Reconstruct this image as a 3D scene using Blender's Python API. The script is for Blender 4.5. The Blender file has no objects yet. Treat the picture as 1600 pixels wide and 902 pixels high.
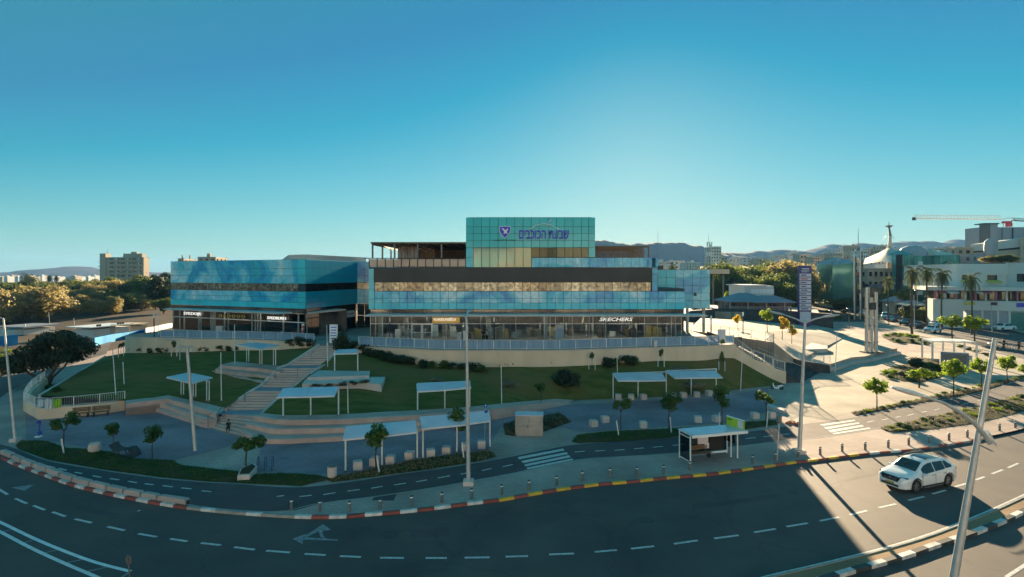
import bpy, bmesh, math, random
from mathutils import Vector, Matrix, noise
random.seed(7)
sc = bpy.context.scene
R = math.radians
# ---------------------------------------------------------------- camera, sky, sun, exposure
F, HZ, CH = 850.0, 430.0, 13.0            # focal length and horizon in photo pixels (1600 wide), camera height in metres
cam = bpy.data.objects.new('camera', bpy.data.cameras.new('camera'))
sc.collection.objects.link(cam)
cam.location = (0, 0, CH); cam.rotation_euler = (R(90), 0, 0)
cam.data.sensor_width = 36; cam.data.lens = F * 36 / 1600
cam.data.shift_y = -(451 - HZ) / 1600
cam.data.clip_start = 0.5; cam.data.clip_end = 12000
sc.camera = cam
SUN_EL, SUN_AZ = R(12.5), R(13)           # azimuth east of +Y
SKY_K, SKY_TINT = 0.14, (0.4, 0.9, 1.15, 1)
HAZE = 0.00009
GR_M, GR_A = (1.56, 1.27, 1.03), (-1.12, -1.20, -0.92)
wd = bpy.data.worlds.new('World'); sc.world = wd; wd.use_nodes = True
nt = wd.node_tree; nt.nodes.clear()
sky = nt.nodes.new('ShaderNodeTexSky'); sky.sky_type = 'NISHITA'; sky.sun_disc = False
sky.sun_elevation = SUN_EL; sky.sun_rotation = SUN_AZ; sky.altitude = 0
sky.air_density = 1.0; sky.dust_density = 0.07; sky.ozone_density = 2.5
cmp1 = nt.nodes.new('ShaderNodeVectorMath'); cmp1.operation = 'MULTIPLY_ADD'      # soft shoulder: c / (1 + k c), as a camera's own response
cmp1.inputs[1].default_value = (SKY_K,) * 3; cmp1.inputs[2].default_value = (1, 1, 1)
cmp2 = nt.nodes.new('ShaderNodeVectorMath'); cmp2.operation = 'DIVIDE'
tint = nt.nodes.new('ShaderNodeMix'); tint.data_type = 'RGBA'; tint.blend_type = 'MULTIPLY'; tint.inputs[0].default_value = 1.0
tint.inputs[7].default_value = SKY_TINT
bg = nt.nodes.new('ShaderNodeBackground'); bg.inputs[1].default_value = 0.05
wo = nt.nodes.new('ShaderNodeOutputWorld')
L_ = nt.links.new
L_(sky.outputs[0], tint.inputs[6]); L_(tint.outputs[2], cmp1.inputs[0]); L_(tint.outputs[2], cmp2.inputs[0]); L_(cmp1.outputs[0], cmp2.inputs[1])
grade = nt.nodes.new('ShaderNodeVectorMath'); grade.operation = 'MULTIPLY_ADD'; grade.inputs[1].default_value = GR_M; grade.inputs[2].default_value = GR_A
flr = nt.nodes.new('ShaderNodeVectorMath'); flr.operation = 'MAXIMUM'; flr.inputs[1].default_value = (0.15, 1.21, 1.68)
L_(cmp2.outputs[0], grade.inputs[0]); L_(grade.outputs[0], flr.inputs[0])
L_(flr.outputs[0], bg.inputs[0]); L_(bg.outputs[0], wo.inputs[0])
sl = bpy.data.lights.new('sun', 'SUN'); sl.energy = 5.0; sl.angle = R(0.5); sl.color = (1.0, 0.77, 0.48)
so = bpy.data.objects.new('sun', sl); sc.collection.objects.link(so)
sdir = Vector((math.sin(SUN_AZ) * math.cos(SUN_EL), math.cos(SUN_AZ) * math.cos(SUN_EL), math.sin(SUN_EL)))
so.rotation_euler = sdir.to_track_quat('Z', 'Y').to_euler(); so.location = (0, 60, 60)
sc.view_settings.view_transform = 'Standard'; sc.view_settings.look = 'None'
sc.view_settings.exposure = 2.15; sc.view_settings.gamma = 1.0; sc.view_settings.use_curve_mapping = False
sc.render.engine = 'CYCLES'
sc.cycles.use_denoising = True
sc.cycles.max_bounces = 6; sc.cycles.transparent_max_bounces = 12

# ---------------------------------------------------------------- helpers
def g(px, py, z=0.0):
    d = (CH - z) * F / (py - HZ)
    return Vector(((px - 800) / F * d, d, z))
def at(px, py, d):
    return Vector(((px - 800) / F * d, d, CH - (py - HZ) / F * d))
def X(px, d): return (px - 800) / F * d
def Zy(py, d): return CH - (py - HZ) / F * d
def lerp(a, b, t): return a + (b - a) * t
ORD = ['first', 'second', 'third', 'fourth', 'fifth', 'sixth', 'seventh', 'eighth', 'ninth', 'tenth', 'eleventh', 'twelfth',
       'thirteenth', 'fourteenth', 'fifteenth', 'sixteenth', 'seventeenth', 'eighteenth', 'nineteenth', 'twentieth']
ORD += ['twenty-' + o for o in ORD[:9]] + ['thirtieth'] + ['thirty-' + o for o in ORD[:9]] + ['fortieth'] + ['forty-' + o for o in ORD[:9]] + ['fiftieth'] + ['fifty-' + o for o in ORD[:9]]

def resample(pts, step):
    out = [pts[0].copy()]
    rem = step
    for a, b in zip(pts, pts[1:]):
        L = (b - a).length; pos = 0
        while L - pos >= rem:
            pos += rem; out.append(a.lerp(b, pos / L)); rem = step
        rem -= (L - pos)
    return out
def smooth_line(pts, n=6):
    out = []
    P = [pts[0]] + list(pts) + [pts[-1]]
    for i in range(1, len(P) - 2):
        p0, p1, p2, p3 = P[i-1], P[i], P[i+1], P[i+2]
        for k in range(n):
            t = k / n
            out.append(0.5 * ((2*p1) + (p2-p0)*t + (2*p0-5*p1+4*p2-p3)*t*t + (3*p1-p0-3*p2+p3)*t**3))
    out.append(pts[-1].copy())
    return out
def normals2(pts):
    ns = []
    for i in range(len(pts)):
        a = pts[max(0, i-1)]; b = pts[min(len(pts)-1, i+1)]
        t = (b - a); t.z = 0
        if t.length < 1e-9: t = Vector((1, 0, 0))
        t.normalize(); ns.append(Vector((-t.y, t.x, 0)))
    return ns

class MB:
    def __init__(s): s.v = []; s.f = []
    def add(s, vs, fs):
        o = len(s.v); s.v += [Vector(v) for v in vs]; s.f += [tuple(i + o for i in f) for f in fs]; return s
    def box(s, a, b):
        x0, y0, z0 = a; x1, y1, z1 = b
        return s.add([(x0,y0,z0),(x1,y0,z0),(x1,y1,z0),(x0,y1,z0),(x0,y0,z1),(x1,y0,z1),(x1,y1,z1),(x0,y1,z1)],
                     [(0,3,2,1),(4,5,6,7),(0,1,5,4),(1,2,6,5),(2,3,7,6),(3,0,4,7)])
    def cbox(s, c, sz, rz=0.0, m=None):
        M = Matrix.Translation(c) @ Matrix.Rotation(rz, 4, 'Z')
        if m is not None: M = Matrix.Translation(c) @ m
        x, y, z = sz[0]/2, sz[1]/2, sz[2]/2
        vs = [M @ Vector(p) for p in [(-x,-y,-z),(x,-y,-z),(x,y,-z),(-x,y,-z),(-x,-y,z),(x,-y,z),(x,y,z),(-x,y,z)]]
        return s.add(vs, [(0,3,2,1),(4,5,6,7),(0,1,5,4),(1,2,6,5),(2,3,7,6),(3,0,4,7)])
    def beam(s, p, q, w, h=None):
        p = Vector(p); q = Vector(q); h = h or w; d = q - p; L = d.length
        if L < 1e-6: return s
        qt = d.to_track_quat('X', 'Z').to_matrix().to_4x4()
        return s.cbox((p + q) / 2, (L, w, h), m=qt)
    def tube(s, pts, r, n=8, cap=True):
        pts = [Vector(p) for p in pts]
        if not isinstance(r, (list, tuple)): r = [r] * len(pts)
        o = len(s.v); up = None
        for i, p in enumerate(pts):
            d = (pts[min(i+1, len(pts)-1)] - pts[max(0, i-1)]).normalized()
            if up is None:
                up = Vector((0, 0, 1)) if abs(d.z) < 0.9 else Vector((1, 0, 0))
            a = d.cross(up).normalized(); b = a.cross(d).normalized(); up = b
            for k in range(n):
                t = 2 * math.pi * k / n
                s.v.append(p + (a * math.cos(t) + b * math.sin(t)) * r[i])
        for i in range(len(pts) - 1):
            for k in range(n):
                k2 = (k + 1) % n
                s.f.append((o+i*n+k, o+i*n+k2, o+(i+1)*n+k2, o+(i+1)*n+k))
        if cap:
            s.f.append(tuple(o + k for k in reversed(range(n)))); s.f.append(tuple(o + (len(pts)-1)*n + k for k in range(n)))
        return s
    def lathe(s, c, prof, n=16):
        c = Vector(c); o = len(s.v)
        for (r, z) in prof:
            for k in range(n):
                t = 2*math.pi*k/n; s.v.append(c + Vector((r*math.cos(t), r*math.sin(t), z)))
        for i in range(len(prof)-1):
            for k in range(n):
                k2 = (k+1) % n; s.f.append((o+i*n+k, o+i*n+k2, o+(i+1)*n+k2, o+(i+1)*n+k))
        s.f.append(tuple(o + k for k in reversed(range(n)))); s.f.append(tuple(o + (len(prof)-1)*n + k for k in range(n)))
        return s
    def prism(s, pts, z0, z1):           # pts 2-D (x, y) world, any order
        n = len(pts); P = [Vector((p[0], p[1], 0)) for p in pts]
        ar = sum(P[i].x*P[(i+1)%n].y - P[(i+1)%n].x*P[i].y for i in range(n))
        if ar < 0: P = P[::-1]
        vs = [(p.x, p.y, z0) for p in P] + [(p.x, p.y, z1) for p in P]
        return s.add(vs, [tuple(reversed(range(n))), tuple(range(n, 2*n))] + [(i, (i+1)%n, n+(i+1)%n, n+i) for i in range(n)])
    def sheet(s, pts):
        n = len(pts); P = [Vector(p) for p in pts]
        ar = sum(P[i].x*P[(i+1)%n].y - P[(i+1)%n].x*P[i].y for i in range(n))
        if ar < 0: P = P[::-1]
        return s.add(P, [tuple(range(n))])
    def ribbon(s, A, B):
        n = len(A); o = len(s.v); s.v += [Vector(p) for p in A] + [Vector(p) for p in B]
        for i in range(n-1):
            a, b, c, d = o+i, o+i+1, o+n+i+1, o+n+i
            nz = (s.v[b]-s.v[a]).cross(s.v[d]-s.v[a]).z
            s.f.append((a, b, c, d) if nz > 0 else (d, c, b, a))
        return s
    def wallribbon(s, pts, ztop, zbot, th):     # a vertical wall of thickness th along pts
        ns = normals2(pts); n = len(pts)
        zt = ztop if isinstance(ztop, list) else [ztop]*n
        zb = zbot if isinstance(zbot, list) else [zbot]*n
        o = len(s.v)
        for p, m, t, b in zip(pts, ns, zt, zb):
            a = Vector((p.x, p.y, 0)); c = a + m*th
            s.v += [Vector((a.x,a.y,b)), Vector((a.x,a.y,t)), Vector((c.x,c.y,t)), Vector((c.x,c.y,b))]
        for i in range(n-1):
            for k in range(4):
                k2 = (k+1) % 4
                s.f.append((o+i*4+k, o+i*4+k2, o+i*4+4+k2, o+i*4+4+k))
        s.f.append((o, o+3, o+2, o+1)); s.f.append((o+4*(n-1), o+4*(n-1)+1, o+4*(n-1)+2, o+4*(n-1)+3))
        return s
    def mesh(s, off=Vector((0,0,0)), smooth=False, fix=False):
        me = bpy.data.meshes.new('m')
        me.from_pydata([tuple(v - off) for v in s.v], [], s.f)
        if fix:
            bm = bmesh.new(); bm.from_mesh(me); bmesh.ops.recalc_face_normals(bm, faces=bm.faces); bm.to_mesh(me); bm.free()
        if smooth:
            for p in me.polygons: p.use_smooth = True
            if smooth != 'all':
                try: me.set_sharp_from_angle(angle=R(35))
                except Exception: pass
        me.update()
        return me
def wloc(o):
    v = Vector((0,0,0))
    while o is not None: v += o.location; o = o.parent
    return v
def link(o): sc.collection.objects.link(o); return o
def put(name, mb, mat, parent=None, label=None, smooth=False, kind=None, fix=False):
    me = mb.mesh(wloc(parent) if parent else Vector((0,0,0)), smooth, fix)
    me.materials.append(mat); me.name = name
    o = link(bpy.data.objects.new(name, me))
    if parent: o.parent = parent
    if label: o['label'] = label
    if kind: o['kind'] = kind
    return o
def tag(o, label, cat, group=None):
    o['label'] = label; o['category'] = cat
    if group: o['group'] = group
    return o
def thing(name, label, cat, loc=(0,0,0), group=None):
    o = link(bpy.data.objects.new(name, None)); o.location = loc; o.empty_display_size = 0.2
    return tag(o, label, cat, group)
def struct(name, mb, mat, smooth=False, label=None):
    o = put(name, mb, mat, smooth=smooth); o['kind'] = 'structure'
    if label: o['label'] = label
    return o
def children(o): return [c for c in bpy.data.objects if c.parent == o]
def kids_map(root):
    return [(c, kids_map(c)) for c in root.children]
def copy_tree(root, loc, rz=0.0, label=None, scale=None, group=None):
    def cp(o, par):
        c = link(o.copy()); c.parent = par
        for k in list(o.children): cp(k, c)
        return c
    r = cp(root, None); r.location = loc; r.rotation_euler = (0, 0, rz)
    if scale: r.scale = scale if isinstance(scale, (tuple, list)) else (scale,)*3
    if label: r['label'] = label
    if group: r['group'] = group
    return r

# ---------------------------------------------------------------- materials
M = {}
MATTE = {'asphalt_', 'dust', 'grass', 'verge', 'soil', 'mountain', 'hill_soil', 'bark', 'palm_bark', 'concrete', 'dark_stone', 'cream_plaster', 'white_plaster', 'pool_blue', 'white_paint', 'render_wall', 'step_stone', 'pale_stone'}
def mat(name, c1, c2=None, scale=1.0, rough=0.8, metal=0.0, bump=0.0, bscale=None, spec=0.5, coat=0.0, detail=6, streak=None, contrast=(0.35, 0.65), emit=None, alpha=None, rand=0.0):
    m = bpy.data.materials.new(name); m.use_nodes = True; n = m.node_tree.nodes; l = m.node_tree.links
    b = n['Principled BSDF']; b.inputs['Roughness'].default_value = rough; b.inputs['Metallic'].default_value = metal
    b.inputs['Specular IOR Level'].default_value = spec; b.inputs['Coat Weight'].default_value = coat
    b.inputs['Coat Roughness'].default_value = 0.05
    b.inputs['Base Color'].default_value = (*c1, 1)
    geo = None
    if c2 is not None or bump:
        geo = n.new('ShaderNodeNewGeometry'); mp = n.new('ShaderNodeMapping'); l.new(geo.outputs['Position'], mp.inputs[0])
        if streak: mp.inputs['Scale'].default_value = streak
    if c2 is not None:
        t = n.new('ShaderNodeTexNoise'); t.inputs['Scale'].default_value = scale; t.inputs['Detail'].default_value = detail
        l.new(mp.outputs[0], t.inputs[0])
        r = n.new('ShaderNodeMapRange'); r.inputs[1].default_value = contrast[0]; r.inputs[2].default_value = contrast[1]
        l.new(t.outputs[0], r.inputs[0])
        mx = n.new('ShaderNodeMix'); mx.data_type = 'RGBA'; mx.inputs[6].default_value = (*c1, 1); mx.inputs[7].default_value = (*c2, 1)
        l.new(r.outputs[0], mx.inputs[0]); last = mx.outputs[2]
        if rand:
            oi = n.new('ShaderNodeObjectInfo'); rr = n.new('ShaderNodeMapRange'); rr.inputs[3].default_value = 1-rand; rr.inputs[4].default_value = 1+rand
            l.new(oi.outputs['Random'], rr.inputs[0]); vm = n.new('ShaderNodeVectorMath'); vm.operation = 'SCALE'
            l.new(last, vm.inputs[0]); l.new(rr.outputs[0], vm.inputs['Scale']); last = vm.outputs[0]
        l.new(last, b.inputs['Base Color'])
    if bump:
        t2 = n.new('ShaderNodeTexNoise'); t2.inputs['Scale'].default_value = bscale or scale*8; t2.inputs['Detail'].default_value = 4
        l.new(mp.outputs[0], t2.inputs[0]); bp = n.new('ShaderNodeBump'); bp.inputs['Strength'].default_value = bump; bp.inputs['Distance'].default_value = 0.05
        l.new(t2.outputs[0], bp.inputs['Height']); l.new(bp.outputs[0], b.inputs['Normal'])
    if emit:
        b.inputs['Emission Color'].default_value = (*emit[:3], 1); b.inputs['Emission Strength'].default_value = emit[3]
    if name in MATTE: b.inputs['Specular IOR Level'].default_value = 0.08
    M[name] = m
    return m
def leafmat(name, c1, c2, trans=0.45, scale=0.6):
    m = bpy.data.materials.new(name); m.use_nodes = True; n = m.node_tree.nodes; l = m.node_tree.links; n.clear()
    geo = n.new('ShaderNodeNewGeometry'); t = n.new('ShaderNodeTexNoise'); t.inputs['Scale'].default_value = scale; t.inputs['Detail'].default_value = 3
    l.new(geo.outputs['Position'], t.inputs[0]); oi = n.new('ShaderNodeObjectInfo')
    ad = n.new('ShaderNodeMath'); ad.operation = 'MULTIPLY_ADD'; ad.inputs[1].default_value = 0.45; l.new(geo.outputs['Random Per Island'], ad.inputs[0]); l.new(t.outputs[0], ad.inputs[2])
    a2 = n.new('ShaderNodeMath'); a2.operation = 'MULTIPLY_ADD'; a2.inputs[1].default_value = 0.25; l.new(oi.outputs['Random'], a2.inputs[0]); l.new(ad.outputs[0], a2.inputs[2])
    r = n.new('ShaderNodeMapRange'); r.inputs[1].default_value = 0.45; r.inputs[2].default_value = 1.15; l.new(a2.outputs[0], r.inputs[0])
    mx = n.new('ShaderNodeMix'); mx.data_type = 'RGBA'; mx.inputs[6].default_value = (*c1, 1); mx.inputs[7].default_value = (*c2, 1); l.new(r.outputs[0], mx.inputs[0])
    d = n.new('ShaderNodeBsdfPrincipled'); d.inputs['Roughness'].default_value = 0.6; tr = n.new('ShaderNodeBsdfTranslucent')
    vm = n.new('ShaderNodeVectorMath'); vm.operation = 'SCALE'; vm.inputs['Scale'].default_value = 1.5
    l.new(mx.outputs[2], d.inputs['Base Color']); l.new(mx.outputs[2], vm.inputs[0]); l.new(vm.outputs[0], tr.inputs[0])
    ms = n.new('ShaderNodeMixShader'); ms.inputs[0].default_value = trans; l.new(d.outputs[0], ms.inputs[1]); l.new(tr.outputs[0], ms.inputs[2])
    o = n.new('ShaderNodeOutputMaterial'); l.new(ms.outputs[0], o.inputs[0]); M[name] = m
    return m
def glassmat(name, tintc, refl=0.12, rough=0.02, opacity=0.25):
    """clear shop glass: see-through, a little tinted, mirror at grazing angles"""
    m = bpy.data.materials.new(name); m.use_nodes = True; n = m.node_tree.nodes; l = m.node_tree.links; n.clear()
    tr = n.new('ShaderNodeBsdfTransparent'); tr.inputs[0].default_value = (*tintc, 1)
    gl = n.new('ShaderNodeBsdfGlossy'); gl.inputs['Roughness'].default_value = rough; gl.inputs[0].default_value = (1, 1, 1, 1)
    fr = n.new('ShaderNodeFresnel'); fr.inputs[0].default_value = 1.6
    ad = n.new('ShaderNodeMath'); ad.operation = 'ADD'; ad.inputs[1].default_value = refl; ad.use_clamp = True; l.new(fr.outputs[0], ad.inputs[0])
    ms = n.new('ShaderNodeMixShader'); l.new(ad.outputs[0], ms.inputs[0]); l.new(tr.outputs[0], ms.inputs[1]); l.new(gl.outputs[0], ms.inputs[2])
    o = n.new('ShaderNodeOutputMaterial'); l.new(ms.outputs[0], o.inputs[0]); M[name] = m
    return m
def brickmat(name, c1, c2, mortar, sx, sy, rough=0.85, c3=None, msize=0.012, bump=0.3, rz=0.0, stain=0.35):
    m = bpy.data.materials.new(name); m.use_nodes = True; n = m.node_tree.nodes; l = m.node_tree.links
    b = n['Principled BSDF']; b.inputs['Roughness'].default_value = rough; b.inputs['Specular IOR Level'].default_value = 0.2
    geo = n.new('ShaderNodeNewGeometry'); mp = n.new('ShaderNodeMapping'); l.new(geo.outputs['Position'], mp.inputs[0]); mp.inputs['Rotation'].default_value = (0, 0, rz)
    br = n.new('ShaderNodeTexBrick'); br.inputs['Scale'].default_value = 1.0; br.inputs['Brick Width'].default_value = sx; br.inputs['Row Height'].default_value = sy
    br.inputs['Mortar Size'].default_value = msize; br.inputs['Mortar Smooth'].default_value = 0.3
    br.inputs['Color1'].default_value = (*c1, 1); br.inputs['Color2'].default_value = (*c2, 1); br.inputs['Mortar'].default_value = (*mortar, 1)
    l.new(mp.outputs[0], br.inputs[0])
    t = n.new('ShaderNodeTexNoise'); t.inputs['Scale'].default_value = 0.22; t.inputs['Detail'].default_value = 7; l.new(geo.outputs['Position'], t.inputs[0])
    r = n.new('ShaderNodeMapRange'); r.inputs[1].default_value = 0.3; r.inputs[2].default_value = 0.7; r.inputs[3].default_value = 1-stain; r.inputs[4].default_value = 1.12; l.new(t.outputs[0], r.inputs[0])
    vm = n.new('ShaderNodeVectorMath'); vm.operation = 'SCALE'; l.new(br.outputs[0], vm.inputs[0]); l.new(r.outputs[0], vm.inputs['Scale'])
    l.new(vm.outputs[0], b.inputs['Base Color'])
    bp = n.new('ShaderNodeBump'); bp.inputs['Strength'].default_value = bump; bp.inputs['Distance'].default_value = 0.02; bp.invert = True
    l.new(br.outputs['Fac'], bp.inputs['Height']); l.new(bp.outputs[0], b.inputs['Normal'])
    M[name] = m
    return m
mat('asphalt', (0.062, 0.049, 0.052), (0.100, 0.081, 0.074), 0.30, 0.74, bump=0.35, bscale=60, contrast=(0.3, 0.72), detail=9)
mat('path_asphalt', (0.070, 0.055, 0.062), (0.092, 0.073, 0.080), 0.6, 0.85, bump=0.35, bscale=50)
mat('dust', (0.115, 0.09, 0.075), (0.075, 0.063, 0.052), 0.08, 0.95, bump=0.5, bscale=1.5)
brickmat('paving', (0.47, 0.365, 0.33), (0.41, 0.32, 0.29), (0.24, 0.19, 0.17), 0.4, 0.2, rz=0.15)
brickmat('paving_light', (0.48, 0.40, 0.33), (0.42, 0.35, 0.29), (0.24, 0.21, 0.18), 0.6, 0.3, rz=0.15)
brickmat('plaza_tile', (0.37, 0.285, 0.33), (0.31, 0.24, 0.29), (0.18, 0.14, 0.15), 0.3, 0.15, rz=-0.25, stain=0.4)
brickmat('median_brick', (0.42, 0.26, 0.15), (0.36, 0.22, 0.13), (0.18, 0.13, 0.09), 0.2, 0.1, rz=0.5)
mat('concrete', (0.42, 0.38, 0.35), (0.32, 0.29, 0.27), 0.9, 0.9, bump=0.25, bscale=14, rand=0.08)
mat('step_stone', (0.56, 0.41, 0.365), (0.45, 0.335, 0.30), 0.8, 0.85, bump=0.2, bscale=18, rand=0.06)
mat('landing_tile', (0.26, 0.26, 0.31), (0.2, 0.2, 0.25), 1.5, 0.7)
mat('pale_stone', (0.62, 0.54, 0.51), (0.51, 0.45, 0.43), 0.6, 0.8, bump=0.15, bscale=12, rand=0.08)
mat('render_wall', (0.80, 0.63, 0.48), (0.64, 0.51, 0.39), 0.35, 0.92, bump=0.15, bscale=8, streak=(1, 1, 0.35))
mat('dark_stone', (0.060, 0.062, 0.068), (0.095, 0.095, 0.10), 1.2, 0.8, bump=0.5, bscale=9)
mat('white_paint', (0.80, 0.80, 0.80), (0.66, 0.66, 0.67), 2.5, 0.6, rand=0.05)
mat('faded_paint', (0.30, 0.31, 0.33), (0.16, 0.17, 0.18), 5.0, 0.7)
mat('road_paint', (0.62, 0.62, 0.60), (0.38, 0.38, 0.38), 6.0, 0.6, contrast=(0.42, 0.7))
mat('kerb_red', (0.30, 0.065, 0.055), (0.20, 0.06, 0.05), 3.0, 0.7, bump=0.1, bscale=20, rand=0.15)
mat('kerb_white', (0.66, 0.66, 0.66), (0.45, 0.44, 0.43), 3.0, 0.7, bump=0.1, bscale=20, rand=0.1)
mat('kerb_yellow', (0.68, 0.43, 0.03), (0.5, 0.32, 0.05), 3.0, 0.65, bump=0.1, bscale=20, rand=0.1)
mat('kerb_black', (0.03, 0.032, 0.036), (0.06, 0.06, 0.06), 3.0, 0.65)
mat('kerb_grey', (0.33, 0.32, 0.30), (0.25, 0.24, 0.23), 2.0, 0.85)
mat('barrier_pink', (0.42, 0.33, 0.31), (0.36, 0.33, 0.31), 1.2, 0.85, bump=0.2, bscale=12, rand=0.08)
mat('grass', (0.028, 0.062, 0.016), (0.060, 0.085, 0.024), 0.35, 0.95, bump=0.8, bscale=9, detail=9, streak=(0.5, 1.6, 1))
mat('verge', (0.035, 0.055, 0.018), (0.085, 0.062, 0.036), 0.7, 0.95, bump=0.8, bscale=9)
mat('soil', (0.10, 0.068, 0.045), (0.06, 0.05, 0.03), 0.8, 0.95, bump=0.6, bscale=7)
mat('galv', (0.52, 0.53, 0.54), (0.44, 0.45, 0.46), 3, 0.42, metal=0.35)
mat('white_metal', (0.72, 0.73, 0.74), (0.62, 0.63, 0.65), 2, 0.42, metal=0.0)
mat('canopy_sheet', (0.58, 0.60, 0.70), (0.51, 0.53, 0.63), 0.8, 0.35, coat=0.3)
mat('dark_metal', (0.045, 0.048, 0.052), None, rough=0.45, metal=0.3)
mat('mid_metal', (0.18, 0.185, 0.19), (0.13, 0.135, 0.14), 3, 0.5, metal=0.4)
mat('black', (0.012, 0.012, 0.014), None, rough=0.6)
mat('rubber', (0.016, 0.016, 0.017), None, rough=0.85)
mat('wood', (0.24, 0.135, 0.065), (0.15, 0.085, 0.045), 2.0, 0.6, streak=(1, 8, 8))
mat('wood_roof', (0.20, 0.115, 0.06), (0.11, 0.065, 0.04), 1.2, 0.75, streak=(6, 0.5, 1))
mat('panel_joint', (0.015, 0.045, 0.065), None, rough=0.6)
mat('teal_panel', (0.05, 0.62, 0.74), (0.03, 0.53, 0.68), 0.25, 0.14, spec=0.3, coat=0.05, rand=0.06)
mat('teal_green_panel', (0.10, 0.64, 0.66), (0.07, 0.57, 0.59), 0.2, 0.14, spec=0.3, coat=0.05, rand=0.05)
mat('deep_teal', (0.01, 0.42, 0.60), (0.008, 0.36, 0.54), 0.2, 0.18, spec=0.3, coat=0.05)
mat('dark_band', (0.055, 0.050, 0.050), (0.042, 0.040, 0.042), 0.5, 0.55)
mat('bronze_reflection_glass', (0.27, 0.27, 0.225), (0.035, 0.04, 0.036), 2.4, 0.08, metal=0.35, bump=0.5, bscale=0.9, spec=0.8, rand=0.5)  # light and dark blotches paint mirrored surroundings into the window colour
mat('gold_glass', (0.17, 0.15, 0.11), (0.06, 0.20, 0.19), 0.16, 0.08, metal=0.35, spec=0.8, rand=0.10)
mat('smoke_glass', (0.035, 0.045, 0.035), (0.05, 0.055, 0.04), 0.3, 0.08, metal=0.6, rand=0.15)
mat('black_glass', (0.01, 0.012, 0.014), None, rough=0.08, spec=0.8)
mat('clerestory', (0.26, 0.24, 0.21), (0.11, 0.12, 0.13), 0.25, 0.06, metal=0.75, rand=0.25)
mat('rose_panel', (0.34, 0.25, 0.22), (0.28, 0.21, 0.19), 0.5, 0.2, coat=0.3, rand=0.06)
mat('sign_blue', (0.006, 0.04, 0.62), None, rough=0.35)
mat('sign_white', (0.85, 0.85, 0.85), None, rough=0.5)
mat('sign_black', (0.02, 0.02, 0.02), None, rough=0.5)
mat('lit_white', (0.9, 0.9, 0.88), None, rough=0.5, emit=(1, 0.97, 0.9, 0.13))
mat('shop_lamp', (0.9, 0.9, 0.88), None, rough=0.5, emit=(1, 0.93, 0.82, 18.0))
mat('gold', (0.55, 0.38, 0.10), None, rough=0.35, metal=0.6)
mat('purple', (0.10, 0.05, 0.20), (0.12, 0.065, 0.24), 1, 0.5)
mat('sign_panel', (0.78, 0.70, 0.76), (0.68, 0.61, 0.68), 2, 0.5)
mat('poster_red', (0.55, 0.06, 0.05), None, rough=0.6)
mat('lime', (0.30, 0.55, 0.03), (0.45, 0.60, 0.04), 3, 0.4)
mat('interior', (0.17, 0.16, 0.15), (0.045, 0.045, 0.05), 0.6, 0.9)
mat('interior_floor', (0.25, 0.22, 0.18), (0.2, 0.18, 0.15), 0.8, 0.4)
mat('column', (0.42, 0.50, 0.55), (0.36, 0.43, 0.47), 1, 0.6)
mat('mannequin', (0.6, 0.57, 0.52), None, rough=0.6, rand=0.2)
mat('white_plaster', (0.72, 0.71, 0.68), (0.60, 0.59, 0.57), 0.15, 0.85, streak=(1, 1, 0.4))
mat('cream_plaster', (0.55, 0.46, 0.36), (0.46, 0.38, 0.30), 0.12, 0.9)
mat('grey_cladding', (0.40, 0.42, 0.46), (0.34, 0.36, 0.41), 0.05, 0.6)
mat('grey_roof', (0.22, 0.24, 0.29), (0.18, 0.20, 0.25), 0.3, 0.55)
mat('green_glass', (0.10, 0.32, 0.31), (0.07, 0.24, 0.24), 0.08, 0.1, metal=0.3, rand=0.25)
mat('bark', (0.12, 0.085, 0.06), (0.07, 0.05, 0.038), 2.5, 0.95, bump=0.5, bscale=12)
mat('palm_bark', (0.16, 0.12, 0.085), (0.10, 0.075, 0.055), 3, 0.95, bump=0.6, bscale=8)
mat('tree_stake', (0.7, 0.7, 0.7), None, rough=0.6)
mat('tent', (0.66, 0.58, 0.48), (0.56, 0.5, 0.43), 0.1, 0.8)
mat('awning_yellow', (0.65, 0.55, 0.12), None, rough=0.8)
mat('awning_pink', (0.5, 0.14, 0.22), None, rough=0.8)
mat('orange_red', (0.5, 0.12, 0.05), (0.4, 0.1, 0.05), 1, 0.8)
mat('pool_blue', (0.015, 0.20, 0.50), (0.05, 0.30, 0.55), 0.22, 0.5, contrast=(0.45, 0.62))
mat('mountain', (0.07, 0.055, 0.065), (0.045, 0.038, 0.05), 0.004, 1.0, detail=8)
mat('hill_soil', (0.14, 0.115, 0.08), (0.075, 0.07, 0.045), 0.02, 1.0)
mat('car_white', (0.78, 0.79, 0.80), None, rough=0.22, coat=1.0)
mat('car_black', (0.02, 0.022, 0.028), None, rough=0.25, coat=1.0)
mat('car_silver', (0.48, 0.50, 0.53), None, rough=0.25, metal=0.5, coat=1.0)
mat('car_blue', (0.02, 0.03, 0.16), None, rough=0.25, coat=1.0)
mat('car_glass', (0.016, 0.02, 0.024), None, rough=0.04, spec=0.9)
mat('car_trim', (0.025, 0.025, 0.027), None, rough=0.6)
mat('alloy', (0.42, 0.42, 0.43), None, rough=0.3, metal=0.8)
mat('headlamp', (0.10, 0.11, 0.13), None, rough=0.1, spec=0.9)
mat('tail_red', (0.35, 0.02, 0.015), None, rough=0.2)
mat('number_yellow', (0.38, 0.30, 0.06), None, rough=0.5)
mat('skin', (0.45, 0.27, 0.19), None, rough=0.6)
mat('cloth_black', (0.015, 0.015, 0.018), None, rough=0.9)
mat('cloth_blue', (0.05, 0.08, 0.16), None, rough=0.9)
mat('cloth_grey', (0.35, 0.34, 0.34), None, rough=0.9)
mat('hair', (0.02, 0.014, 0.01), None, rough=0.8)
mat('crane_red', (0.45, 0.05, 0.06), None, rough=0.5)
mat('blue_plastic', (0.03, 0.07, 0.35), None, rough=0.4)
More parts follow.
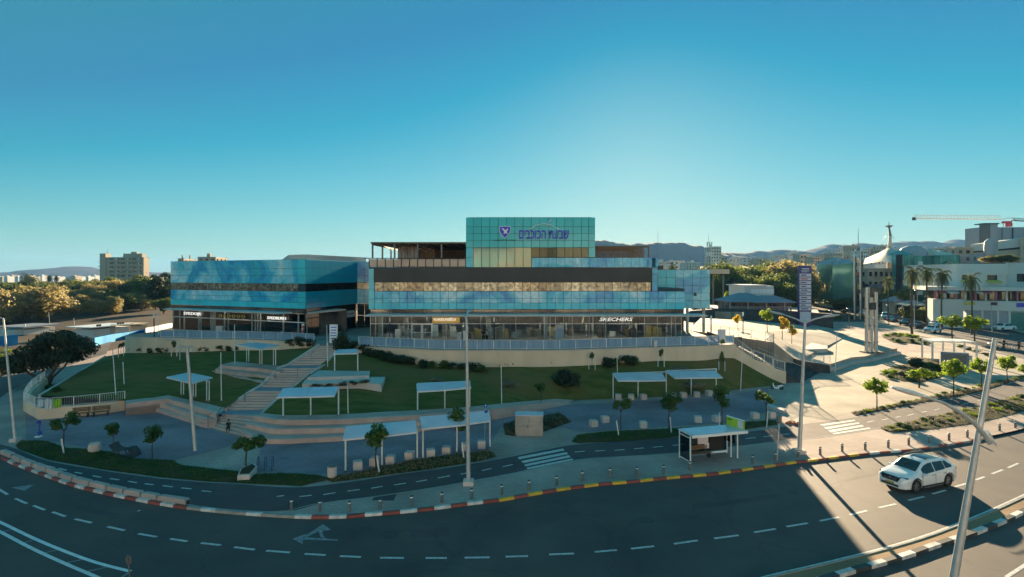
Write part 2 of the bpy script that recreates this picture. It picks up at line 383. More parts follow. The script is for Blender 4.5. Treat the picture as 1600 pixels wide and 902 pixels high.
def lawnmat():
    m = mat('grass', (0.075, 0.088, 0.022), (0.130, 0.135, 0.042), 0.9, 0.95, bump=0.8, bscale=9, detail=9, streak=(0.5, 1.6, 1)); n = m.node_tree.nodes; l = m.node_tree.links; b = n['Principled BSDF']
    src = b.inputs['Base Color'].links[0].from_socket; geo = n.new('ShaderNodeNewGeometry'); t = n.new('ShaderNodeTexNoise'); t.inputs['Scale'].default_value = 0.11; t.inputs['Detail'].default_value = 6; l.new(geo.outputs['Position'], t.inputs[0])
    r = n.new('ShaderNodeMapRange'); r.inputs[1].default_value = 0.46; r.inputs[2].default_value = 0.62; r.inputs[4].default_value = 0.80; l.new(t.outputs[0], r.inputs[0])
    mx = n.new('ShaderNodeMix'); mx.data_type = 'RGBA'; mx.inputs[7].default_value = (0.20, 0.125, 0.05, 1); l.new(src, mx.inputs[6]); l.new(r.outputs[0], mx.inputs[0]); l.new(mx.outputs[2], b.inputs['Base Color'])
lawnmat()
def roadmat(name):
    m = M[name]; n = m.node_tree.nodes; l = m.node_tree.links; b = n['Principled BSDF']; src = b.inputs['Base Color'].links[0].from_socket
    geo = n.new('ShaderNodeNewGeometry'); t = n.new('ShaderNodeTexNoise'); t.inputs['Scale'].default_value = 0.07; t.inputs['Detail'].default_value = 8; t.inputs['Roughness'].default_value = 0.65; l.new(geo.outputs['Position'], t.inputs[0])
    r = n.new('ShaderNodeMapRange'); r.inputs[1].default_value = 0.32; r.inputs[2].default_value = 0.70; r.inputs[3].default_value = 0.72; r.inputs[4].default_value = 1.25; l.new(t.outputs[0], r.inputs[0])
    v = n.new('ShaderNodeTexVoronoi'); v.feature = 'DISTANCE_TO_EDGE'; v.inputs['Scale'].default_value = 0.16; nz = n.new('ShaderNodeTexNoise'); nz.inputs['Scale'].default_value = 0.8; nz.inputs['Detail'].default_value = 5; l.new(geo.outputs['Position'], nz.inputs[0])
    ad = n.new('ShaderNodeVectorMath'); ad.operation = 'MULTIPLY_ADD'; ad.inputs[1].default_value = (1.6, 1.6, 0); l.new(nz.outputs[1], ad.inputs[0]); l.new(geo.outputs['Position'], ad.inputs[2]); l.new(ad.outputs[0], v.inputs[0])
    c = n.new('ShaderNodeMapRange'); c.inputs[1].default_value = 0.0; c.inputs[2].default_value = 0.012; c.inputs[3].default_value = 0.80; c.inputs[4].default_value = 1.0; l.new(v.outputs[0], c.inputs[0])
    mu_ = n.new('ShaderNodeMath'); mu_.operation = 'MULTIPLY'; l.new(r.outputs[0], mu_.inputs[0]); l.new(c.outputs[0], mu_.inputs[1])
    vm = n.new('ShaderNodeVectorMath'); vm.operation = 'SCALE'; l.new(src, vm.inputs[0]); l.new(mu_.outputs[0], vm.inputs['Scale']); l.new(vm.outputs[0], b.inputs['Base Color'])
roadmat('asphalt'); roadmat('path_asphalt')
leafmat('leaf_green', (0.020, 0.060, 0.010), (0.085, 0.15, 0.02), 0.4)
leafmat('leaf_lime', (0.08, 0.16, 0.012), (0.26, 0.32, 0.02), 0.55)
leafmat('leaf_yellow', (0.32, 0.22, 0.02), (0.52, 0.38, 0.04), 0.5)
leafmat('leaf_dark', (0.008, 0.022, 0.008), (0.028, 0.050, 0.016), 0.25)
leafmat('leaf_olive', (0.10, 0.095, 0.038), (0.38, 0.30, 0.125), 0.48, scale=0.12)
leafmat('leaf_mid', (0.030, 0.055, 0.014), (0.15, 0.17, 0.035), 0.45, scale=0.15)
leafmat('leaf_palm', (0.03, 0.05, 0.015), (0.13, 0.14, 0.045), 0.3)
leafmat('leaf_dry', (0.13, 0.115, 0.075), (0.24, 0.21, 0.14), 0.2)
leafmat('leaf_red', (0.10, 0.045, 0.025), (0.09, 0.08, 0.03), 0.3)
glassmat('shop_glass', (0.86, 0.92, 0.90), 0.06)
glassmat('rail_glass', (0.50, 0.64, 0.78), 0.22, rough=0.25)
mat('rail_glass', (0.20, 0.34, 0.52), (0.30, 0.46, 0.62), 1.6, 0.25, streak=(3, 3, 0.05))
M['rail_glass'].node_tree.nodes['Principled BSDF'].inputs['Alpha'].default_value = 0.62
glassmat('shelter_glass', (0.35, 0.42, 0.42), 0.08)
# blue facade glass: reflections painted into its colour as pale and deep shapes
m = bpy.data.materials.new('painted_reflection_panel'); m.use_nodes = True; n = m.node_tree.nodes; l = m.node_tree.links; b = n['Principled BSDF']
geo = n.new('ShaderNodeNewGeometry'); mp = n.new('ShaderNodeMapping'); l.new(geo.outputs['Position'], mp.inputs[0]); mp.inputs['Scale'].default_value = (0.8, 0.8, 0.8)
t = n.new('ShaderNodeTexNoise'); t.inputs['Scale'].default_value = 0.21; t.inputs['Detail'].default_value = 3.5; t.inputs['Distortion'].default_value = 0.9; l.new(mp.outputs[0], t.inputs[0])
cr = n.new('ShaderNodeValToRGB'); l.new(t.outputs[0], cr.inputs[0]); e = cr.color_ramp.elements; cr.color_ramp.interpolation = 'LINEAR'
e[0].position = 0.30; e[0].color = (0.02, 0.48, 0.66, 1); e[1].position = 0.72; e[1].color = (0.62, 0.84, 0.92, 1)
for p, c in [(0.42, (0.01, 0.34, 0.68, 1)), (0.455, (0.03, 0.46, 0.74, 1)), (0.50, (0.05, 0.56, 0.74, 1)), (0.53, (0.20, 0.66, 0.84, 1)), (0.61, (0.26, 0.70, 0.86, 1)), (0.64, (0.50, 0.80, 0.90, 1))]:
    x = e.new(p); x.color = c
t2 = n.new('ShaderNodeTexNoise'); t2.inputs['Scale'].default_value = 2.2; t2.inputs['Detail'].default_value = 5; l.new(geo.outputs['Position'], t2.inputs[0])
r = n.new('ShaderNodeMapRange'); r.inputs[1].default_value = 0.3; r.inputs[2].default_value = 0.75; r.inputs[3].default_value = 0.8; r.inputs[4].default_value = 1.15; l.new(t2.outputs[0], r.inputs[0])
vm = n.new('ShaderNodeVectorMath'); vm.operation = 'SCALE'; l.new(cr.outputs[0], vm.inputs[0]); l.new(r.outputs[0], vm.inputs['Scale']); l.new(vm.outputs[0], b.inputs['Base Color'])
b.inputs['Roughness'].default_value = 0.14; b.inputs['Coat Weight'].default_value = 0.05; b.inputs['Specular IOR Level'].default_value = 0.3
M['painted_reflection_panel'] = m
# ================================================================ SETTING
from mathutils.bvhtree import BVHTree
TERR = []
def terr(o): TERR.append(o); return o
PV = 0.12
def gl(lst, z=PV): return [g(p[0], p[1], p[2] if len(p) > 2 else z) for p in lst]
mb = MB(); mb.sheet([(-6000, -400, -0.06), (6000, -400, -0.06), (6000, 9000, -0.06), (-6000, 9000, -0.06)])
terr(struct('ground', mb, M['dust']))
K = [(-260,655),(-130,682),(-60,694),(0,712),(20,722),(60,737),(110,755),(170,770),(230,782),(288,791),(340,797),(400,802),(470,806),(530,806),(570,803),(631,798),(684,792),(737,785),
     (787,779),(836,770),(885,762),(932,756),(980,752),(1027,747),(1072,743),(1117,739),(1160,733),(1202,727),(1242,721),(1262,719),(1352,708),(1420,702),(1487,693),(1544,683),(1600,671),(1720,640),(1900,600)]
Kw = smooth_line(gl(K), 5)
mb = MB(); mb.ribbon([Vector((p.x, p.y, 0)) for p in Kw], [Vector((p.x*1.2, -35, 0)) for p in Kw])
road = terr(struct('road', mb, M['asphalt']))
mb = MB(); mb.ribbon([Vector((p.x, p.y + 0.15, PV)) for p in Kw], [Vector((lerp(p.x, p.x*1.5, 0.6), 150, PV)) for p in Kw])
pavement = terr(struct('pavement', mb, M['paving']))
# --- tiled floors and lighter paths
def floor_sheet(name, px, mt, z):
    mb = MB(); mb.sheet([g(a, b, z) for a, b in px]); return terr(struct(name, mb, M[mt]))
floor_sheet('plaza_floor', [(40,640),(60,656),(196,641),(230,637),(300,658),(345,676),(400,690),(385,692),(268,720),(210,717),(175,707),(140,701),(75,689),(40,688)], 'plaza_tile', PV+.004)
floor_sheet('plaza_floor', [(408,694),(432,687),(537,682),(700,662),(860,634),(1000,627),(1130,620),(1200,606),(1206,640),(1150,660),(1030,668),(960,672),(905,676),(880,668),(782,668),(760,705),(732,708),(640,720),(535,743),(500,742),(400,737)], 'plaza_tile', PV+.004)
floor_sheet('plaza_floor', [(1232,604),(1262,600),(1330,570),(1420,551),(1600,556),(1600,588),(1532,606),(1420,627),(1329,644),(1290,655),(1236,664),(1222,640)], 'paving_light', PV+.004)
floor_sheet('kerb_path', [(447,799),(500,787),(582,777),(700,758),(800,740.5),(900,720),(1070,708),(1157,698),(1242,688),(1290,683),(1375,670),(1402,677),(1517,664),(1600,645),(1700,620),(1700,640),(1600,665),(1544,677),(1487,687),(1420,696),(1352,702),(1262,712),(1202,720),(1117,732),(1027,740),(932,749),(836,763),(737,778),(631,791),(530,799)], 'paving', PV+.004)
# --- the cycle path
BU = [(-60,686),(0,694),(30,703),(75,720),(160,735),(250,747.5),(325,754),(370,756),(420,760),(475,761),(550,752.5),(625,741),(700,731),(792,715),(880,697.5),(920,693),(1000,687),(1070,682),(1167,675),(1230,666),(1337,652),(1420,634),(1532,614),(1600,592),(1700,560)]
BL = [(-60,700),(0,714),(30,724),(60,734),(130,754),(220,773),(285,786),(350,795),(447,799),(500,787),(582,777),(662,765),(725,754),(800,740),(900,719),(985,713),(1070,707),(1157,697),(1242,687),(1280,684),(1375,669),(1465,650),(1521,638),(1600,616),(1700,585)]
def resn(pts, n):
    L = sum((b-a).length for a, b in zip(pts, pts[1:])); r = resample(pts, L/(n-0.5)); return r[:n-1] + [pts[-1]]
U = resn(smooth_line(gl(BU, PV+.008), 4), 90); Lw = resn(smooth_line(gl(BL, PV+.008), 4), 90)
mb = MB(); mb.ribbon(U, Lw); cyc = terr(struct('cycle_path', mb, M['path_asphalt']))
def edge_strip(name, pts, w, z, mt, h=0.0, parent=None):
    ns = normals2(pts); A = [p + n_*w/2 for p, n_ in zip(pts, ns)]; B = [p - n_*w/2 for p, n_ in zip(pts, ns)]
    for v in A + B: v.z = z
    mb = MB(); mb.ribbon(A, B); o = put(name, mb, M[mt], parent)
    if parent is None: o['kind'] = 'structure'
    return o
edge_strip('path_edging', smooth_line(gl(BU), 4), 0.12, PV+.014, 'kerb_grey')
edge_strip('path_edging', smooth_line(gl(BL[8:]), 4), 0.12, PV+.014, 'kerb_grey')
# dashes of the cycle path
def dash(px0, px1, z, w, parent, mt='road_paint', name='lane_dash'):
    a = g(*px0, z); b = g(*px1, z); t = (b-a).normalized(); nn = Vector((-t.y, t.x, 0))*w/2
    mb = MB(); mb.sheet([a-nn, b-nn, b+nn, a+nn]); return put(name, mb, M[mt], parent)
for a, b in [((36,716),(48,719)),((55,723),(66,726)),((74,728),(85,731)),((92,732),(104,735)),((117,738),(128,740)),((145,743.5),(158,746)),((172,748),(186,750)),((200,752),(214,754.5)),((226,756),(240,757.5)),((254,759),(270,761)),((283,762.5),(299,764)),((315,767),(330,768.5)),((432,776),(444,774.5)),
             ((468,776),(487,774)),((505,773),(524,770)),((543,767.5),(562,765)),((580,763),(598,760)),((616,758),(634,755)),((650,753),(667,750)),((684,747),(703,743.5)),((720,741),(736,738)),((753,735.5),(768,732)),((785,729.5),(801,726)),
             ((898,706.5),(914,705)),((930,705),(945,704)),((960,704),(976,702.5)),((991,701.5),(1006,700)),((1020,699),(1036,697.5)),((1051,696),(1066,695)),((1165,685.5),(1181,684)),((1193,682.5),(1208,681)),((1221,679.5),(1234,678)),((1355,660),(1366,657.5)),((1378,656.5),(1388,654.5)),((1399,652.5),(1408,650.5)),((1418,649.5),(1428,647)),((1440,644.5),(1448,643)),((1460,641),(1468,639)),((1490,635),(1497,633.5)),((1505,631.5),(1512,630)),((1528,626),(1536,624))]:
    dash(a, b, PV+.016, 0.13, cyc)
# zebra crossings over the cycle path
def zebra(quads, label):
    for q in quads:
        mb = MB(); mb.sheet([g(x, y, PV+.018) for x, y in q]); put('crossing_bar', mb, M['road_paint'], cyc)
zebra([[(809,714.5),(880,701),(882,704),(811,718)],[(814,720.5),(885,706.5),(888,709.5),(817,724)],[(819,726),(889,711.5),(892,714.5),(821,729)],[(823,731),(894,716.5),(896,718.5),(824,733.5)]], '')
zebra([[(1281,663.5),(1335,656),(1337,658),(1287,665.5)],[(1287,668),(1341,660),(1344,662),(1292,671)],[(1294,672.5),(1347,664),(1350,666.5),(1298,676)],[(1300,677),(1358,668),(1361,670),(1303,679)]], '')
mb = MB(); mb.sheet([g(x, y, PV+.012) for x, y in [(581,782),(587,773),(620,772),(615,782.5)]]); struct('asphalt_patch', mb, M['path_asphalt'])
# --- far kerb, one stone at a time
Kc = smooth_line(gl(K[3:34]), 6); ks = resample(Kc, 0.93)
kerb = thing('kerb_line', 'far kerb', 'kerb'); 
for k_ in ('label', 'category'): del kerb[k_]
kerb.name = 'kerb'; kerb['kind'] = 'structure'
stone_cache = {}
def px_of(p): return 800 + p.x/p.y*F, HZ + (CH-p.z)/p.y*F
alt = 0
for a, b in zip(ks, ks[1:]):
    c = (a+b)/2; x, y = px_of(c); alt += 1
    if x < 290: kind = 'kerb_white' if (alt % 2 and x > 4) else 'kerb_red'
    elif x < 470: kind = 'kerb_white' if alt % 3 == 0 else 'kerb_grey'
    elif x < 770: kind = 'kerb_red' if alt % 2 else 'kerb_white'
    elif x < 1365: kind = 'kerb_red' if alt % 2 else 'kerb_yellow'
    else: kind = 'kerb_red' if alt % 2 else 'kerb_white'
    if x > 1420 and kind == 'kerb_white': kind = 'kerb_grey'
    key = kind
    if key not in stone_cache:
        mb = MB(); mb.add([(-.457,-.11,-.13),(.457,-.11,-.13),(.457,.11,-.13),(-.457,.11,-.13),(-.457,-.085,.035),(.457,-.085,.035),(.457,.11,.035),(-.457,.11,.035)], [(0,3,2,1),(4,5,6,7),(0,1,5,4),(1,2,6,5),(2,3,7,6),(3,0,4,7)])
        me = mb.mesh(); me.materials.append(M[kind]); stone_cache[key] = me
    o = link(bpy.data.objects.new('kerb_stone', stone_cache[key])); o.parent = kerb
    o.location = (c.x, c.y, PV-.01); d = b-a; o.rotation_euler = (0, 0, math.atan2(d.y, d.x)); o.scale.x = 1.0
# --- median at the near right with black and white kerb stones
MU = [(1120,926),(1200,903),(1260,889),(1315,876),(1382,859),(1446,840),(1487,825),(1540,804),(1600,777),(1700,730),(1800,690)]
ML = [(1200,930),(1305,898),(1340,888),(1366,881),(1394,873),(1421,865),(1446,856),(1470,848),(1492,841),(1515,834),(1540,824),(1563,815),(1587,804),(1610,793),(1720,745),(1820,704)]
mu = resn(smooth_line(gl(MU, PV), 5), 60); ml = resn(smooth_line(gl(ML, PV), 5), 60)
mb = MB(); mb.ribbon(mu, ml); median = terr(struct('median', mb, M['median_brick']))
mk = link(bpy.data.objects.new('median_kerb', None)); mk['kind'] = 'structure'
for line, side, w in ((ml, -1, 0.26), (mu, 1, 0.10)):
    rs = resample(line, 1.0)
    for i, (a, b) in enumerate(zip(rs, rs[1:])):
        c = (a+b)/2; d = b-a
        kind = ('kerb_black' if i % 2 else 'kerb_white') if side < 0 else 'kerb_grey'
        key = (kind, side)
        if key not in stone_cache:
            mb = MB(); mb.cbox((0, 0, -.045), (.985, w, .17)); me = mb.mesh(); me.materials.append(M[kind]); stone_cache[key] = me
        o = link(bpy.data.objects.new('kerb_stone', stone_cache[key])); o.parent = mk
        o.location = (c.x, c.y, PV-.005+ (0.0 if side > 0 else .01)); o.rotation_euler = (0, 0, math.atan2(d.y, d.x))
# --- lane dashes
for a, b in [((-6,762),(12,773)),((24,779),(42,787)),((52,790),(70,797)),((82,800),(102,807)),((117,811),(143,817)),((168,823),(195,829)),((216,834),(245,839)),((266,842),(293,846)),((314,848.5),(345,852)),((366,855),(398,859)),
             ((416,860.5),(453,863.5)),((476,865.5),(509,867.5)),((531,869),(564,870.5)),((594,871.5),(631,872)),((665,872),(698,872)),((726,871.5),(765,871)),((790,870),(825,869)),((858,866.5),(897,865)),((929,862.5),(964,859.5)),((986,857.5),(1022,853.5)),((1053,850),(1090,844.5)),((1116,841.5),(1154,836.5)),((1178,832),(1212,826.5)),((1229,823),(1262,817.5)),((1281,814),(1311,808)),((1328,804.5),(1355,798)),((1373,793.5),(1400,787.5)),((1419,782),(1444,776)),((1457,772),(1478,766)),((1491,761),(1514,754.5)),((1525,750),(1538,745)),((1550,740.5),(1567,734)),((1575,731),(1591,724))]:
    dash(a, b, .006, 0.15, road)
edge_strip('edge_line', smooth_line(gl([(p[0]-4, p[1]-2.2) for p in MU], .006), 4), 0.10, .006, 'road_paint', parent=road)
dash((1572,902),(1606,880), .006, 0.15, road)
# double line and hatching at the near left
for lst in ([(-40,800),(0,816),(50,840),(100,861),(150,879),(204,893)], [(-40,812),(0,831),(50,857),(100,880),(140,897),(175,912),(210,926)]):
    edge_strip('edge_line', smooth_line(gl(lst, .006), 5), 0.17, .007, 'white_paint', parent=road)
for a, b in [((36,848.5),(52,844)),((68,864.5),(92,858.5)),((104,879.5),(135,873)),((137,893),(172,885)),((181,908),(203,894)),((0,832),(18,828))]:
    dash(a, b, .0065, 0.10, road, 'faded_paint')
dash((215,799),(219,797.5), .01, 0.1, road, 'white_paint', 'paint_mark')
# direction arrow painted on the road: left branch and straight branch
def flat(px, mt, name, z, parent=None):
    mb = MB(); mb.sheet([g(x, y, z) for x, y in px]); return put(name, mb, M[mt], parent)
flat([(457,842),(478,834),(474,839.5),(528,843),(528,845),(474,843.5),(473,850.5)], 'faded_paint', 'lane_arrow', .009, road)
flat([(474,838.5),(490,829),(504,819),(518,828),(507,829.5),(503,831.5),(507,840),(514,843),(506,843),(500,838),(498,830.5),(480,839)], 'faded_paint', 'lane_arrow', .0105, road)
flat([(17,762),(54,757),(46,762),(38,767),(30,765)], 'faded_paint', 'lane_arrow', .009, road)
# lane beyond the median, old repair seams in the near lane
edge_strip('tar_seam', smooth_line(gl([(1318,752),(1352,744),(1384,738)], .006), 5), 0.05, .005, 'kerb_black', parent=road)
for x, y, r_ in ((610,836,.28),(1010,812,.28),(1240,770,.28)):
    c = g(x, y, .005); mb = MB(); mb.sheet([(c.x+r_*math.cos(k*math.pi/9), c.y+r_*math.sin(k*math.pi/9), .006) for k in range(18)]); put('manhole_cover', mb, M['kerb_black'], road)
    mb = MB(); mb.sheet([(c.x+(r_+.12)*math.cos(k*math.pi/9), c.y+(r_+.12)*math.sin(k*math.pi/9), .003) for k in range(18)]); put('manhole_patch', mb, M['path_asphalt'], road)
for q in ([(640,826),(700,824),(706,838),(640,841)], [(1080,790),(1210,772),(1216,778),(1084,797)], [(120,786),(190,804),(180,812),(112,794)]):
    flat(q, 'path_asphalt', 'repair_patch', .003, road)
# --- road at the right, running back towards the town
RR_U = [(1720,540),(1600,524),(1540,510),(1500,500),(1450,487),(1400,474),(1340,462),(1290,455),(1240,449)]
RR_L = [(1720,588),(1600,560),(1548,546),(1500,533),(1450,519),(1400,505),(1340,488),(1290,474),(1240,459)]
def two_line(name, A, B, mt, z, k=4):
    a = resn(smooth_line(gl(A, z), k), 50); b = resn(smooth_line(gl(B, z), k), 50); mb = MB(); mb.ribbon(a, b); return terr(struct(name, mb, M[mt]))
side_road = two_line('side_road', RR_U, RR_L, 'asphalt', PV+.02)
two_line('side_pavement', [(1600,574),(1540,562),(1480,545),(1440,533),(1400,520),(1350,500)], [(1600,560.5),(1548,546.5),(1500,533.5),(1450,519.5),(1400,505.5),(1350,491.5)], 'paving_light', PV+.012)
two_line('far_pavement', [(1600,521),(1540,506),(1500,496),(1450,483),(1400,470),(1340,459)], [(1600,512),(1540,501),(1500,492),(1450,479),(1400,467),(1340,456)], 'paving_light', PV+.014)
for i in range(9):
    t = i/9; x = lerp(1590, 1390, t); y = 542 + (x-1590)*0.258; dash((x, y), (x-9, y-2.3), PV+.028, 0.2, side_road)
# road round the left edge
left_road = two_line('roundabout_road', [(-120,640),(-40,608),(0,590),(40,568),(90,553),(140,541),(175,534)], [(-120,690),(-40,650),(0,622),(25,606),(70,586),(120,567),(166,553)], 'asphalt', PV+.02)
edge_strip('path_edging', smooth_line(gl([(166,554),(120,568),(70,587),(25,607),(0,623),(-40,651)], PV+.1), 4), 0.3, PV+.05, 'kerb_grey')
flat([(-40,560),(0,585),(35,566),(20,545),(0,540),(-40,535)], 'verge', 'roundabout_bed', PV+.03)['kind'] = 'structure'
# --- verges: raised planted strips
def blob_sheet(name, px, mt, z0, h, mats=None):
    """a gently mounded planted strip"""
    P = [g(x, y, PV) for x, y in px]; c = sum(P, Vector()) / len(P)
    me = bmesh.new(); vs = [me.verts.new((p.x, p.y, z0)) for p in P]; f = me.faces.new(vs)
    bmesh.ops.triangulate(me, faces=[f]); bmesh.ops.subdivide_edges(me, edges=me.edges[:], cuts=2, use_grid_fill=True); bmesh.ops.subdivide_edges(me, edges=me.edges[:], cuts=1, use_grid_fill=True)
    for v in me.verts:
        if not v.is_boundary: v.co.z += h * (0.6 + 0.8*noise.noise(v.co*0.9))
    for f in me.faces:
        f.normal_update()
        if f.normal.z < 0: f.normal_flip()
        f.smooth = True
    m_ = bpy.data.meshes.new(name); me.to_mesh(m_); me.free(); m_.materials.append(M[mt]); o = link(bpy.data.objects.new(name, m_)); o['kind'] = 'structure'
    return terr(o)
V_LEFT = [(24,697),(32,689),(75,690),(105,701),(140,702),(175,707),(210,717),(270,720),(282,727),(370,737),(395,742),(440,740),(500,743),(515,750),(470,760),(400,757),(370,755),(325,753),(250,746),(160,734),(75,719),(30,703)]
V_CEN = [(505,748),(535,744),(595,731),(640,721),(690,714),(732,709),(760,706),(772,709),(774,714),(755,720),(670,734),(595,744),(520,754)]
V_MID = [(893,691),(902,680),(955,674),(1030,671),(1105,667),(1155,661),(1212,657),(1215,664),(1167,671),(1105,678),(1030,686),(955,691),(905,693)]
V_R1 = [(1329,645),(1360,640),(1420,628),(1470,619),(1532,606),(1600,588),(1600,591),(1532,613),(1470,625),(1420,633),(1337,650)]
V_R2 = [(1375,669),(1420,659),(1465,650),(1521,638),(1600,616),(1650,603),(1650,632),(1600,643),(1560,654),(1517,663),(1460,671),(1402,676),(1384,674)]
V_KIOSK = [(786,662),(795,661),(805,658),(847,650),(875,646),(888,655),(893,660),(847,676),(802,682),(789,680)]
for nm, px, mt in (('verge', V_LEFT, 'verge'), ('verge', V_CEN, 'verge'), ('verge', V_MID, 'verge'), ('verge', V_R1, 'soil'), ('verge', V_R2, 'verge'), ('planting_bed', V_KIOSK, 'soil')):
    blob_sheet(nm, px, mt, PV+.03, 0.12)
V_B1 = [(1377,524),(1395,520),(1425,522),(1455,536),(1450,540),(1418,537),(1395,535.5),(1380,528)]
V_B2 = [(1373,585),(1395,573),(1420,569),(1440,560),(1470,563),(1478,580),(1470,590),(1440,598),(1410,596)]
for px in (V_B1, V_B2): blob_sheet('planting_bed', px, 'verge', PV+.04, 0.25)
# ---------------------------------------------------------------- terrace, walls, lawns
TZ = 4.5
E = [(150,521),(199,527),(250,529),(305,531),(366,532),(438,534),(490,537),(535,540),(560,542.5),(600,544.5),(640,546.5),(680,548.5),(740,549),(800,549),(860,549),(920,547.5),(980,545.5),(1040,543.8),(1100,542),(1147,539.7)]
Ew = [g(x, y, TZ) for x, y in E]
mb = MB(); Ew = Ew[1:]; tp = [tuple(g(262,518,TZ))[:2]] + [(p.x, p.y) for p in Ew] + [(g(1147,539.7,TZ).x+.3, 70), (g(1080,517,TZ).x, g(1080,517,TZ).y), (32, 96), (30, 130), (-53, 130), (-54, 100)]
mb.prism(tp, 0.0, TZ); terrace = terr(struct('terrace', mb, M['paving']))
def E_depth(px):
    for (x0, y0), (x1, y1) in zip(E, E[1:]):
        if x0 <= px <= x1: return (CH-TZ)*F/(lerp(y0, y1, (px-x0)/(x1-x0))-HZ)
    return (CH-TZ)*F/(E[-1][1]-HZ)
# retaining wall along the terrace, then stepping down beside the stairs
rw = thing('retaining_wall', 'long cream rendered retaining wall curving below the glass balustrade of the mall terrace', 'wall', (0, 60, 0))
for seg in ([g(262,518,TZ), g(225,522.5,TZ)] + Ew[:6], Ew[6:]):
    pts = smooth_line(seg, 4); mb = MB(); mb.wallribbon(pts, TZ+.10, 0.0, -.25); put('wall_panel' if seg is Ew else 'wall_face', mb, M['render_wall'], rw, fix=True)
    mb = MB(); mb.wallribbon([p - n_*-.04 for p, n_ in zip(pts, normals2(pts))], TZ+.16, TZ+.10, -.34); put('coping', mb, M['pale_stone'], rw, fix=True)
WG = [(1147,539.7,4.6),(1177,561,None),(1209,572.5,None),(1227,580,None)]
wx0 = g(1147,539.7,TZ); wx1 = g(1227,600.6,0)
def wing(px, py):      # point of the wing wall above pixel x: on the straight line wx0-wx1
    k = (px-800)/F; dx = wx1.x-wx0.x; dy = wx1.y-wx0.y; s = (k*wx0.y-wx0.x)/(dx-k*dy); y = wx0.y+dy*s
    return Vector((wx0.x+dx*s, y, Zy(py, y)))
wp = [wing(1147,538.5), wing(1150,541.5), wing(1177,561), wing(1208,571.5), wing(1209,575), wing(1227,580)]
mb = MB(); mb.wallribbon(wp, [p.z for p in wp], 0.0, -.28); put('wing_wall', mb, M['render_wall'], rw, fix=True)
# lawns
def loft(name, A, B, nu, nv, mt, bump=0.12):
    a = resn(A, nu); b = resn(B, nu); mb = MB()
    for j in range(nv):
        t = j/(nv-1)
        for i in range(nu):
            p = a[i].lerp(b[i], t); e_ = min(i, nu-1-i, j, nv-1-j)
            if e_ > 0: p = p + Vector((0, 0, bump*noise.noise(Vector((p.x*.25, p.y*.25, 3)))))
            p.z += 0.16*math.sin(math.pi*t)*min(1, e_/3)
            mb.v.append(p)
    for j in range(nv-1):
        for i in range(nu-1):
            q = (j*nu+i, j*nu+i+1, (j+1)*nu+i+1, (j+1)*nu+i)
            nz = (mb.v[q[1]]-mb.v[q[0]]).cross(mb.v[q[3]]-mb.v[q[0]]).z
            mb.f.append(q if nz > 0 else q[::-1])
    o = put(name, mb, M[mt], smooth='all'); o['kind'] = 'structure'; return terr(o)
LB = [g(410,646,1.25), g(440,650,1.25), g(525,649,1.25), g(600,644.5,1.25), g(652,642,1.25), g(735,637,1.2), g(800,630,.85), g(870,624,.35), g(895,625,.2), g(960,623,.15), g(1040,620,.15), g(1120,613,.15), g(1165,607,.15), g(1205,603,.15), g(1224,601,.14)]
def uw(px, py):
    d = E_depth(px); return Vector((X(px, d), d, Zy(py, d)))
UB = [uw(535,542), uw(560,550), uw(600,560), uw(648,567), uw(672,571), uw(720,572.5), uw(780,572.5), uw(820,571.6), uw(899,569), uw(938,567), uw(998,564), uw(1036,562), uw(1082,561), uw(1125,557.5), uw(1146,557.5), wing(1162,566), wing(1200,588), wing(1226,600)]
lawn_r = loft('lawn', LB, UB, 70, 24, 'grass')
LB2 = [g(64,618,1.07), g(130,622,1.1), g(196,626,1.27), g(250,620,1.27), g(262,617.5,1.27), g(330,632,1.27), g(352,637.5,1.25)]
UB2 = [g(166,557,1.2), uw(199,551), uw(275,550), uw(340,548), uw(400,547), uw(440,546), uw(480,543), uw(497,539)]
lawn_l = loft('lawn', LB2, UB2, 60, 24, 'grass')
mb = MB(); q_ = LB2[2:]; mb.wallribbon(q_, [p.z-.01 for p in q_], 0.0, .15); put('lawn_edge', mb, M['pale_stone'], fix=True)['kind'] = 'structure'
# earth under the left lawn's open edge
mb = MB(); ed = [g(64,618,1.07).lerp(g(166,557,1.2), t/8) for t in range(9)]; mb.wallribbon(ed, [p.z+.08 for p in ed], 0.0, .22); put('low_wall', mb, M['pale_stone'], fix=True)['kind'] = 'structure'
# --- the main stairs: flights of separate steps with tiled landings
st = thing('garden_stairs', 'wide stone stairs climbing between the lawns in four flights with blue tiled landings', 'stairs', (-22, 55, 0))
def steps(root, L0, R0, L1, R1, z0, z1, n, mt='step_stone'):
    """L0,R0 the bottom edge, L1,R1 the top edge (world xy)"""
    for k in range(n):
        a, b = k/n, (k+1)/n; zt = lerp(z0, z1, b)
        q = [L0.lerp(L1, a), R0.lerp(R1, a), R0.lerp(R1, b), L0.lerp(L1, b)]
        mb = MB(); mb.prism([(p.x, p.y) for p in q], lerp(z0, z1, a)-.25, zt); terr(put('step', mb, M[mt], root))
        nose = [q[0], q[1], q[1].lerp(q[2], .28), q[0].lerp(q[3], .28)]
        mb = MB(); mb.prism([(p.x, p.y-.02) for p in nose], zt+.001, zt+.018); put('nosing', mb, M['pale_stone'], root)
def XY(px, d, z=0): return Vector((X(px, d), d, z))
sta = [(44.0, 298, 393, .12), (47.0, 342, 408, .95), (48.6, 352, 414, .95), (52.0, 398, 446, 1.95), (53.6, 408, 458, 1.95), (57.8, 440, 498, 3.15), (59.4, 452, 507, 3.15), (65.6, 500, 531, 4.5)]
stairs_n = [6, 0, 7, 0, 8, 0, 9]
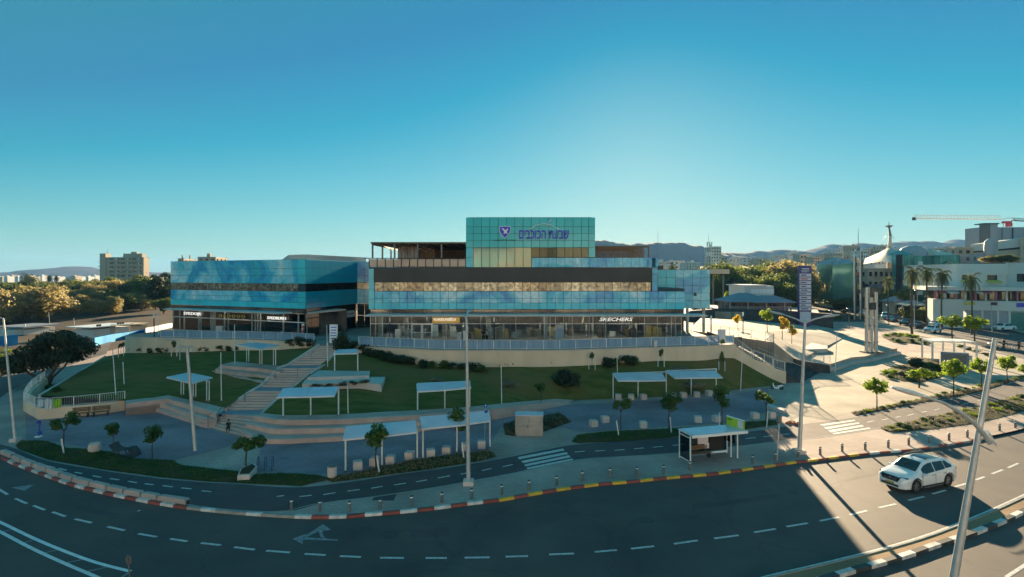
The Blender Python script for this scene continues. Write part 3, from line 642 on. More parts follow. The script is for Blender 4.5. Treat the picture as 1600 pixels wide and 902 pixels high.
for i, nn_ in enumerate(stairs_n):
    d0, l0, r0, z0 = sta[i]; d1, l1, r1, z1 = sta[i+1]
    L0, R0, L1, R1 = XY(l0, d0), XY(r0, d0), XY(l1, d1), XY(r1, d1)
    if i == 0: L0 = g(296, 658, .12); R0 = g(398, 688, .12)
    if nn_: steps(st, L0, R0, L1, R1, z0, z1, nn_)
    else:
        mb = MB(); mb.prism([(p.x, p.y) for p in (L0, R0, R1, L1)], z0-.4, z0+.003); terr(put('landing', mb, M['landing_tile'], st))
for side in (1, 2):
    pts = [XY(s[side], s[0], s[3]+.06) for s in sta[1:]]
    mb = MB(); o = len(mb.v)
    mb.wallribbon(pts, [p.z+.10 for p in pts], [p.z-.9 for p in pts], .28 if side == 1 else -.28); put('stair_kerb', mb, M['pale_stone'], st, fix=True)
for (dd, px, z) in ((45.2, 325, .4), (46.2, 352, .75), (50, 383, 1.3), (54.9, 409+22, 2.2), (55.6, 465, 2.5), (60.5, 486, 3.35), (49.6, 352+30, 1.1)):
    p = XY(px, dd, z); mb = MB(); mb.tube([p, p+Vector((0, 0, .95)), p+Vector((.2, .5, 1.1))], .025, 6); put('handrail', mb, M['mid_metal'], st, smooth=True)
# --- seating tiers beside the stairs
def tiers(name, label, lines, root_loc, mt='step_stone'):
    r = thing(name, label, 'seating steps', root_loc)
    for a, b in zip(lines, lines[1:]):
        A = resn(a, 24); B = resn(b, 24)
        mb = MB(); n_ = 24; mb.v += [Vector((p.x, p.y, q.z)) for p, q in zip(A, B)] + [q.copy() for q in B] + [Vector((q.x, q.y, 0)) for q in B] + [Vector((p.x, p.y, 0)) for p in A]
        for i in range(n_-1):
            for k in range(4):
                k2 = (k+1) % 4; mb.f.append((k*n_+i, k*n_+i+1, k2*n_+i+1, k2*n_+i))
        mb.f.append((0, n_, 2*n_, 3*n_)); mb.f.append((n_-1, 2*n_-1, 3*n_-1, 4*n_-1))
        terr(put('seat_tier', mb, M[mt], r, fix=True))
        e0 = B; ns = normals2(B)
        mb = MB(); mb.ribbon([p+Vector((0,0,.006))-n2*(.02) for p, n2 in zip(e0, ns)], [p+Vector((0,0,.006))+n2*.22 for p, n2 in zip(e0, ns)]); put('tier_edge', mb, M['pale_stone'], r)
    return r
F1 = [g(396,650,1.3), g(440,657,1.3), g(525,656,1.3), g(652,649,1.3), g(735,643,1.25), g(800,636,.9), g(870,628,.38), g(888,628,.2)]
F2 = [g(384,661,.9), g(425,671,.9), g(537,669,.9), g(652,659,.9), g(735,650,.88), g(820,638,.6), g(870,631,.3), g(890,629,.17)]
F3 = [g(376,672,.5), g(400,685,.5), g(430,687,.5), g(537,682,.5), g(620,673,.5), g(732,657,.5), g(820,642,.4), g(870,634,.22), g(892,631,.15)]
tiers('amphitheatre_steps', 'long curved pale stone seating steps below the right lawn beside the stairs', [LB[:9], F1, F2, F3], (-10, 45, 0))
G0 = [g(196,626,1.28), g(250,620,1.28), g(262,617.5,1.28), g(330,632,1.28), g(345,637,1.28)]
G1 = [g(196,631,1.28), g(245,625,1.28), g(262,623,1.28), g(320,640,1.28), g(338,646,1.28)]
G2 = [g(196,637,.85), g(240,631,.85), g(257,632,.85), g(303,649,.85), g(325,656,.85)]
G3 = [g(196,642,.45), g(230,637,.45), g(245,639,.45), g(300,656,.45), g(312,661,.45)]
tiers('corner_steps', 'short angled stone seating steps under the small square canopy left of the stairs', [G0, G1, G2, G3], (-28, 48, 0))
def slabs(name, label, quads, loc, mt='step_stone'):
    r = thing(name, label, 'seating steps', loc)
    for q, z in quads:
        P = [g(x, y, z) for x, y in q]; mb = MB(); mb.prism([(p.x, p.y) for p in P], 1.0, z); terr(put('seat_slab', mb, M[mt], r))
        front_ = sorted(P, key=lambda v: v.y)[:3]; front_ = sorted(front_, key=lambda v: v.x)
        mb = MB(); mb.ribbon([v+Vector((0,-.01,.006)) for v in front_], [v+Vector((0,.2,.006)) for v in front_]); put('slab_edge', mb, M['pale_stone'], r)
slabs('upper_steps', 'stone slab seats under the large canopy on the upper left lawn', [([(367,565),(446,573),(438,580),(400,575),(343,570.5)], 3.1), ([(343,573),(400,578),(436,583),(428,588.5),(400,585),(336,577)], 2.72), ([(331,580),(337,578.5),(400,587.5),(424,591),(414,598),(400,595.5)], 2.34)], (-27, 60, 0))
slabs('curved_bench_steps', 'two pale stone slab seats by the single canopy right of the stairs', [([(498,579),(577,580),(577,587),(480,590)], 3.05), ([(478,592),(577,589),(602,589),(596,600),(560,598),(472,600)], 2.75)], (-15, 57, 0), 'pale_stone')
# --- low rendered wall with railing at the left corner
lw = thing('corner_wall', 'low cream wall with white railing rounding the left end of the lawn', 'wall', tuple(g(60,656,0)))
WB = [g(195,642,PV), g(150,648,PV), g(110,652,PV), g(60,656,PV), g(36,642,PV), g(48,622,PV), g(72,604,PV)]
mb = MB(); mb.wallribbon(WB, 1.1, 0, -.25); put('wall_face', mb, M['render_wall'], lw, fix=True)
def railing(root, pts, h, post_step, bars=0.14, mt='white_metal', base=0.08, rail=0.035, post=0.06, glass=None, names=('post', 'top_rail', 'bars')):
    """posts every post_step, a top and a bottom rail per bay, bars or a glass pane between"""
    P = resample(pts, post_step)
    if (P[-1]-pts[-1]).length > .4*post_step: P.append(pts[-1])
    for p in P:
        mb = MB(); mb.cbox(p+Vector((0, 0, h/2)), (post, post, h)); put(names[0], mb, M[mt], root)
    for a, b in zip(P, P[1:]):
        d = b-a; L = d.length
        if L < .3: continue
        u = d.normalized()
        mb = MB(); mb.beam(a+Vector((0,0,h-.02))+u*.03, b+Vector((0,0,h-.02))-u*.03, rail*1.4, rail); put(names[1], mb, M[mt], root)
        mb = MB(); mb.beam(a+Vector((0,0,base+.03))+u*.03, b+Vector((0,0,base+.03))-u*.03, rail, rail); put('bottom_rail', mb, M[mt], root)
        if glass:
            e_ = .045; c0 = a+u*e_; c1 = b-u*e_; nn2 = Vector((-u.y, u.x, 0))*.008; z0 = base+.07; z1 = h-.06
            vs = [c0-nn2+Vector((0,0,z0)), c1-nn2+Vector((0,0,z0)), c1+nn2+Vector((0,0,z0)), c0+nn2+Vector((0,0,z0)), c0-nn2+Vector((0,0,z1)), c1-nn2+Vector((0,0,z1)), c1+nn2+Vector((0,0,z1)), c0+nn2+Vector((0,0,z1))]
            mb = MB(); mb.add(vs, [(0,3,2,1),(4,5,6,7),(0,1,5,4),(1,2,6,5),(2,3,7,6),(3,0,4,7)]); put('glass_pane', mb, M[glass], root)
        if bars:
            mb = MB(); n_ = max(1, int(L/bars))
            for k in range(1, n_):
                q = a.lerp(b, k/n_); mb.add([q+Vector(o_) for o_ in [(-.011,0,base+.04),(.011,0,base+.04),(.011,0,h-.04),(-.011,0,h-.04),(0,.014,base+.04),(0,.014,h-.04)]], [(0,1,2,3),(1,4,5,2),(4,0,3,5)])
            put(names[2], mb, M[mt], root, kind='stuff')
railing(lw, [p + Vector((0, 0, 1.1-PV)) for p in WB], .9, 1.9, bars=.16)
# banner things on the railing: white and lime cloths
mb = MB(); a = g(62,641,1.15)
def cloth(name, label, px0, px1, zt, zb, d_off, mt, cat='banner'):
    a = g(px0, 640, 1.1); b = g(px1, 638.6, 1.1); mb = MB(); n_ = 8
    for k in range(n_+1):
        q = a.lerp(b, k/n_); w = .05*math.sin(k*2.1); q.y -= d_off+w
        mb.v += [Vector((q.x, q.y, zt+.04*math.sin(k*1.7))), Vector((q.x, q.y-.04, zb+.10*math.sin(k*2.6))), Vector((q.x, q.y+.03, zb+.10*math.sin(k*2.6))), Vector((q.x, q.y+.03, zt+.04*math.sin(k*1.7)))]
    for k in range(n_):
        for j in range(4): mb.f.append((4*k+j, 4*k+(j+1) % 4, 4*k+4+(j+1) % 4, 4*k+4+j))
    mb.f += [(0,3,2,1), (4*n_, 4*n_+1, 4*n_+2, 4*n_+3)]
    o = put(name, mb, M[mt], smooth=True, fix=True); tag(o, label, cat)
cloth('banner', 'small white banner tied to the corner railing, left of the two others', 61, 70, 1.95, 1.3, .12, 'white_paint')
cloth('banner', 'crumpled white banner tied to the railing beside the lime one', 72, 84, 1.98, 1.15, .12, 'white_paint')
cloth('banner', 'bright lime green banner tied to the corner railing', 86, 97, 2.0, 1.3, .14, 'lime')
# --- glass balustrade along the terrace
bal = thing('terrace_balustrade', 'bluish glass balustrade with white posts on the curved wall before the main mall building', 'balustrade', (0, 61, TZ))
railing(bal, [p + Vector((0, .15, .16)) for p in smooth_line(Ew[7:], 4)], 1.1, 1.85, bars=0, glass='rail_glass')
bal2 = thing('terrace_balustrade', 'pale glass balustrade before the shops of the left mall wing', 'balustrade', (-30, 70, TZ))
railing(bal2, [p + Vector((0, .15, .16)) for p in smooth_line(Ew[1:6], 4)], 1.05, 2.2, bars=0, glass='rail_glass')
# --- dark stone stairs at the right end of the terrace
ds = thing('terrace_stairs', 'broad dark stone stairs descending from the mall terrace to the sunlit plaza', 'stairs', (33, 70, 0))
A0 = Vector((wx0.x+.35, wx0.y+.25, 0)); A1 = Vector((34.6, 65.0, 0)); B0 = Vector((28.2, 78.6, 0)); B1 = Vector((40.6, 71.8, 0))
NS = 24
for k in range(NS):
    a, b = k/NS, (k+1)/NS; zt = lerp(TZ, PV, b) + (TZ-PV)/NS*.5
    q = [A0.lerp(A1, a), A0.lerp(A1, b), B0.lerp(B1, b), B0.lerp(B1, a)]
    mb = MB(); mb.prism([(p.x, p.y) for p in q], 0, zt); terr(put('step', mb, M['dark_stone'], ds))
cheek = [Vector((28.2,78.7,0)), Vector((31.5,77.0,0)), Vector((35.0,75.0,0)), Vector((38.6,73.2,0)), Vector((41.6,71.2,0))]
mb = MB(); mb.wallribbon(cheek, [TZ+.35, 3.7, 2.6, 1.55, 1.15], 0, .35); put('cheek_wall', mb, M['dark_stone'], ds, fix=True)
mb = MB(); mb.wallribbon([Vector((36.2,75.6,0)), Vector((38.6,73.6,0)), Vector((41.6,71.2,0))], [1.2,1.15,1.12], 0, .6); 
for t in (.42, .72):
    z = lerp(TZ, PV, t); p = A0.lerp(A1, t).lerp(B0.lerp(B1, t), .45); q = A0.lerp(A1, t+.22).lerp(B0.lerp(B1, t+.22), .45); z2 = lerp(TZ, PV, t+.22)
    mb = MB(); mb.tube([p+Vector((0,0,z)), p+Vector((0,0,z+1)), q+Vector((0,0,z2+1)), q+Vector((0,0,z2))], .03, 6); put('handrail', mb, M['galv'], ds, smooth=True)
wr = thing('stair_railing', 'white barred railing stepping down on the cream wing wall beside the dark stairs', 'railing', tuple(wp[2]))
for seg in ([wp[0]+Vector((0,.1,0)), wp[1]+Vector((0,.1,0)), wp[2]+Vector((0,.1,0))], [wp[2]+Vector((.05,.1,0)), wp[3]+Vector((0,.1,0))], [wp[4]+Vector((.05,.1,.02)), wp[5]+Vector((0,.1,.02))]):
    railing(wr, seg, 1.05, 1.3, bars=.12)
# --- sloping plaza and raised lit platform right of the stairs
ramp = [g(1075,516,TZ+.01), g(1209,535,4.2), Vector((38.8,74.0,1.35)), g(1330,522,.95), g(1240,507,1.6), g(1150,500,3.2), g(1095,497,4.4)]
mb = MB(); c = sum(ramp, Vector())/len(ramp); c.z = 2.9
nb = len(ramp); mb.v = ramp + [c] + [Vector((p.x, p.y, 0)) for p in ramp]
for i in range(nb):
    j = (i+1) % nb; mb.f.append((i, j, nb)); mb.f.append((i, nb+1+i, nb+1+j, j))
o = put('sloping_plaza', mb, M['paving_light'], fix=True); o['kind'] = 'structure'; terr(o)
PF = [g(1298,569,.95), g(1330,558.5,.95), g(1350,557,.95), g(1376,552.5,.8), g(1402,549,.45)]
mb = MB(); mb.prism([(p.x, p.y) for p in PF] + [(g(1390,545,.5).x, g(1390,545,.5).y), (g(1340,521,.95).x, g(1340,521,.95).y), (g(1270,508,.95).x, g(1270,508,.95).y), (36, 88), (38, 75)], 0, .95)
o = put('raised_platform', mb, M['paving_light']); o['kind'] = 'structure'; terr(o)
mb = MB(); mb.wallribbon([p+Vector((0,-.9,0)) for p in PF], .5, 0, .95); terr(put('platform_step', mb, M['pale_stone'], fix=True))['kind'] = 'structure'
pb = g(1242,540,1.6); mb = MB(); mb.prism([tuple(g(x, y, 1.55))[:2] for x, y in ((1240,538),(1262,534.5),(1293,541),(1293,545),(1262,546))], .8, 1.55)
o = put('stone_bench', mb, M['pale_stone']); tag(o, 'long low pale stone block bench on the sunlit platform', 'bench'); terr(o)
pr = thing('plaza_railing', 'white railing running from behind the mall corner down beside the dark stairs', 'railing', (34, 75, 2))
RL = [g(1062,514,TZ), g(1110,519,TZ), g(1160,527,TZ), g(1209,535,4.25)]
railing(pr, RL, 1.15, 2.0, bars=.13)
railing(pr, [g(1209,535,4.25), Vector((35.0,75.6,2.75)), Vector((38.6,73.8,1.5)), Vector((41.4,72.2,1.1))], 1.1, 1.6, bars=.13)
railing(pr, [g(1270,568,.97), g(1297,566,.97)], 1.0, 2.0, bars=.13)
# dark retaining wall and planted banks behind the plaza
bw = thing('dark_wall', 'dark stone retaining wall below the restaurant terrace', 'wall', (60, 132, 0))
pts = [at(1078,512,150), Vector((46,138,0)), Vector((62,132,0)), Vector((70,131,0)), Vector((76.5,129.5,0))]
for p in pts: p.z = 0
mb = MB(); mb.wallribbon(pts, [4.2,4.6,4.4,4.1,3.7], 0, 3.0); put('wall_face', mb, M['dark_stone'], bw, fix=True)
mb = MB(); mb.wallribbon([Vector((30,100,0)), Vector((42,128,0)), Vector((50,134,0))], [5.0,4.6,4.6], 0, 1.0); put('wall_face', mb, M['dark_stone'], bw, fix=True)
mb = MB(); mb.prism([(40,137),(62,133),(74,131),(84,150),(60,166),(38,150)], 0, 3.9); o = put('restaurant_terrace', mb, M['paving_light']); o['kind'] = 'structure'; terr(o)

bpy.context.view_layer.update()
def build_bvh():
    vs, fs = [], []
    for o in TERR:
        off = wloc(o); base = len(vs)
        vs += [v.co + off for v in o.data.vertices]; fs += [tuple(i+base for i in p.vertices) for p in o.data.polygons]
    return BVHTree.FromPolygons(vs, fs)
BV = build_bvh()
def hit(px, py):
    d = Vector(((px-800)/F, 1, -(py-HZ)/F)).normalized(); r = BV.ray_cast(Vector((0, 0, CH)), d)
    return r[0] if r[0] is not None else g(px, py, 0)
def ground_z(x, y):
    r = BV.ray_cast(Vector((x, y, 60)), Vector((0, 0, -1))); return r[0].z if r[0] is not None else 0.0
# ================================================================ THE MALL
pane_cache = {}
class Wall:
    """a vertical wall plane from P (xy) along unit u; s runs along it, the outside is n"""
    def __init__(s, P, Q):
        s.P = Vector((P[0], P[1], 0)); q = Vector((Q[0], Q[1], 0)); s.L = (q - s.P).length; s.u = (q - s.P).normalized()
        s.n = Vector((s.u.y, -s.u.x, 0)); s.rz = math.atan2(s.u.y, s.u.x)
    def pt(s, a, out, z): p = s.P + s.u*a + s.n*out; return Vector((p.x, p.y, z))
    def s_of(s, px):
        k = (px-800)/F; return (k*s.P.y - s.P.x)/(s.u.x - k*s.u.y)
    def pane(s, name, s0, s1, z0, z1, mt, parent, out=0.0, th=0.06, gap=0.04, shape=None, label=None):
        w = round(s1-s0-gap, 2); h = round(z1-z0-gap, 2); key = (w, h, th, mt)
        if key not in pane_cache:
            mb = MB(); b_ = .012; x, z = w/2, h/2
            mb.add([(-x,0,-z),(x,0,-z),(x,0,z),(-x,0,z),(-x,-th+b_,-z),(x,-th+b_,-z),(x,-th+b_,z),(-x,-th+b_,z),(-x+b_,-th,-z+b_),(x-b_,-th,-z+b_),(x-b_,-th,z-b_),(-x+b_,-th,z-b_)],
                   [(0,3,2,1),(0,1,5,4),(1,2,6,5),(2,3,7,6),(3,0,4,7),(4,5,9,8),(5,6,10,9),(6,7,11,10),(7,4,8,11),(8,9,10,11)])
            me = mb.mesh(); me.materials.append(M[mt]); me.name = name; pane_cache[key] = me
        o = link(bpy.data.objects.new(name, pane_cache[key])); o.parent = parent
        o.location = s.pt((s0+s1)/2, out, (z0+z1)/2) - wloc(parent); o.rotation_euler = (0, 0, s.rz)
        if label: o['label'] = label
        return o
    def box(s, name, s0, s1, z0, z1, o0, o1, mt, parent, smooth=False, label=None):
        """o0..o1 = distance outwards"""
        c = [s.pt(a, o, z) for z in (z0, z1) for a, o in ((s0, o0), (s1, o0), (s1, o1), (s0, o1))]
        mb = MB(); mb.add(c, [(0,1,2,3),(7,6,5,4),(4,5,1,0),(5,6,2,1),(6,7,3,2),(7,4,0,3)])
        return put(name, mb, M[mt], parent, fix=True, label=label)
D0 = 71.5; SC = F/D0
def sx(px): return (px-800)/SC
def mz(py): return CH-(py-HZ)/SC
W0 = Wall((0, D0), (1, D0))
mall = thing('mall_building', 'main mall block of blue and teal glass with the tall sign tower and brown band', 'building', (0, 85, TZ))
B = lambda nm, a, b, z0, z1, y0, y1, mt, **k: W0.box(nm, a, b, z0, z1, -(y1-D0), -(y0-D0), mt, mall, **k)
xl, xr = sx(576), sx(1019); CLz = 8.5
# cores behind the cladding
B('wall', xl, sx(1028), CLz, mz(418), D0+.12, D0+32, 'panel_joint')
B('wall', sx(728), sx(930), mz(418), mz(340), D0+.12, D0+18, 'panel_joint')
B('wall', sx(1028), sx(1070), CLz, mz(451), D0+.12, D0+30, 'panel_joint')
B('roof', sx(732), sx(926), mz(340), mz(339.2), D0+.3, D0+17.6, 'grey_roof')
cols = [739.4+12.93*i for i in range(-12, 34)]
XC = [739.4 + 12.82*i for i in range(-12, 28)]
colx = [x for x in XC if x > 584.9] ; colx = [sx(585.5)] + [sx(x) for x in colx if x > 592 and x < 1012] + [sx(1017)]
# sign tower panels
rows = [340, 354.5, 365.4, 376.3, 387]
tc = [sx(728)] + [sx(739.4+13.0*i) for i in range(14)] + [sx(919.6), sx(930)]
for i in range(len(tc)-1):
    for r0, r1 in zip(rows, rows[1:]): W0.pane('cladding_panel', tc[i], tc[i+1], mz(r1), mz(r0), 'teal_green_panel', mall)
    if i == 0:
        for r0, r1 in ((387, 402.4), (402.4, 418)): W0.pane('cladding_panel', tc[i], tc[i+1], mz(r1), mz(r0), 'teal_panel', mall)
    elif i <= 7: W0.pane('tall_window', tc[i], tc[i+1], mz(418), mz(387), 'gold_glass', mall, out=-.05)
    elif i < len(tc)-2: W0.pane('window_pane', tc[i], tc[i+1], mz(402.4), mz(387), 'smoke_glass', mall, out=-.12)
    else: W0.pane('cladding_panel', tc[i], tc[i+1], mz(402.4), mz(387), 'teal_green_panel', mall)
bx = [sx(830.5+12.9*i) for i in range(16)]
for a, b in zip(bx, bx[1:]): W0.pane('balustrade_panel', a, b, mz(418), mz(403), 'painted_reflection_panel', mall, out=.22)
B('parapet', sx(830), sx(1027), mz(418)+.05, mz(403)-.1, D0-.2, D0+.1, 'panel_joint')
W0.pane('cladding_panel', sx(1017.5), sx(1027.5), mz(418), mz(403), 'painted_reflection_panel', mall, out=.22)
for r0, r1 in ((418, 429), (429, 440), (440, 455)): W0.pane('cladding_panel', sx(1018.5), sx(1027.5), mz(r1), mz(r0), 'painted_reflection_panel', mall, out=.02)
# brown band
B('brown_band', sx(585), sx(1018), mz(440.8), mz(418.2), D0-.35, D0+.1, 'dark_band')
# left teal column
for r0, r1 in ((420, 436), (436, 452), (452, 468), (468, 483.5)): W0.pane('cladding_panel', sx(576), sx(585.2), mz(r1), mz(r0), 'teal_panel', mall)
# window strip
for i, (a, b) in enumerate(zip(colx, colx[1:])): W0.pane('window_pane', a, b, mz(455.2), mz(441.2), 'bronze_reflection_glass', mall, out=-.10)
# blue cladding rows
low = colx[:-1] + [sx(1015.5 + 12.9*i) for i in range(1)] + [sx(1028), sx(1041), sx(1055), sx(1069.5)]
low = sorted(set(round(v, 3) for v in low))
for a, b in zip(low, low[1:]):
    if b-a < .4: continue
    for (z1, z0, mt) in ((mz(455.4), mz(466.3), 'painted_reflection_panel'), (mz(466.3), mz(473.4), 'painted_reflection_panel'), (mz(473.4), CLz, 'teal_panel')):
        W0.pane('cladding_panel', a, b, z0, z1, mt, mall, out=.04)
for a, b in zip([sx(1028), sx(1041), sx(1055)], [sx(1041), sx(1055), sx(1069.5)]): pass
# clerestory, canopy, shop front
gcol = [sx(585.5 + 25.7*i) for i in range(19)]; gcol[-1] = sx(1066)
gcol[0] = sx(578)
for a, b in zip(gcol, gcol[1:]): W0.pane('clerestory_pane', a, b, 7.62, CLz-.03, 'clerestory', mall, out=-.25)
B('canopy', sx(578), sx(1094), 7.74, 7.93, D0-2.6, D0+.3, 'white_metal')
B('canopy_edge', sx(577), sx(1095), 7.76, 7.91, D0-2.68, D0-2.605, 'pale_stone')
FZ = TZ+.02
B('shop_floor', sx(580), sx(1066), TZ-.2, FZ+.06, D0+.3, D0+10, 'interior_floor')
B('shop_ceiling', sx(580), sx(1066), 7.65, 7.9, D0+.3, D0+10, 'white_plaster')
B('shop_back_wall', sx(580), sx(1066), FZ, 7.7, D0+9.8, D0+10.1, 'interior')
B('shop_side_wall', sx(579), sx(580.5), FZ, 7.7, D0+.5, D0+10, 'interior')
B('shop_side_wall', sx(1064.5), sx(1066), FZ, 7.7, D0+3, D0+10, 'interior')
for px in (620, 660, 700, 745, 795, 852, 893, 945, 985, 1025): B('partition', sx(px), sx(px)+.25, FZ+.06, 7.65, D0+2.0+(px % 3), D0+9.7, 'interior')
mull = [578, 586, 597, 637, 642.5, 675, 697, 729, 760, 766, 772, 806, 851, 860, 868, 881, 894.5, 921, 927, 947, 988, 1008, 1028, 1050, 1057, 1066]
for a, b in zip(mull, mull[1:]):
    W0.pane('shop_window', sx(a), sx(b), FZ+.05, 6.55, 'shop_glass', mall, out=-.32, th=.03, gap=.05)
    W0.pane('transom_pane', sx(a), sx(b), 6.62, 7.62, 'shop_glass', mall, out=-.32, th=.03, gap=.05)
for a in mull: W0.box('mullion', sx(a)-.03, sx(a)+.03, FZ, 7.62, -.36, -.24, 'galv', mall)
W0.box('transom', sx(578), sx(1066), 6.54, 6.63, -.38, -.20, 'white_metal', mall)
for a, b in ((590, 596), (759, 765.5), (850, 856), ): W0.box('column', sx(a), sx(b), FZ, 7.62, -1.0, -.4, 'column', mall)
W0.pane('door_leaf', sx(868.5), sx(881), FZ+.05, 6.5, 'column', mall, out=-.2, label='pale blue lettered poster panel')
for px in (643, 658, 660, 674): W0.box('door_frame', sx(px)-.06, sx(px)+.06, FZ, 6.5, -.24, -.14, 'white_metal', mall)
for z in (5.4, 6.46): W0.box('door_frame', sx(643), sx(674), z, z+.08, -.235, -.15, 'white_metal', mall)
# display pieces inside the shops
rnd = random.Random(3)
def displays(w, pairs, parent, n0=.6):
    for (px, z0, z1, dpt, mt) in pairs:
        a = w.s_of(px) if w is not W0 else sx(px)
        ww = rnd.uniform(.25, .55)
        mb = MB(); c = w.pt(a, -dpt, 0)
        if mt == 'mannequin':
            mb.lathe((c.x, c.y, FZ+.06), [(.16,0),(.05,.05),(.05,.75),(.17,.85),(.13,1.15),(.2,1.45),(.06,1.52),(.05,1.58),(.10,1.65),(.10,1.78),(.03,1.85)], 8); put('mannequin', mb, M['mannequin'], parent, smooth=True)
        else:
            mb.cbox((c.x, c.y, (z0+z1)/2), (ww*1.6, .5, z1-z0)); mb.cbox((c.x, c.y, z1+.03), (ww*1.8, .6, .05)); put('display_stand', mb, M[mt], parent)
dl = []
for i in range(58):
    px = rnd.uniform(600, 1050); mt = rnd.choice(['mannequin', 'mannequin', 'white_paint', 'cloth_grey', 'wood', 'column', 'gold', 'interior_floor'])
    dl.append((px, FZ+.06, FZ+rnd.uniform(.6, 1.5), rnd.uniform(.8, 4.5), mt))
displays(W0, dl, mall)
for i in range(26):     # ceiling strip lights of the shops
    px = 600 + i*17.5; c = W0.pt(sx(px), -rnd.uniform(1.2, 5), 7.6); mb = MB(); mb.cbox(c, (.5, .12, .05)); put('ceiling_lamp', mb, M['shop_lamp'], mall)
# rooftop: timber roofed terrace at the left, rose parapet panels
B('roof_deck', sx(576), sx(728), mz(418)-.02, mz(418)+.03, D0+.1, D0+28, 'grey_roof')
pcs = [sx(577+12.6*i) for i in range(13)]; pcs[-1] = sx(727.8)
for a, b in zip(pcs, pcs[1:]): W0.pane('parapet_panel', a, b, mz(417.5), mz(404.6), 'rose_panel', mall, out=.0, th=.05, gap=.12)
for a in pcs: W0.box('parapet_post', a-.05, a+.05, mz(418), mz(403.6), -.02, .1, 'dark_metal', mall)
B('parapet_rail', sx(568), sx(727.9), mz(404.4), mz(403.2), D0-.1, D0+.05, 'dark_metal')
rl = [(sx(580), D0-.2), (sx(728)-.03, D0-.2), (sx(728)-.03, D0+22), (sx(580)+1.5, D0+22)]
mb = MB(); mb.prism(rl, mz(381.3), mz(379.3)); put('terrace_roof', mb, M['wood_roof'], mall, fix=True)
mb = MB(); mb.prism([(rl[0][0]-.05, rl[0][1]-.06), (rl[1][0], rl[1][1]-.06), (rl[2][0], rl[2][1]), (rl[3][0]-.05, rl[3][1])], mz(379.25), mz(378.6)); put('roof_sheet', mb, M['mid_metal'], mall, fix=True)
for k in range(11):
    x = lerp(sx(582), sx(726), k/10); mb = MB(); mb.beam((x, D0, mz(382)), (x, D0+21.5, mz(382)), .12, .2); put('roof_beam', mb, M['wood_roof'], mall)
for px in (582, 616.5, 652.5, 690): mb = MB(); mb.cbox((sx(px), D0+.05, (mz(404)+mz(381.5))/2), (.2, .2, mz(381.5)-mz(404))); put('roof_post', mb, M['mid_metal'], mall)
for y in (D0+5.5, D0+11, D0+17, D0+21.5):
    mb = MB(); mb.cbox((sx(582), y, (mz(418)+mz(381.5))/2), (.2, .2, mz(381.5)-mz(418))); put('roof_post', mb, M['mid_metal'], mall)
B('roof_room', sx(650), sx(728)-.1, mz(418)+.05, mz(383), D0+14, D0+21, 'wood_roof')
def bundle(px0, px1, top, dpt, mt, name, nl=7):
    mb = MB(); x0, x1 = sx(px0)*(D0+dpt)/D0, sx(px1)*(D0+dpt)/D0
    for k in range(nl):
        c = lerp(x0, x1, (k+.5)/nl); r_ = (x1-x0)/nl*.62; h_ = top+.12*math.sin(k*1.9)
        mb.lathe((c, D0+dpt, mz(418)), [(r_*1.0, 0), (r_*1.05, h_*.6), (r_*.95, h_*.85), (r_*.5, h_)], 8)
    put(name, mb, M[mt], mall, smooth=True)
bundle(622, 652, 2.9, 3, 'rose_panel', 'covered_furniture', 6)
bundle(654, 680, 2.6, 4.5, 'wood', 'covered_furniture', 6)
mb = MB(); mb.box((sx(636), D0+5, mz(378.6)), (sx(648), D0+8, mz(376.6))); put('roof_vent', mb, M['mid_metal'], mall)
# right roof pergola of timber lattice
px0, px1 = 932.5, 1019.5
for (x, y) in ((px0, 0), (px1, 0), (px0, 9), (px1, 9), (990, 0)):
    mb = MB(); mb.cbox((sx(x), D0+2+y, (mz(418)+mz(384))/2), (.16, .16, mz(384)-mz(418))); put('pergola_post', mb, M['wood'], mall)
for y in (0, 3, 6, 9): mb = MB(); mb.beam((sx(px0), D0+2+y, mz(384.6)), (sx(px1), D0+2+y, mz(384.6)), .12, .22); put('pergola_beam', mb, M['wood'], mall)
mb = MB()
for k in range(16): x = lerp(sx(px0), sx(px1), k/15); mb.beam((x, D0+1.8, mz(384.0)), (x, D0+11.5, mz(384.0)), .05, .1)
put('pergola_slats', mb, M['wood'], mall, kind='stuff')
mb = MB()
for k in range(24):
    x = rnd.uniform(sx(px0)+.1, sx(px1)-.3); z = rnd.uniform(mz(402.5), mz(386)); w_ = rnd.uniform(.15, .5); h_ = rnd.uniform(.06, .35)
    mb.box((x, D0+3.2+k*.02, z), (min(x+w_, sx(px1)-.1), D0+3.21+k*.02, min(z+h_, mz(385))))
put('reed_screen', mb, M['wood'], mall, kind='stuff')
mb = MB()
for k in range(22): x = lerp(sx(px0), sx(px1), k/21); mb.box((x, D0+5, mz(403)), (x+.09, D0+5.05, mz(385)))
for k in range(9): z = lerp(mz(403), mz(386), k/8); mb.box((sx(px0), D0+5.06, z), (sx(px1), D0+5.1, z+.12))
put('lattice_screen', mb, M['wood'], mall, kind='stuff')
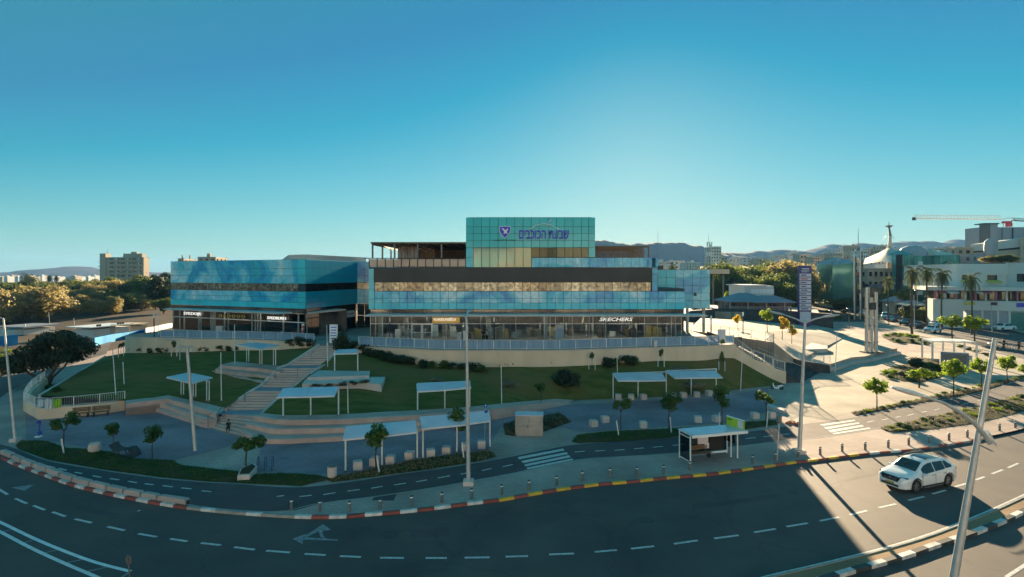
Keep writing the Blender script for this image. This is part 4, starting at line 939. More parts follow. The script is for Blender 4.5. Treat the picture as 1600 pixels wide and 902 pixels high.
# right wing set back
RW = 80.0; k_ = RW/D0
rw_o = thing('mall_wing', 'right wing of the mall, floating blue glass box at the corner', 'building', (25, 90, TZ))
WR = Wall((X(1020, RW), RW), (X(1108.5, RW), RW))
zt, zb = Zy(421.8, RW), Zy(482, RW)
WR.box('wall', 0, WR.L, zb, zt-.02, -22, -.12, 'panel_joint', rw_o)
WR.box('roof', .2, WR.L-.3, zt-.02, zt+.06, -21.8, -.3, 'grey_roof', rw_o)
cs = [WR.s_of(px) for px in (1027.5, 1041, 1055, 1068, 1082, 1095, 1108.5)]
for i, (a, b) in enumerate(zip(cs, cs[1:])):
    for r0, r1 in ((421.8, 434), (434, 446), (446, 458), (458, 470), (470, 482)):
        WR.pane('cladding_panel', a, b, Zy(r1, RW), Zy(r0, RW), 'teal_panel' if i < 2 else 'painted_reflection_panel', rw_o)
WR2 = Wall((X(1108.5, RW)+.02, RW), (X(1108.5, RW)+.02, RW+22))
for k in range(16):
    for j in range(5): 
        if k < 6: WR2.pane('cladding_panel', k*1.3, k*1.3+1.3, lerp(zb, zt, j/5), lerp(zb, zt, (j+1)/5), 'painted_reflection_panel', rw_o)
WR.box('soffit_wall', .5, WR.L-2.5, TZ, zb, -20, -4, 'dark_stone', rw_o)
for s_ in (WR.s_of(1078), WR.s_of(1104)): c = WR.pt(s_, -1.2, TZ); mb = MB(); mb.tube([c, c+Vector((0, 0, zb-TZ))], .22, 12); put('column', mb, M['column'], rw_o, smooth=True)
mb = MB(); mb.cbox(WR.pt(WR.s_of(1086), .1, Zy(460, RW)), (.3, .25, .5)); put('wall_lamp', mb, M['dark_metal'], rw_o)
for px, pz in ((1033, 421.5),): mb = MB(); mb.cbox(WR.pt(WR.s_of(px), -1, zt+.35), (1.0, .7, .6)); put('roof_unit', mb, M['dark_metal'], rw_o)
# ---------------------------------------------------------------- left wing
left = thing('left_mall_wing', 'low left wing of the mall with blue glass coloured with painted-in reflections above its shops', 'building', (-38, 85, TZ))
PL, PC, PR = (X(267, 85), 85), (X(477.5, 73.7), 73.7), (X(558.5, 88), 88)
WL = Wall(PL, PC); WF = Wall(PC, PR)
ZT, ZW1, ZW0, ZC = 15.13, 11.81, 10.74, 8.4
back = [(PR[0]+9, 88), (PR[0]+9, 118), (PL[0], 118)]
def inset(pts, d):
    c = Vector((sum(p[0] for p in pts)/len(pts), sum(p[1] for p in pts)/len(pts)))
    return [tuple(Vector(p) + (c-Vector(p)).normalized()*d) for p in pts]
foot = [PL, PC, PR] + back
mb = MB(); mb.prism(inset(foot, .22), ZC, ZT-.03); put('wall', mb, M['panel_joint'], left, fix=True)
mb = MB(); mb.prism(inset(foot, .6), ZT-.03, ZT+.04); put('roof', mb, M['grey_roof'], left, fix=True)
NC = 20
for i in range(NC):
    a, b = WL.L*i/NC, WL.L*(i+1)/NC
    for z0, z1, mt in ((13.9, ZT, 'painted_reflection_panel'), (12.9, 13.9, 'painted_reflection_panel'), (ZW1, 12.9, 'painted_reflection_panel'), (9.95, ZW0, 'painted_reflection_panel'), (9.25, 9.95, 'painted_reflection_panel'), (ZC, 9.25, 'teal_panel')):
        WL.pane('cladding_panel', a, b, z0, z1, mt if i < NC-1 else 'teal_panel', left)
    if i < NC-1: WL.pane('window_pane', a, b, ZW0, ZW1, 'bronze_reflection_glass', left, out=-.08)
NF = 9
for i in range(NF):
    a, b = WF.L*i/NF, WF.L*(i+1)/NF
    for z0, z1 in ((14.0, ZT), (12.9, 14.0), (ZW1, 12.9), (9.95, ZW0), (9.2, 9.95), (ZC, 9.2)): WF.pane('cladding_panel', a, b, z0, z1, 'deep_teal', left, gap=.02)
    WF.pane('window_pane', a, b, ZW0, ZW1, 'black_glass', left, out=-.08)
    WF.pane('dark_shop_pane', a, b, TZ+.05, 7.0, 'black_glass', left, out=-.2); WF.pane('dark_shop_pane', a, b, 7.05, ZC-.03, 'black_glass', left, out=-.2)
WF.box('shop_core', 8.6, WF.L, TZ, ZC, -6, -.3, 'interior', left)
# recessed link with windows
WK = Wall((PR[0], 88), (PR[0]+7, 88))
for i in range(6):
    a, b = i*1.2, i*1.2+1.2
    for z0, z1, mt in ((13.9, ZT, 'painted_reflection_panel'), (12.9, 13.9, 'painted_reflection_panel'), (ZW1, 12.9, 'painted_reflection_panel'), (ZW0, ZW1, 'bronze_reflection_glass'), (9.6, ZW0, 'painted_reflection_panel'), (ZC, 9.6, 'painted_reflection_panel'), (6.5, ZC, 'clerestory'), (TZ+.05, 6.5, 'clerestory')):
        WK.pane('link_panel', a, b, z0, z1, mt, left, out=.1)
# ground floor of the front
for i, (a, b) in enumerate([(WL.L*i/10, WL.L*(i+1)/10) for i in range(10)]):
    WL.pane('clerestory_pane', a, b, 7.75, ZC-.03, 'clerestory', left, out=-.25)
WL.box('canopy', 1.6, WL.L-2.6, 7.75, 7.93, -.3, 2.2, 'white_metal', left)
WL.box('canopy_edge', 1.55, WL.L-2.5, 7.77, 7.91, 2.21, 2.27, 'pale_stone', left)
WL.box('shop_floor', 0, WL.L, TZ-.1, FZ+.06, -8, -.3, 'interior_floor', left)
WL.box('shop_ceiling', 0, WL.L, 7.72, 7.95, -8, -.3, 'white_plaster', left)
WL.box('shop_back_wall', 0, WL.L, FZ, 7.7, -8.2, -7.9, 'interior', left)
WL.box('shop_side_wall', 0.02, .2, FZ, 7.7, -8, -4, 'interior', left)
ml_ = [267.5, 278, 285, 308, 311, 327, 330, 333, 348, 354, 391, 396, 400, 404, 440, 463.5, 477]
for a, b in zip(ml_, ml_[1:]):
    a, b = WL.s_of(a), WL.s_of(b)
    WL.pane('shop_window', a, b, FZ+.05, 6.45, 'shop_glass', left, out=-.32, th=.03, gap=.05)
    WL.pane('transom_pane', a, b, 6.55, 7.66, 'shop_glass', left, out=-.32, th=.03, gap=.05)
for a in ml_: a = WL.s_of(a); WL.box('mullion', a-.035, a+.035, FZ, 7.66, -.37, -.22, 'galv', left)
WL.box('transom', 0, WL.L, 6.45, 6.55, -.38, -.2, 'white_metal', left)
for px in (329, 391.5, 463): a = WL.s_of(px); WL.box('column', a, a+.45, FZ, 7.66, -1.1, -.45, 'column', left)
a = WL.s_of(268); WL.box('column', a+.2, a+1.4, FZ, 7.66, -1.4, -.5, 'column', left)
for px in (320, 360, 398, 436, 468): a = WL.s_of(px); WL.box('partition', a, a+.2, FZ+.06, 7.6, -7.8, -1.6, 'interior', left)
displays(WL, [(rnd.uniform(285, 470), FZ+.06, FZ+rnd.uniform(.5, 1.4), rnd.uniform(.8, 3.5), rnd.choice(['mannequin', 'mannequin', 'mannequin', 'white_paint', 'wood', 'cloth_grey'])) for i in range(34)], left)
for i in range(13): c = WL.pt(WL.s_of(283+i*14), -rnd.uniform(1.5, 4), 7.66); mb = MB(); mb.cbox(c, (.45, .12, .05)); put('ceiling_lamp', mb, M['shop_lamp'], left)
# red poster at the corner shop, cream sign on the side face
a = WL.s_of(470); WL.box('poster', a, a+.62, FZ+.3, 6.35, -.20, -.15, 'sign_white', left, label='red and white standing poster')
WL.box('poster_print', a+.08, a+.54, 5.1, 5.55, -.149, -.13, 'poster_red', left); WL.box('poster_print', a+.08, a+.54, 5.75, 6.15, -.149, -.13, 'poster_red', left); WL.box('poster_print', a+.28, a+.56, 5.56, 5.74, -.149, -.132, 'poster_red', left)
# white plant room on the roof
rr = [(X(452, 80), 80), (X(478, 78), 78), (X(572, 92), 92), (X(560, 112), 112), (X(440, 108), 108)]
mb = MB(); mb.prism(rr, ZT, ZT+.75); put('plant_room', mb, M['white_plaster'], left, fix=True)
mb = MB(); mb.prism(inset(rr, -.25), ZT+.75, ZT+.83); put('plant_room_roof', mb, M['white_metal'], left, fix=True)

# ---------------------------------------------------------------- lettering
def text_obj(name, s, w, s0, s1, zc, height, mt, parent, out=.08, depth=.05, bold=0.0, shear=0.0, label=None, space=1.0):
    cu = bpy.data.curves.new('t', 'FONT'); cu.body = s; cu.extrude = .5*depth; cu.offset = bold; cu.align_x = 'CENTER'; cu.align_y = 'CENTER'; cu.size = 1; cu.shear = shear; cu.resolution_u = 3; cu.space_character = space
    t = bpy.data.objects.new('t', cu); sc.collection.objects.link(t); bpy.context.view_layer.update()
    me = bpy.data.meshes.new_from_object(t.evaluated_get(bpy.context.evaluated_depsgraph_get())); bpy.data.objects.remove(t); 
    if not me.vertices: return None
    xs = [v.co.x for v in me.vertices]; ys = [v.co.y for v in me.vertices]; cx, cy = (min(xs)+max(xs))/2, (min(ys)+max(ys))/2
    fx = (s1-s0)/(max(xs)-min(xs)); fy = height/(max(ys)-min(ys))
    for v in me.vertices: v.co = Vector(((v.co.x-cx)*fx, -v.co.z-depth/2, (v.co.y-cy)*fy))
    me.materials.clear(); me.materials.append(M[mt]); bmm = bmesh.new(); bmm.from_mesh(me); bmesh.ops.recalc_face_normals(bmm, faces=bmm.faces); bmm.to_mesh(me); bmm.free()
    o = link(bpy.data.objects.new(name, me)); 
    if parent: o.parent = parent
    o.location = w.pt((s0+s1)/2, out, zc) - (wloc(parent) if parent else Vector((0,0,0))); o.rotation_euler = (0, 0, w.rz)
    if label: o['label'] = label
    return o
sign = thing('name_sign', 'large dark blue Hebrew lettering under a white arc on the teal sign tower', 'sign', (sx(850), D0-.1, mz(367)))
heb = '\u05e9\u05d1\u05e2\u05ea \u05d4\u05db\u05d5\u05db\u05d1\u05d9\u05dd'[::-1]
text_obj('lettering', heb, W0, sx(811), sx(888.5), mz(366.8), 1.12, 'sign_blue', sign, out=.09, depth=.14, bold=.018)
arc = [at(829 + i*2.2, 358.2 - 8.2*math.sin(math.pi*(i/20)**.9), D0-.18) for i in range(21)]
mb = MB(); mb.tube(arc, .055, 6); put('white_arc', mb, M['sign_white'], sign, smooth=True)
mb = MB(); mb.tube([at(862, 342.5, D0-.2), at(858, 346, D0-.2), at(855, 351, D0-.2), at(854.5, 357, D0-.2)], [.03, .06, .05, .02], 6); put('swoosh', mb, M['sign_white'], sign, smooth=True)
mb = MB(); mb.tube([at(861, 342.5, D0-.15), at(856, 347, D0-.15), at(853, 353, D0-.15)], [.03, .07, .03], 6); put('swoosh', mb, M['deep_teal'], sign, smooth=True)
logo = thing('shield_logo', 'dark blue shield emblem with a white flying figure and small caption left of the lettering', 'sign', (sx(788.5), D0-.1, mz(363)))
sh = [(781, 355), (785, 354.3), (788.5, 354.2), (793, 354.3), (797, 355), (797.4, 359.5), (796, 363.5), (793, 367.5), (789, 371.5), (788.3, 371.5), (784.5, 367.5), (781.6, 363.5), (780.6, 359.5)]
def plate(px, y, th, scale=1.0):
    cx = sum(p[0] for p in px)/len(px); cy = sum(p[1] for p in px)/len(px)
    P = [(sx(cx+(a-cx)*scale), mz(cy+(b-cy)*scale)) for a, b in px]; n_ = len(P); mb = MB()
    mb.add([(a, y, z) for a, z in P] + [(a, y-th, z) for a, z in P], [tuple(range(n_)), tuple(range(n_, 2*n_))] + [(i, (i+1) % n_, n_+(i+1) % n_, n_+i) for i in range(n_)]); return mb
put('shield_rim', plate(sh, D0-.07, .05, 1.1), M['sign_white'], logo, fix=True)
put('shield', plate(sh, D0-.122, .05), M['sign_blue'], logo, fix=True)
put('figure', plate([(783.5,357),(787,357.5),(789.5,360),(792,358.5),(793,356.5),(794,359.5),(791.5,362),(793.5,366),(790,364.5),(786.5,366.3),(788,362.5),(785.5,359.5)], D0-.174, .03), M['sign_white'], logo, fix=True)
text_obj('caption', 'HASCONTOLOMBAN', W0, sx(771.5), sx(805.5), mz(375.6), .22, 'sign_black', logo, out=.07, depth=.03)
s2 = thing('shop_sign', 'white italic SKECHERS lettering over the right-hand shop', 'sign', (sx(962), D0-.1, 7))
text_obj('lettering', 'SKECHERS', W0, sx(936.5), sx(988.5), mz(499.1), .46, 'lit_white', s2, out=.0, depth=.10, bold=.015, shear=.25)
s2b = W0.box('shadow_board', sx(935), sx(989.5), mz(501.8), mz(495.6), -.30, -.12, 'sign_black', s2)  # added dark board standing in for the letters' shadow outline on the glass
s3 = thing('shop_sign', 'white VUARESUNSEROS lettering on a gilt board over the central shop', 'sign', (sx(695), D0-.1, 7))
W0.box('board', sx(675), sx(718), mz(505.2), mz(496.6), -.3, -.2, 'gold', s3)
text_obj('lettering', 'VUARESUNSEROS', W0, sx(677), sx(712), mz(499.6), .34, 'lit_white', s3, out=-.15, depth=.08, bold=.008)
s4 = thing('shop_sign', 'white SYKDOJR lettering on the leftmost shop of the left wing', 'sign', tuple(WL.pt(WL.s_of(300), 0, 7)))
text_obj('lettering', 'SYKDOJR', WL, WL.s_of(286.5), WL.s_of(313.5), 7.05, .56, 'lit_white', s4, out=-.12, depth=.1, bold=.006)
s5 = thing('shop_sign', 'row of gold ring letters over the middle shop of the left wing', 'sign', tuple(WL.pt(WL.s_of(360), 0, 7)))
text_obj('lettering', '\u24d0\u24dd\u24dd\u24de\u24d0' if False else 'O A O O O O', WL, WL.s_of(341), WL.s_of(382), 7.0, .46, 'gold', s5, out=-.12, depth=.1, bold=.03)
s6 = thing('shop_sign', 'white SVKDRURE1 lettering over the right shop of the left wing', 'sign', tuple(WL.pt(WL.s_of(430), 0, 7)))
text_obj('lettering', 'SVKDRURE1', WL, WL.s_of(417), WL.s_of(446), 6.98, .42, 'lit_white', s6, out=-.12, depth=.1, bold=.006)
s7 = thing('wall_sign', 'small cream sign with dark script on the dark side face of the left wing', 'sign', tuple(WF.pt(WF.s_of(546), 0, 7)))
a, b = WF.s_of(538), WF.s_of(554); WF.box('board', a, b, 6.4, 7.4, -.05, .05, 'sign_white', s7)
text_obj('lettering', 'Lougi', WF, a+.4, b-.4, 6.95, .4, 'sign_black', s7, out=.06, depth=.02)
text_obj('poster_text', 'LCD', W0, sx(870), sx(879.5), mz(515.5), .30, 'sign_blue', mall, out=-.12, depth=.02)
# ================================================================ BUILDINGS AROUND, HILLS
def mountain(name, ridge, D, depth, seed, label):
    """a ridge whose crest follows the skyline, with spurs falling towards us"""
    n_ = 360; xs = [lerp(ridge[0][0], ridge[-1][0], i/(n_-1)) for i in range(n_)]
    def yy(x):
        for (x0, y0), (x1, y1) in zip(ridge, ridge[1:]):
            if x0 <= x <= x1: return lerp(y0, y1, (x-x0)/(x1-x0))
        return ridge[-1][1]
    mb = MB(); rows = 22
    for j in range(rows):
        t = j/(rows-1); prof = math.sin(min(1, t/.62)*math.pi/2)**1.25 if t < .62 else math.cos((t-.62)/.38*math.pi/2)
        d = D - depth*.62 + depth*t
        for x in xs:
            jag = 1 + .055*noise.fractal(Vector((x*.045, seed*3, 0)), 1.0, 2.0, 4)*(prof**3)
            X_ = (x-800)/F*D; hz = (Zy(yy(x), D)) * prof * jag
            nz = noise.fractal(Vector((X_/D*9, d/D*9, seed)), 1.0, 2.0, 5)
            nz2 = noise.ridged_multi_fractal(Vector((X_/D*14, d/D*10, seed+5)), 1.0, 2.0, 4, 1.0, 2.0)
            k = (1-prof)*prof*2.2
            mb.v.append(Vector((X_, d + nz*depth*.02, max(-2, hz + hz*0.10*nz*(.3+k) + (nz2-1.0)*Zy(yy(x), D)*.22*k + (5.0*nz*D/2500 if prof > .8 else 0)))))
    for j in range(rows-1):
        for i in range(n_-1): mb.f.append((j*n_+i, j*n_+i+1, (j+1)*n_+i+1, (j+1)*n_+i))
    o = put(name, mb, M['mountain'], smooth='all', fix=True); o['kind'] = 'structure'; o['label'] = label
    return o
mountain('mountain', [(-60,431),(9,431),(19,428),(28,429),(36,431),(53,424),(60,425),(68,426),(80,420.7),(88,420),(96,419),(110,418.5),(125,417),(138,421),(146,422),(154,423),(200,425),(260,428),(330,431)], 3200, 800, 1.3, 'low blue grey mountain range beyond the trees')
mountain('mountain', [(800,425),(860,400),(930,377),(945,379),(960,384),(980,382),(1000,379),(1025,378.5),(1040,379),(1060,381),(1086,384),(1104,391),(1125,394),(1155,396),(1180,405),(1230,420),(1280,431)], 2400, 620, 4.1, 'broad hazy mountain behind the mall')
mountain('mountain', [(1040,425),(1100,405),(1130,397),(1155,396),(1176,392.6),(1200,393),(1221,390),(1240,391.5),(1256,391.7),(1280,386),(1300,382),(1318,383),(1338,379),(1362,380.5),(1380,382),(1395,380),(1411,377),(1425,381),(1443,377.5),(1458,380),(1472,382),(1485,379),(1493,377),(1504,379),(1520,376),(1535,380),(1560,374),(1600,378),(1700,372),(1820,390)], 3000, 700, 7.7, 'long jagged mountain chain on the right skyline')
# rising ground under the town on the right
def hillside(name, x0, x1, d0, d1, h, mt='hill_soil'):
    mb = MB(); nx, ny = 50, 24
    for j in range(ny):
        t = j/(ny-1); d = lerp(d0, d1, t)
        for i in range(nx):
            s_ = i/(nx-1); X_ = lerp(x0, x1, s_)*(.6+.4*d/d0)
            e_ = min(1, min(s_, 1-s_)*5); z = h*(math.sin(t*math.pi/2)**1.5)*e_*(1+.15*noise.noise(Vector((X_*.01, d*.01, 1))))
            mb.v.append(Vector((X_, d, z-.02 if t else -.2)))
    for j in range(ny-1):
        for i in range(nx-1): mb.f.append((j*nx+i, j*nx+i+1, (j+1)*nx+i+1, (j+1)*nx+i))
    o = put(name, mb, M[mt], smooth='all', fix=True); o['kind'] = 'structure'; return terr(o)
hillside('hill', 60, 520, 230, 700, 26)
hillside('hill', 60, 1500, 720, 1500, 34)
hillside('slope', -330, -60, 118, 260, 4.5, 'dust')
BV = build_bvh()

def building(name, label, px0, px1, ytop, ybase, d, mt='white_plaster', depth=12, floors=3, cols_=4, roofbits=True, wmt='black_glass', rot=0.0, group=None, win=(.5, .45), cat='building', roof_mt='grey_roof', sub=True):
    x0, x1 = X(px0, d), X(px1, d); zt = Zy(ytop, d); zb = Zy(ybase, d); c = ((x0+x1)/2, d, zb)
    r = thing(name, label, cat, c, group); w = Wall((x0, d), (x1, d)); L = w.L
    w.box('wall', 0, L, min(zb, zb)-3, zt, -depth, 0, mt, r)
    w.box('parapet', -.12, L+.12, zt, zt+.35, -.25, .1, mt, r); w.box('parapet', -.12, L+.12, zt, zt+.35, -depth-.1, -depth+.15, mt, r)
    w.box('roof', .02, L-.02, zt-.0+.01, zt+.12, -depth+.16, -.26, roof_mt, r)
    fh = (zt-zb)/floors
    for f_ in range(floors):
        for k in range(cols_):
            a = L*(k+.5)/cols_; ww = L/cols_*win[0]; z0 = zb+fh*f_+fh*.3; z1 = z0+fh*win[1]
            w.pane('window_pane', a-ww/2, a+ww/2, z0, z1, wmt, r, out=.04, th=.03, gap=0)
            if sub: w.box('window_sill', a-ww/2-.1, a+ww/2+.1, z0-.14, z0-.03, .0, .18, mt, r)
    # side face windows towards the camera
    side = -1 if (x0+x1)/2 > 0 else 1
    wl = Wall((x0, d+depth), (x0, d)) if side < 0 else Wall((x1, d), (x1, d+depth))
    nc = max(1, int(depth/4))
    for f_ in range(floors):
        for k in range(nc):
            a = depth*(k+.5)/nc; z0 = zb+fh*f_+fh*.3; wl.pane('window_pane', a-.6, a+.6, z0, z0+fh*win[1], wmt, r, out=.04, th=.03, gap=0)
    if roofbits:
        rr_ = random.Random(int(px0*7+d)); 
        for k in range(rr_.randint(1, 3)):
            a = rr_.uniform(.1, .8)*L; o_ = -rr_.uniform(.2, .8)*depth; s_ = min(L*.18, 3)
            w.box('roof_room', a, a+s_, zt+.12, zt+.12+rr_.uniform(.8, 2.4), o_-s_, o_, mt, r)
    return r, w
# the hotel over the trees at the left
h, w = building('hotel', 'tan seven storey hotel with recessed balconies rising over the trees', 166, 224.5, 403, 436, 330, 'cream_plaster', 5, 1, 1, False, win=(.01, .01))
zt, zb = Zy(403, 330), Zy(436, 330); L = w.L; FL = 5
for f_ in range(FL):
    z0 = lerp(zb, zt, (f_+.12)/FL)
    for k in range(6):
        a0 = L*(.09+k*.148); a1 = a0+L*.115
        w.box('balcony_recess', a0, a1, z0+.9, z0+2.1, 0.0, .06, 'black_glass', h); w.box('balcony_rail', a0-.2, a1+.2, z0-.1, z0+.85, .0, .9, 'cream_plaster', h)
        if k % 2: w.box('curtain', a0+.3, a0+1.3, z0+.9, z0+2.05, .061, .09, 'white_plaster', h)
w.box('stair_tower', -3.5, -.02, zb-3, zt+2.6, -4, .6, 'cream_plaster', h)
for k in range(3): w.box('round_balcony', -5.2+k*.3, -3.52, zt-8+k*2.6, zt-7.6+k*2.6, -6, .4, 'white_plaster', h)
w.box('roof_room', L*.42, L*.93, zt+.4, zt+2.6, -4.5, -1, 'cream_plaster', h); w.box('roof_room', L*.6, L*.75, zt+2.6, zt+3.7, -4, -2, 'cream_plaster', h)
mb = MB(); c = w.pt(.1, -1, zt+2.6); mb.tube([c, c+Vector((0,0,2.4))], .12, 6); put('mast', mb, M['dark_metal'], h)
for (a, b, y0, y1, lab) in ((278,287,405,412,'small sand coloured roof block just over the left end of the mall wing'), (309,337,402.5,412,'flat roofed tan block peeping over the left mall wing')):
    building('apartment_building', lab, a, b, y0, y1+25, 300, 'cream_plaster', 12, 4, 3)
# far white town under the left mountains
rt = random.Random(11); k = 0
for x in list(range(-10, 160, 8)):
    w_ = rt.uniform(3.5, 8); y = rt.uniform(430, 433.5); k += 1
    d = rt.uniform(900, 1300); t = thing('far_house', f'small pale town house under the left mountains, {ORD[k-1]} from the left', 'house', (X(x, d), d, 0), 'pale houses under the left mountains')
    zz = Zy(y, d); mb = MB(); mb.box((X(x, d), d, -1), (X(x+w_, d), d+14, zz)); mb.box((X(x+w_*.2, d), d+3, zz), (X(x+w_*.5, d), d+8, zz+1.5)); put('wall', mb, M[rt.choice(['white_plaster', 'white_plaster', 'cream_plaster'])], t)
# town on the right: scattered houses
spots = [(1026,1044,410,423,420),(1046,1070,408,421,470),(1072,1094,411,422,380),(1122,1136,402,416,520),(1139,1156,404,418,560),(1160,1180,403,415,600),(1182,1200,405,418,520),(1210,1232,399,414,620),(1236,1247,394,412,640),(1250,1266,398,414,560),(1270,1284,402,416,500),(1286,1300,398,414,520),(1302,1316,396,412,470),(1318,1330,388,408,520),(1332,1344,384,408,500),(1346,1356,392,410,430),(1360,1376,390,408,520),(1378,1392,384,404,560),(1396,1408,391,408,440),(1412,1430,388,405,520),(1432,1446,386,402,560),(1448,1462,390,404,500),(1466,1480,388,403,480),(1484,1498,386,400,520),(1500,1512,392,408,430),(1512,1528,384,402,500)]
for i, (a, b, y0, y1, d) in enumerate(spots):
    building('town_building', f'pale block of the hillside town on the right, {ORD[i]} from the mall outwards', a, b, y0, y1, d, rt.choice(['white_plaster', 'white_plaster', 'cream_plaster']), 14, rt.choice([2, 3, 3]), rt.choice([3, 4, 5]), group='hillside town blocks', sub=False)
spots2 = [(1196,1212,428,442,300),(1268,1284,430,452,235),(1284,1300,424,446,262),(1300,1318,430,452,232),(1318,1336,422,440,275),(1340,1356,428,446,250),(1290,1316,412,426,330),(1330,1352,408,424,340),(1366,1388,404,424,330),(1214,1240,436,449,240)]
for i, (a, b, y0, y1, d) in enumerate(spots2):
    building('town_building', f'{["white","sand coloured"][i%2]} shop building at the far end of the side road, {ORD[i]} of its row', a, b, y0, y1+6, d, ['white_plaster','cream_plaster'][i % 2], 10, 2, 4, group='shop buildings by the side road', sub=False)
# white block with antennas behind the mall corner
h, w = building('office_tower', 'white hazy office block beside the lattice antenna mast', 1111, 1127, 386, 425, 420, 'white_plaster', 14, 8, 4)
am = thing('antenna_mast', 'lattice telecom mast with panel antennas left of the white office block', 'mast', (X(1107, 400), 400, 0)); zt = Zy(378, 400); xm = X(1107, 400)
mb = MB(); 
for a, b in ((-1,-1),(1,-1),(1,1),(-1,1)): mb.tube([(xm+a*1.3, 400+b*1.3, 0), (xm+a*.7, 400+b*.7, zt)], .16, 5)
for k in range(12):
    z = zt*k/12; z2 = zt*(k+1)/12; mb.tube([(xm-1.2, 398.8, z), (xm+1.2, 398.8, z2)], .1, 4); mb.tube([(xm+1.2, 398.8, z), (xm-1.2, 398.8, z2)], .1, 4)
put('lattice', mb, M['mid_metal'], am)
for s_ in (-1.6, 0, 1.6): mb = MB(); mb.cbox((xm+s_, 398, zt-2.5), (.7, .4, 4.5)); mb.cbox((xm+s_, 398, zt-9), (.7, .4, 3)); put('antenna_panel', mb, M['sign_white'], am)
mb = MB(); mb.tube([(xm, 400, zt), (xm, 400, zt+6)], .1, 5); put('whip_aerial', mb, M['mid_metal'], am)
mp_ = thing('lightning_mast', 'very thin mast on the far roofs right of the mall', 'mast', (X(1028, 200), 200, 0)); mb = MB(); mb.tube([(X(1028,200),200,0), (X(1028,200),200,Zy(362,200))], [.15,.04], 6); put('pole', mb, M['mid_metal'], mp_)
mp_ = thing('lightning_mast', 'tall thin radio mast on the ridge left of the tent roof', 'mast', (X(1341, 500), 500, 20)); mb = MB(); mb.tube([(X(1341,500),500,20), (X(1341,500),500,Zy(372,500)), (X(1341,500),500,Zy(357,500))], [.3,.25,.1], 6); put('pole', mb, M['mid_metal'], mp_)
# restaurant with blue grey hip roof on the dark wall
rs = thing('restaurant', 'low restaurant with blue-grey hipped roofs and a railed veranda above the dark wall', 'building', (X(1190,140), 140, 3.9))
def hip(nm, x0, x1, y0, y1, z0, z1, ins, mt, parent):
    mb = MB(); mb.add([(x0,y0,z0),(x1,y0,z0),(x1,y1,z0),(x0,y1,z0),(x0+ins,(y0+y1)/2-.3,z1),(x1-ins,(y0+y1)/2-.3,z1),(x1-ins,(y0+y1)/2+.3,z1),(x0+ins,(y0+y1)/2+.3,z1),(x0,y0,z0-.2),(x1,y0,z0-.2),(x1,y1,z0-.2),(x0,y1,z0-.2)],
        [(0,1,5,4),(1,2,6,5),(2,3,7,6),(3,0,4,7),(4,5,6,7),(8,9,1,0),(9,10,2,1),(10,11,3,2),(11,8,0,3),(11,10,9,8)]); return put(nm, mb, M[mt], parent, fix=True)
dR = 137.0
hip('hip_roof', X(1142,dR), X(1212,dR), dR, dR+12, Zy(471.5,dR), Zy(459,dR), 4.5, 'grey_roof', rs)
hip('hip_roof', X(1178,dR), X(1243,dR), dR-.6, dR+8, Zy(472.2,dR), Zy(462.5,dR), 3.5, 'grey_roof', rs)
Wr = Wall((X(1144,dR), dR+1.4), (X(1240,dR), dR+1.4))
Wr.box('wall', 0, Wr.L, 3.9, Zy(472,dR), -8, -1.2, 'interior', rs)
for k in range(11):
    a = Wr.L*k/10; Wr.box('veranda_post', a-.1, a+.1, 3.9, Zy(472,dR)-.2, -.1, .1, 'wood' if k % 3 else 'pale_stone', rs)
Wr.box('veranda_rail', 0, Wr.L, 4.9, 5.0, .3, .42, 'galv', rs)
mb = MB()
for k in range(80): c = Wr.pt(Wr.L*k/79, .36, 4.4); mb.cbox(c, (.05, .05, 1.0))
put('veranda_bars', mb, M['galv'], rs, kind='stuff')
for k in range(10): c = Wr.pt(1.0+k*1.5, -.6, 4.3); mb = MB(); mb.cbox(c, (.7,.7,.06)); mb.tube([c-Vector((0,0,.4)), c], .05, 6); put('cafe_table', mb, M['wood'], rs)
Wr.box('back_building', Wr.L*.55, Wr.L*1.06, 3.9, Zy(447,148), -22, -11, 'white_plaster', rs); 
for k in range(6): Wr.pane('clerestory_window', Wr.L*.66+k*1.05, Wr.L*.66+k*1.05+1.0, Zy(459,148), Zy(452,148), 'sign_white', rs, out=-10.95, th=.05)
Wr.box('curved_roof', Wr.L*.52, Wr.L*.92, Zy(447,148), Zy(445.5,148), -23, -10.2, 'white_metal', rs)
# bus-like rounded canopy and car park behind the wing
cp = thing('parking_canopy', 'cream round-edged canopy on posts behind the right mall wing', 'canopy', (X(1122,170),170,0))
P_ = [(X(1098,170),168),(X(1136,170),168),(X(1141,170),171),(X(1141,170),178),(X(1136,170),182),(X(1098,170),182)]
mb = MB(); mb.prism(P_, Zy(428,170), Zy(421,170)); put('roof', mb, M['cream_plaster'], cp)
for x in (1102,1118,1134): mb = MB(); mb.tube([(X(x,170),172,0), (X(x,170),172,Zy(428,170))], .3, 8); put('post', mb, M['mid_metal'], cp)
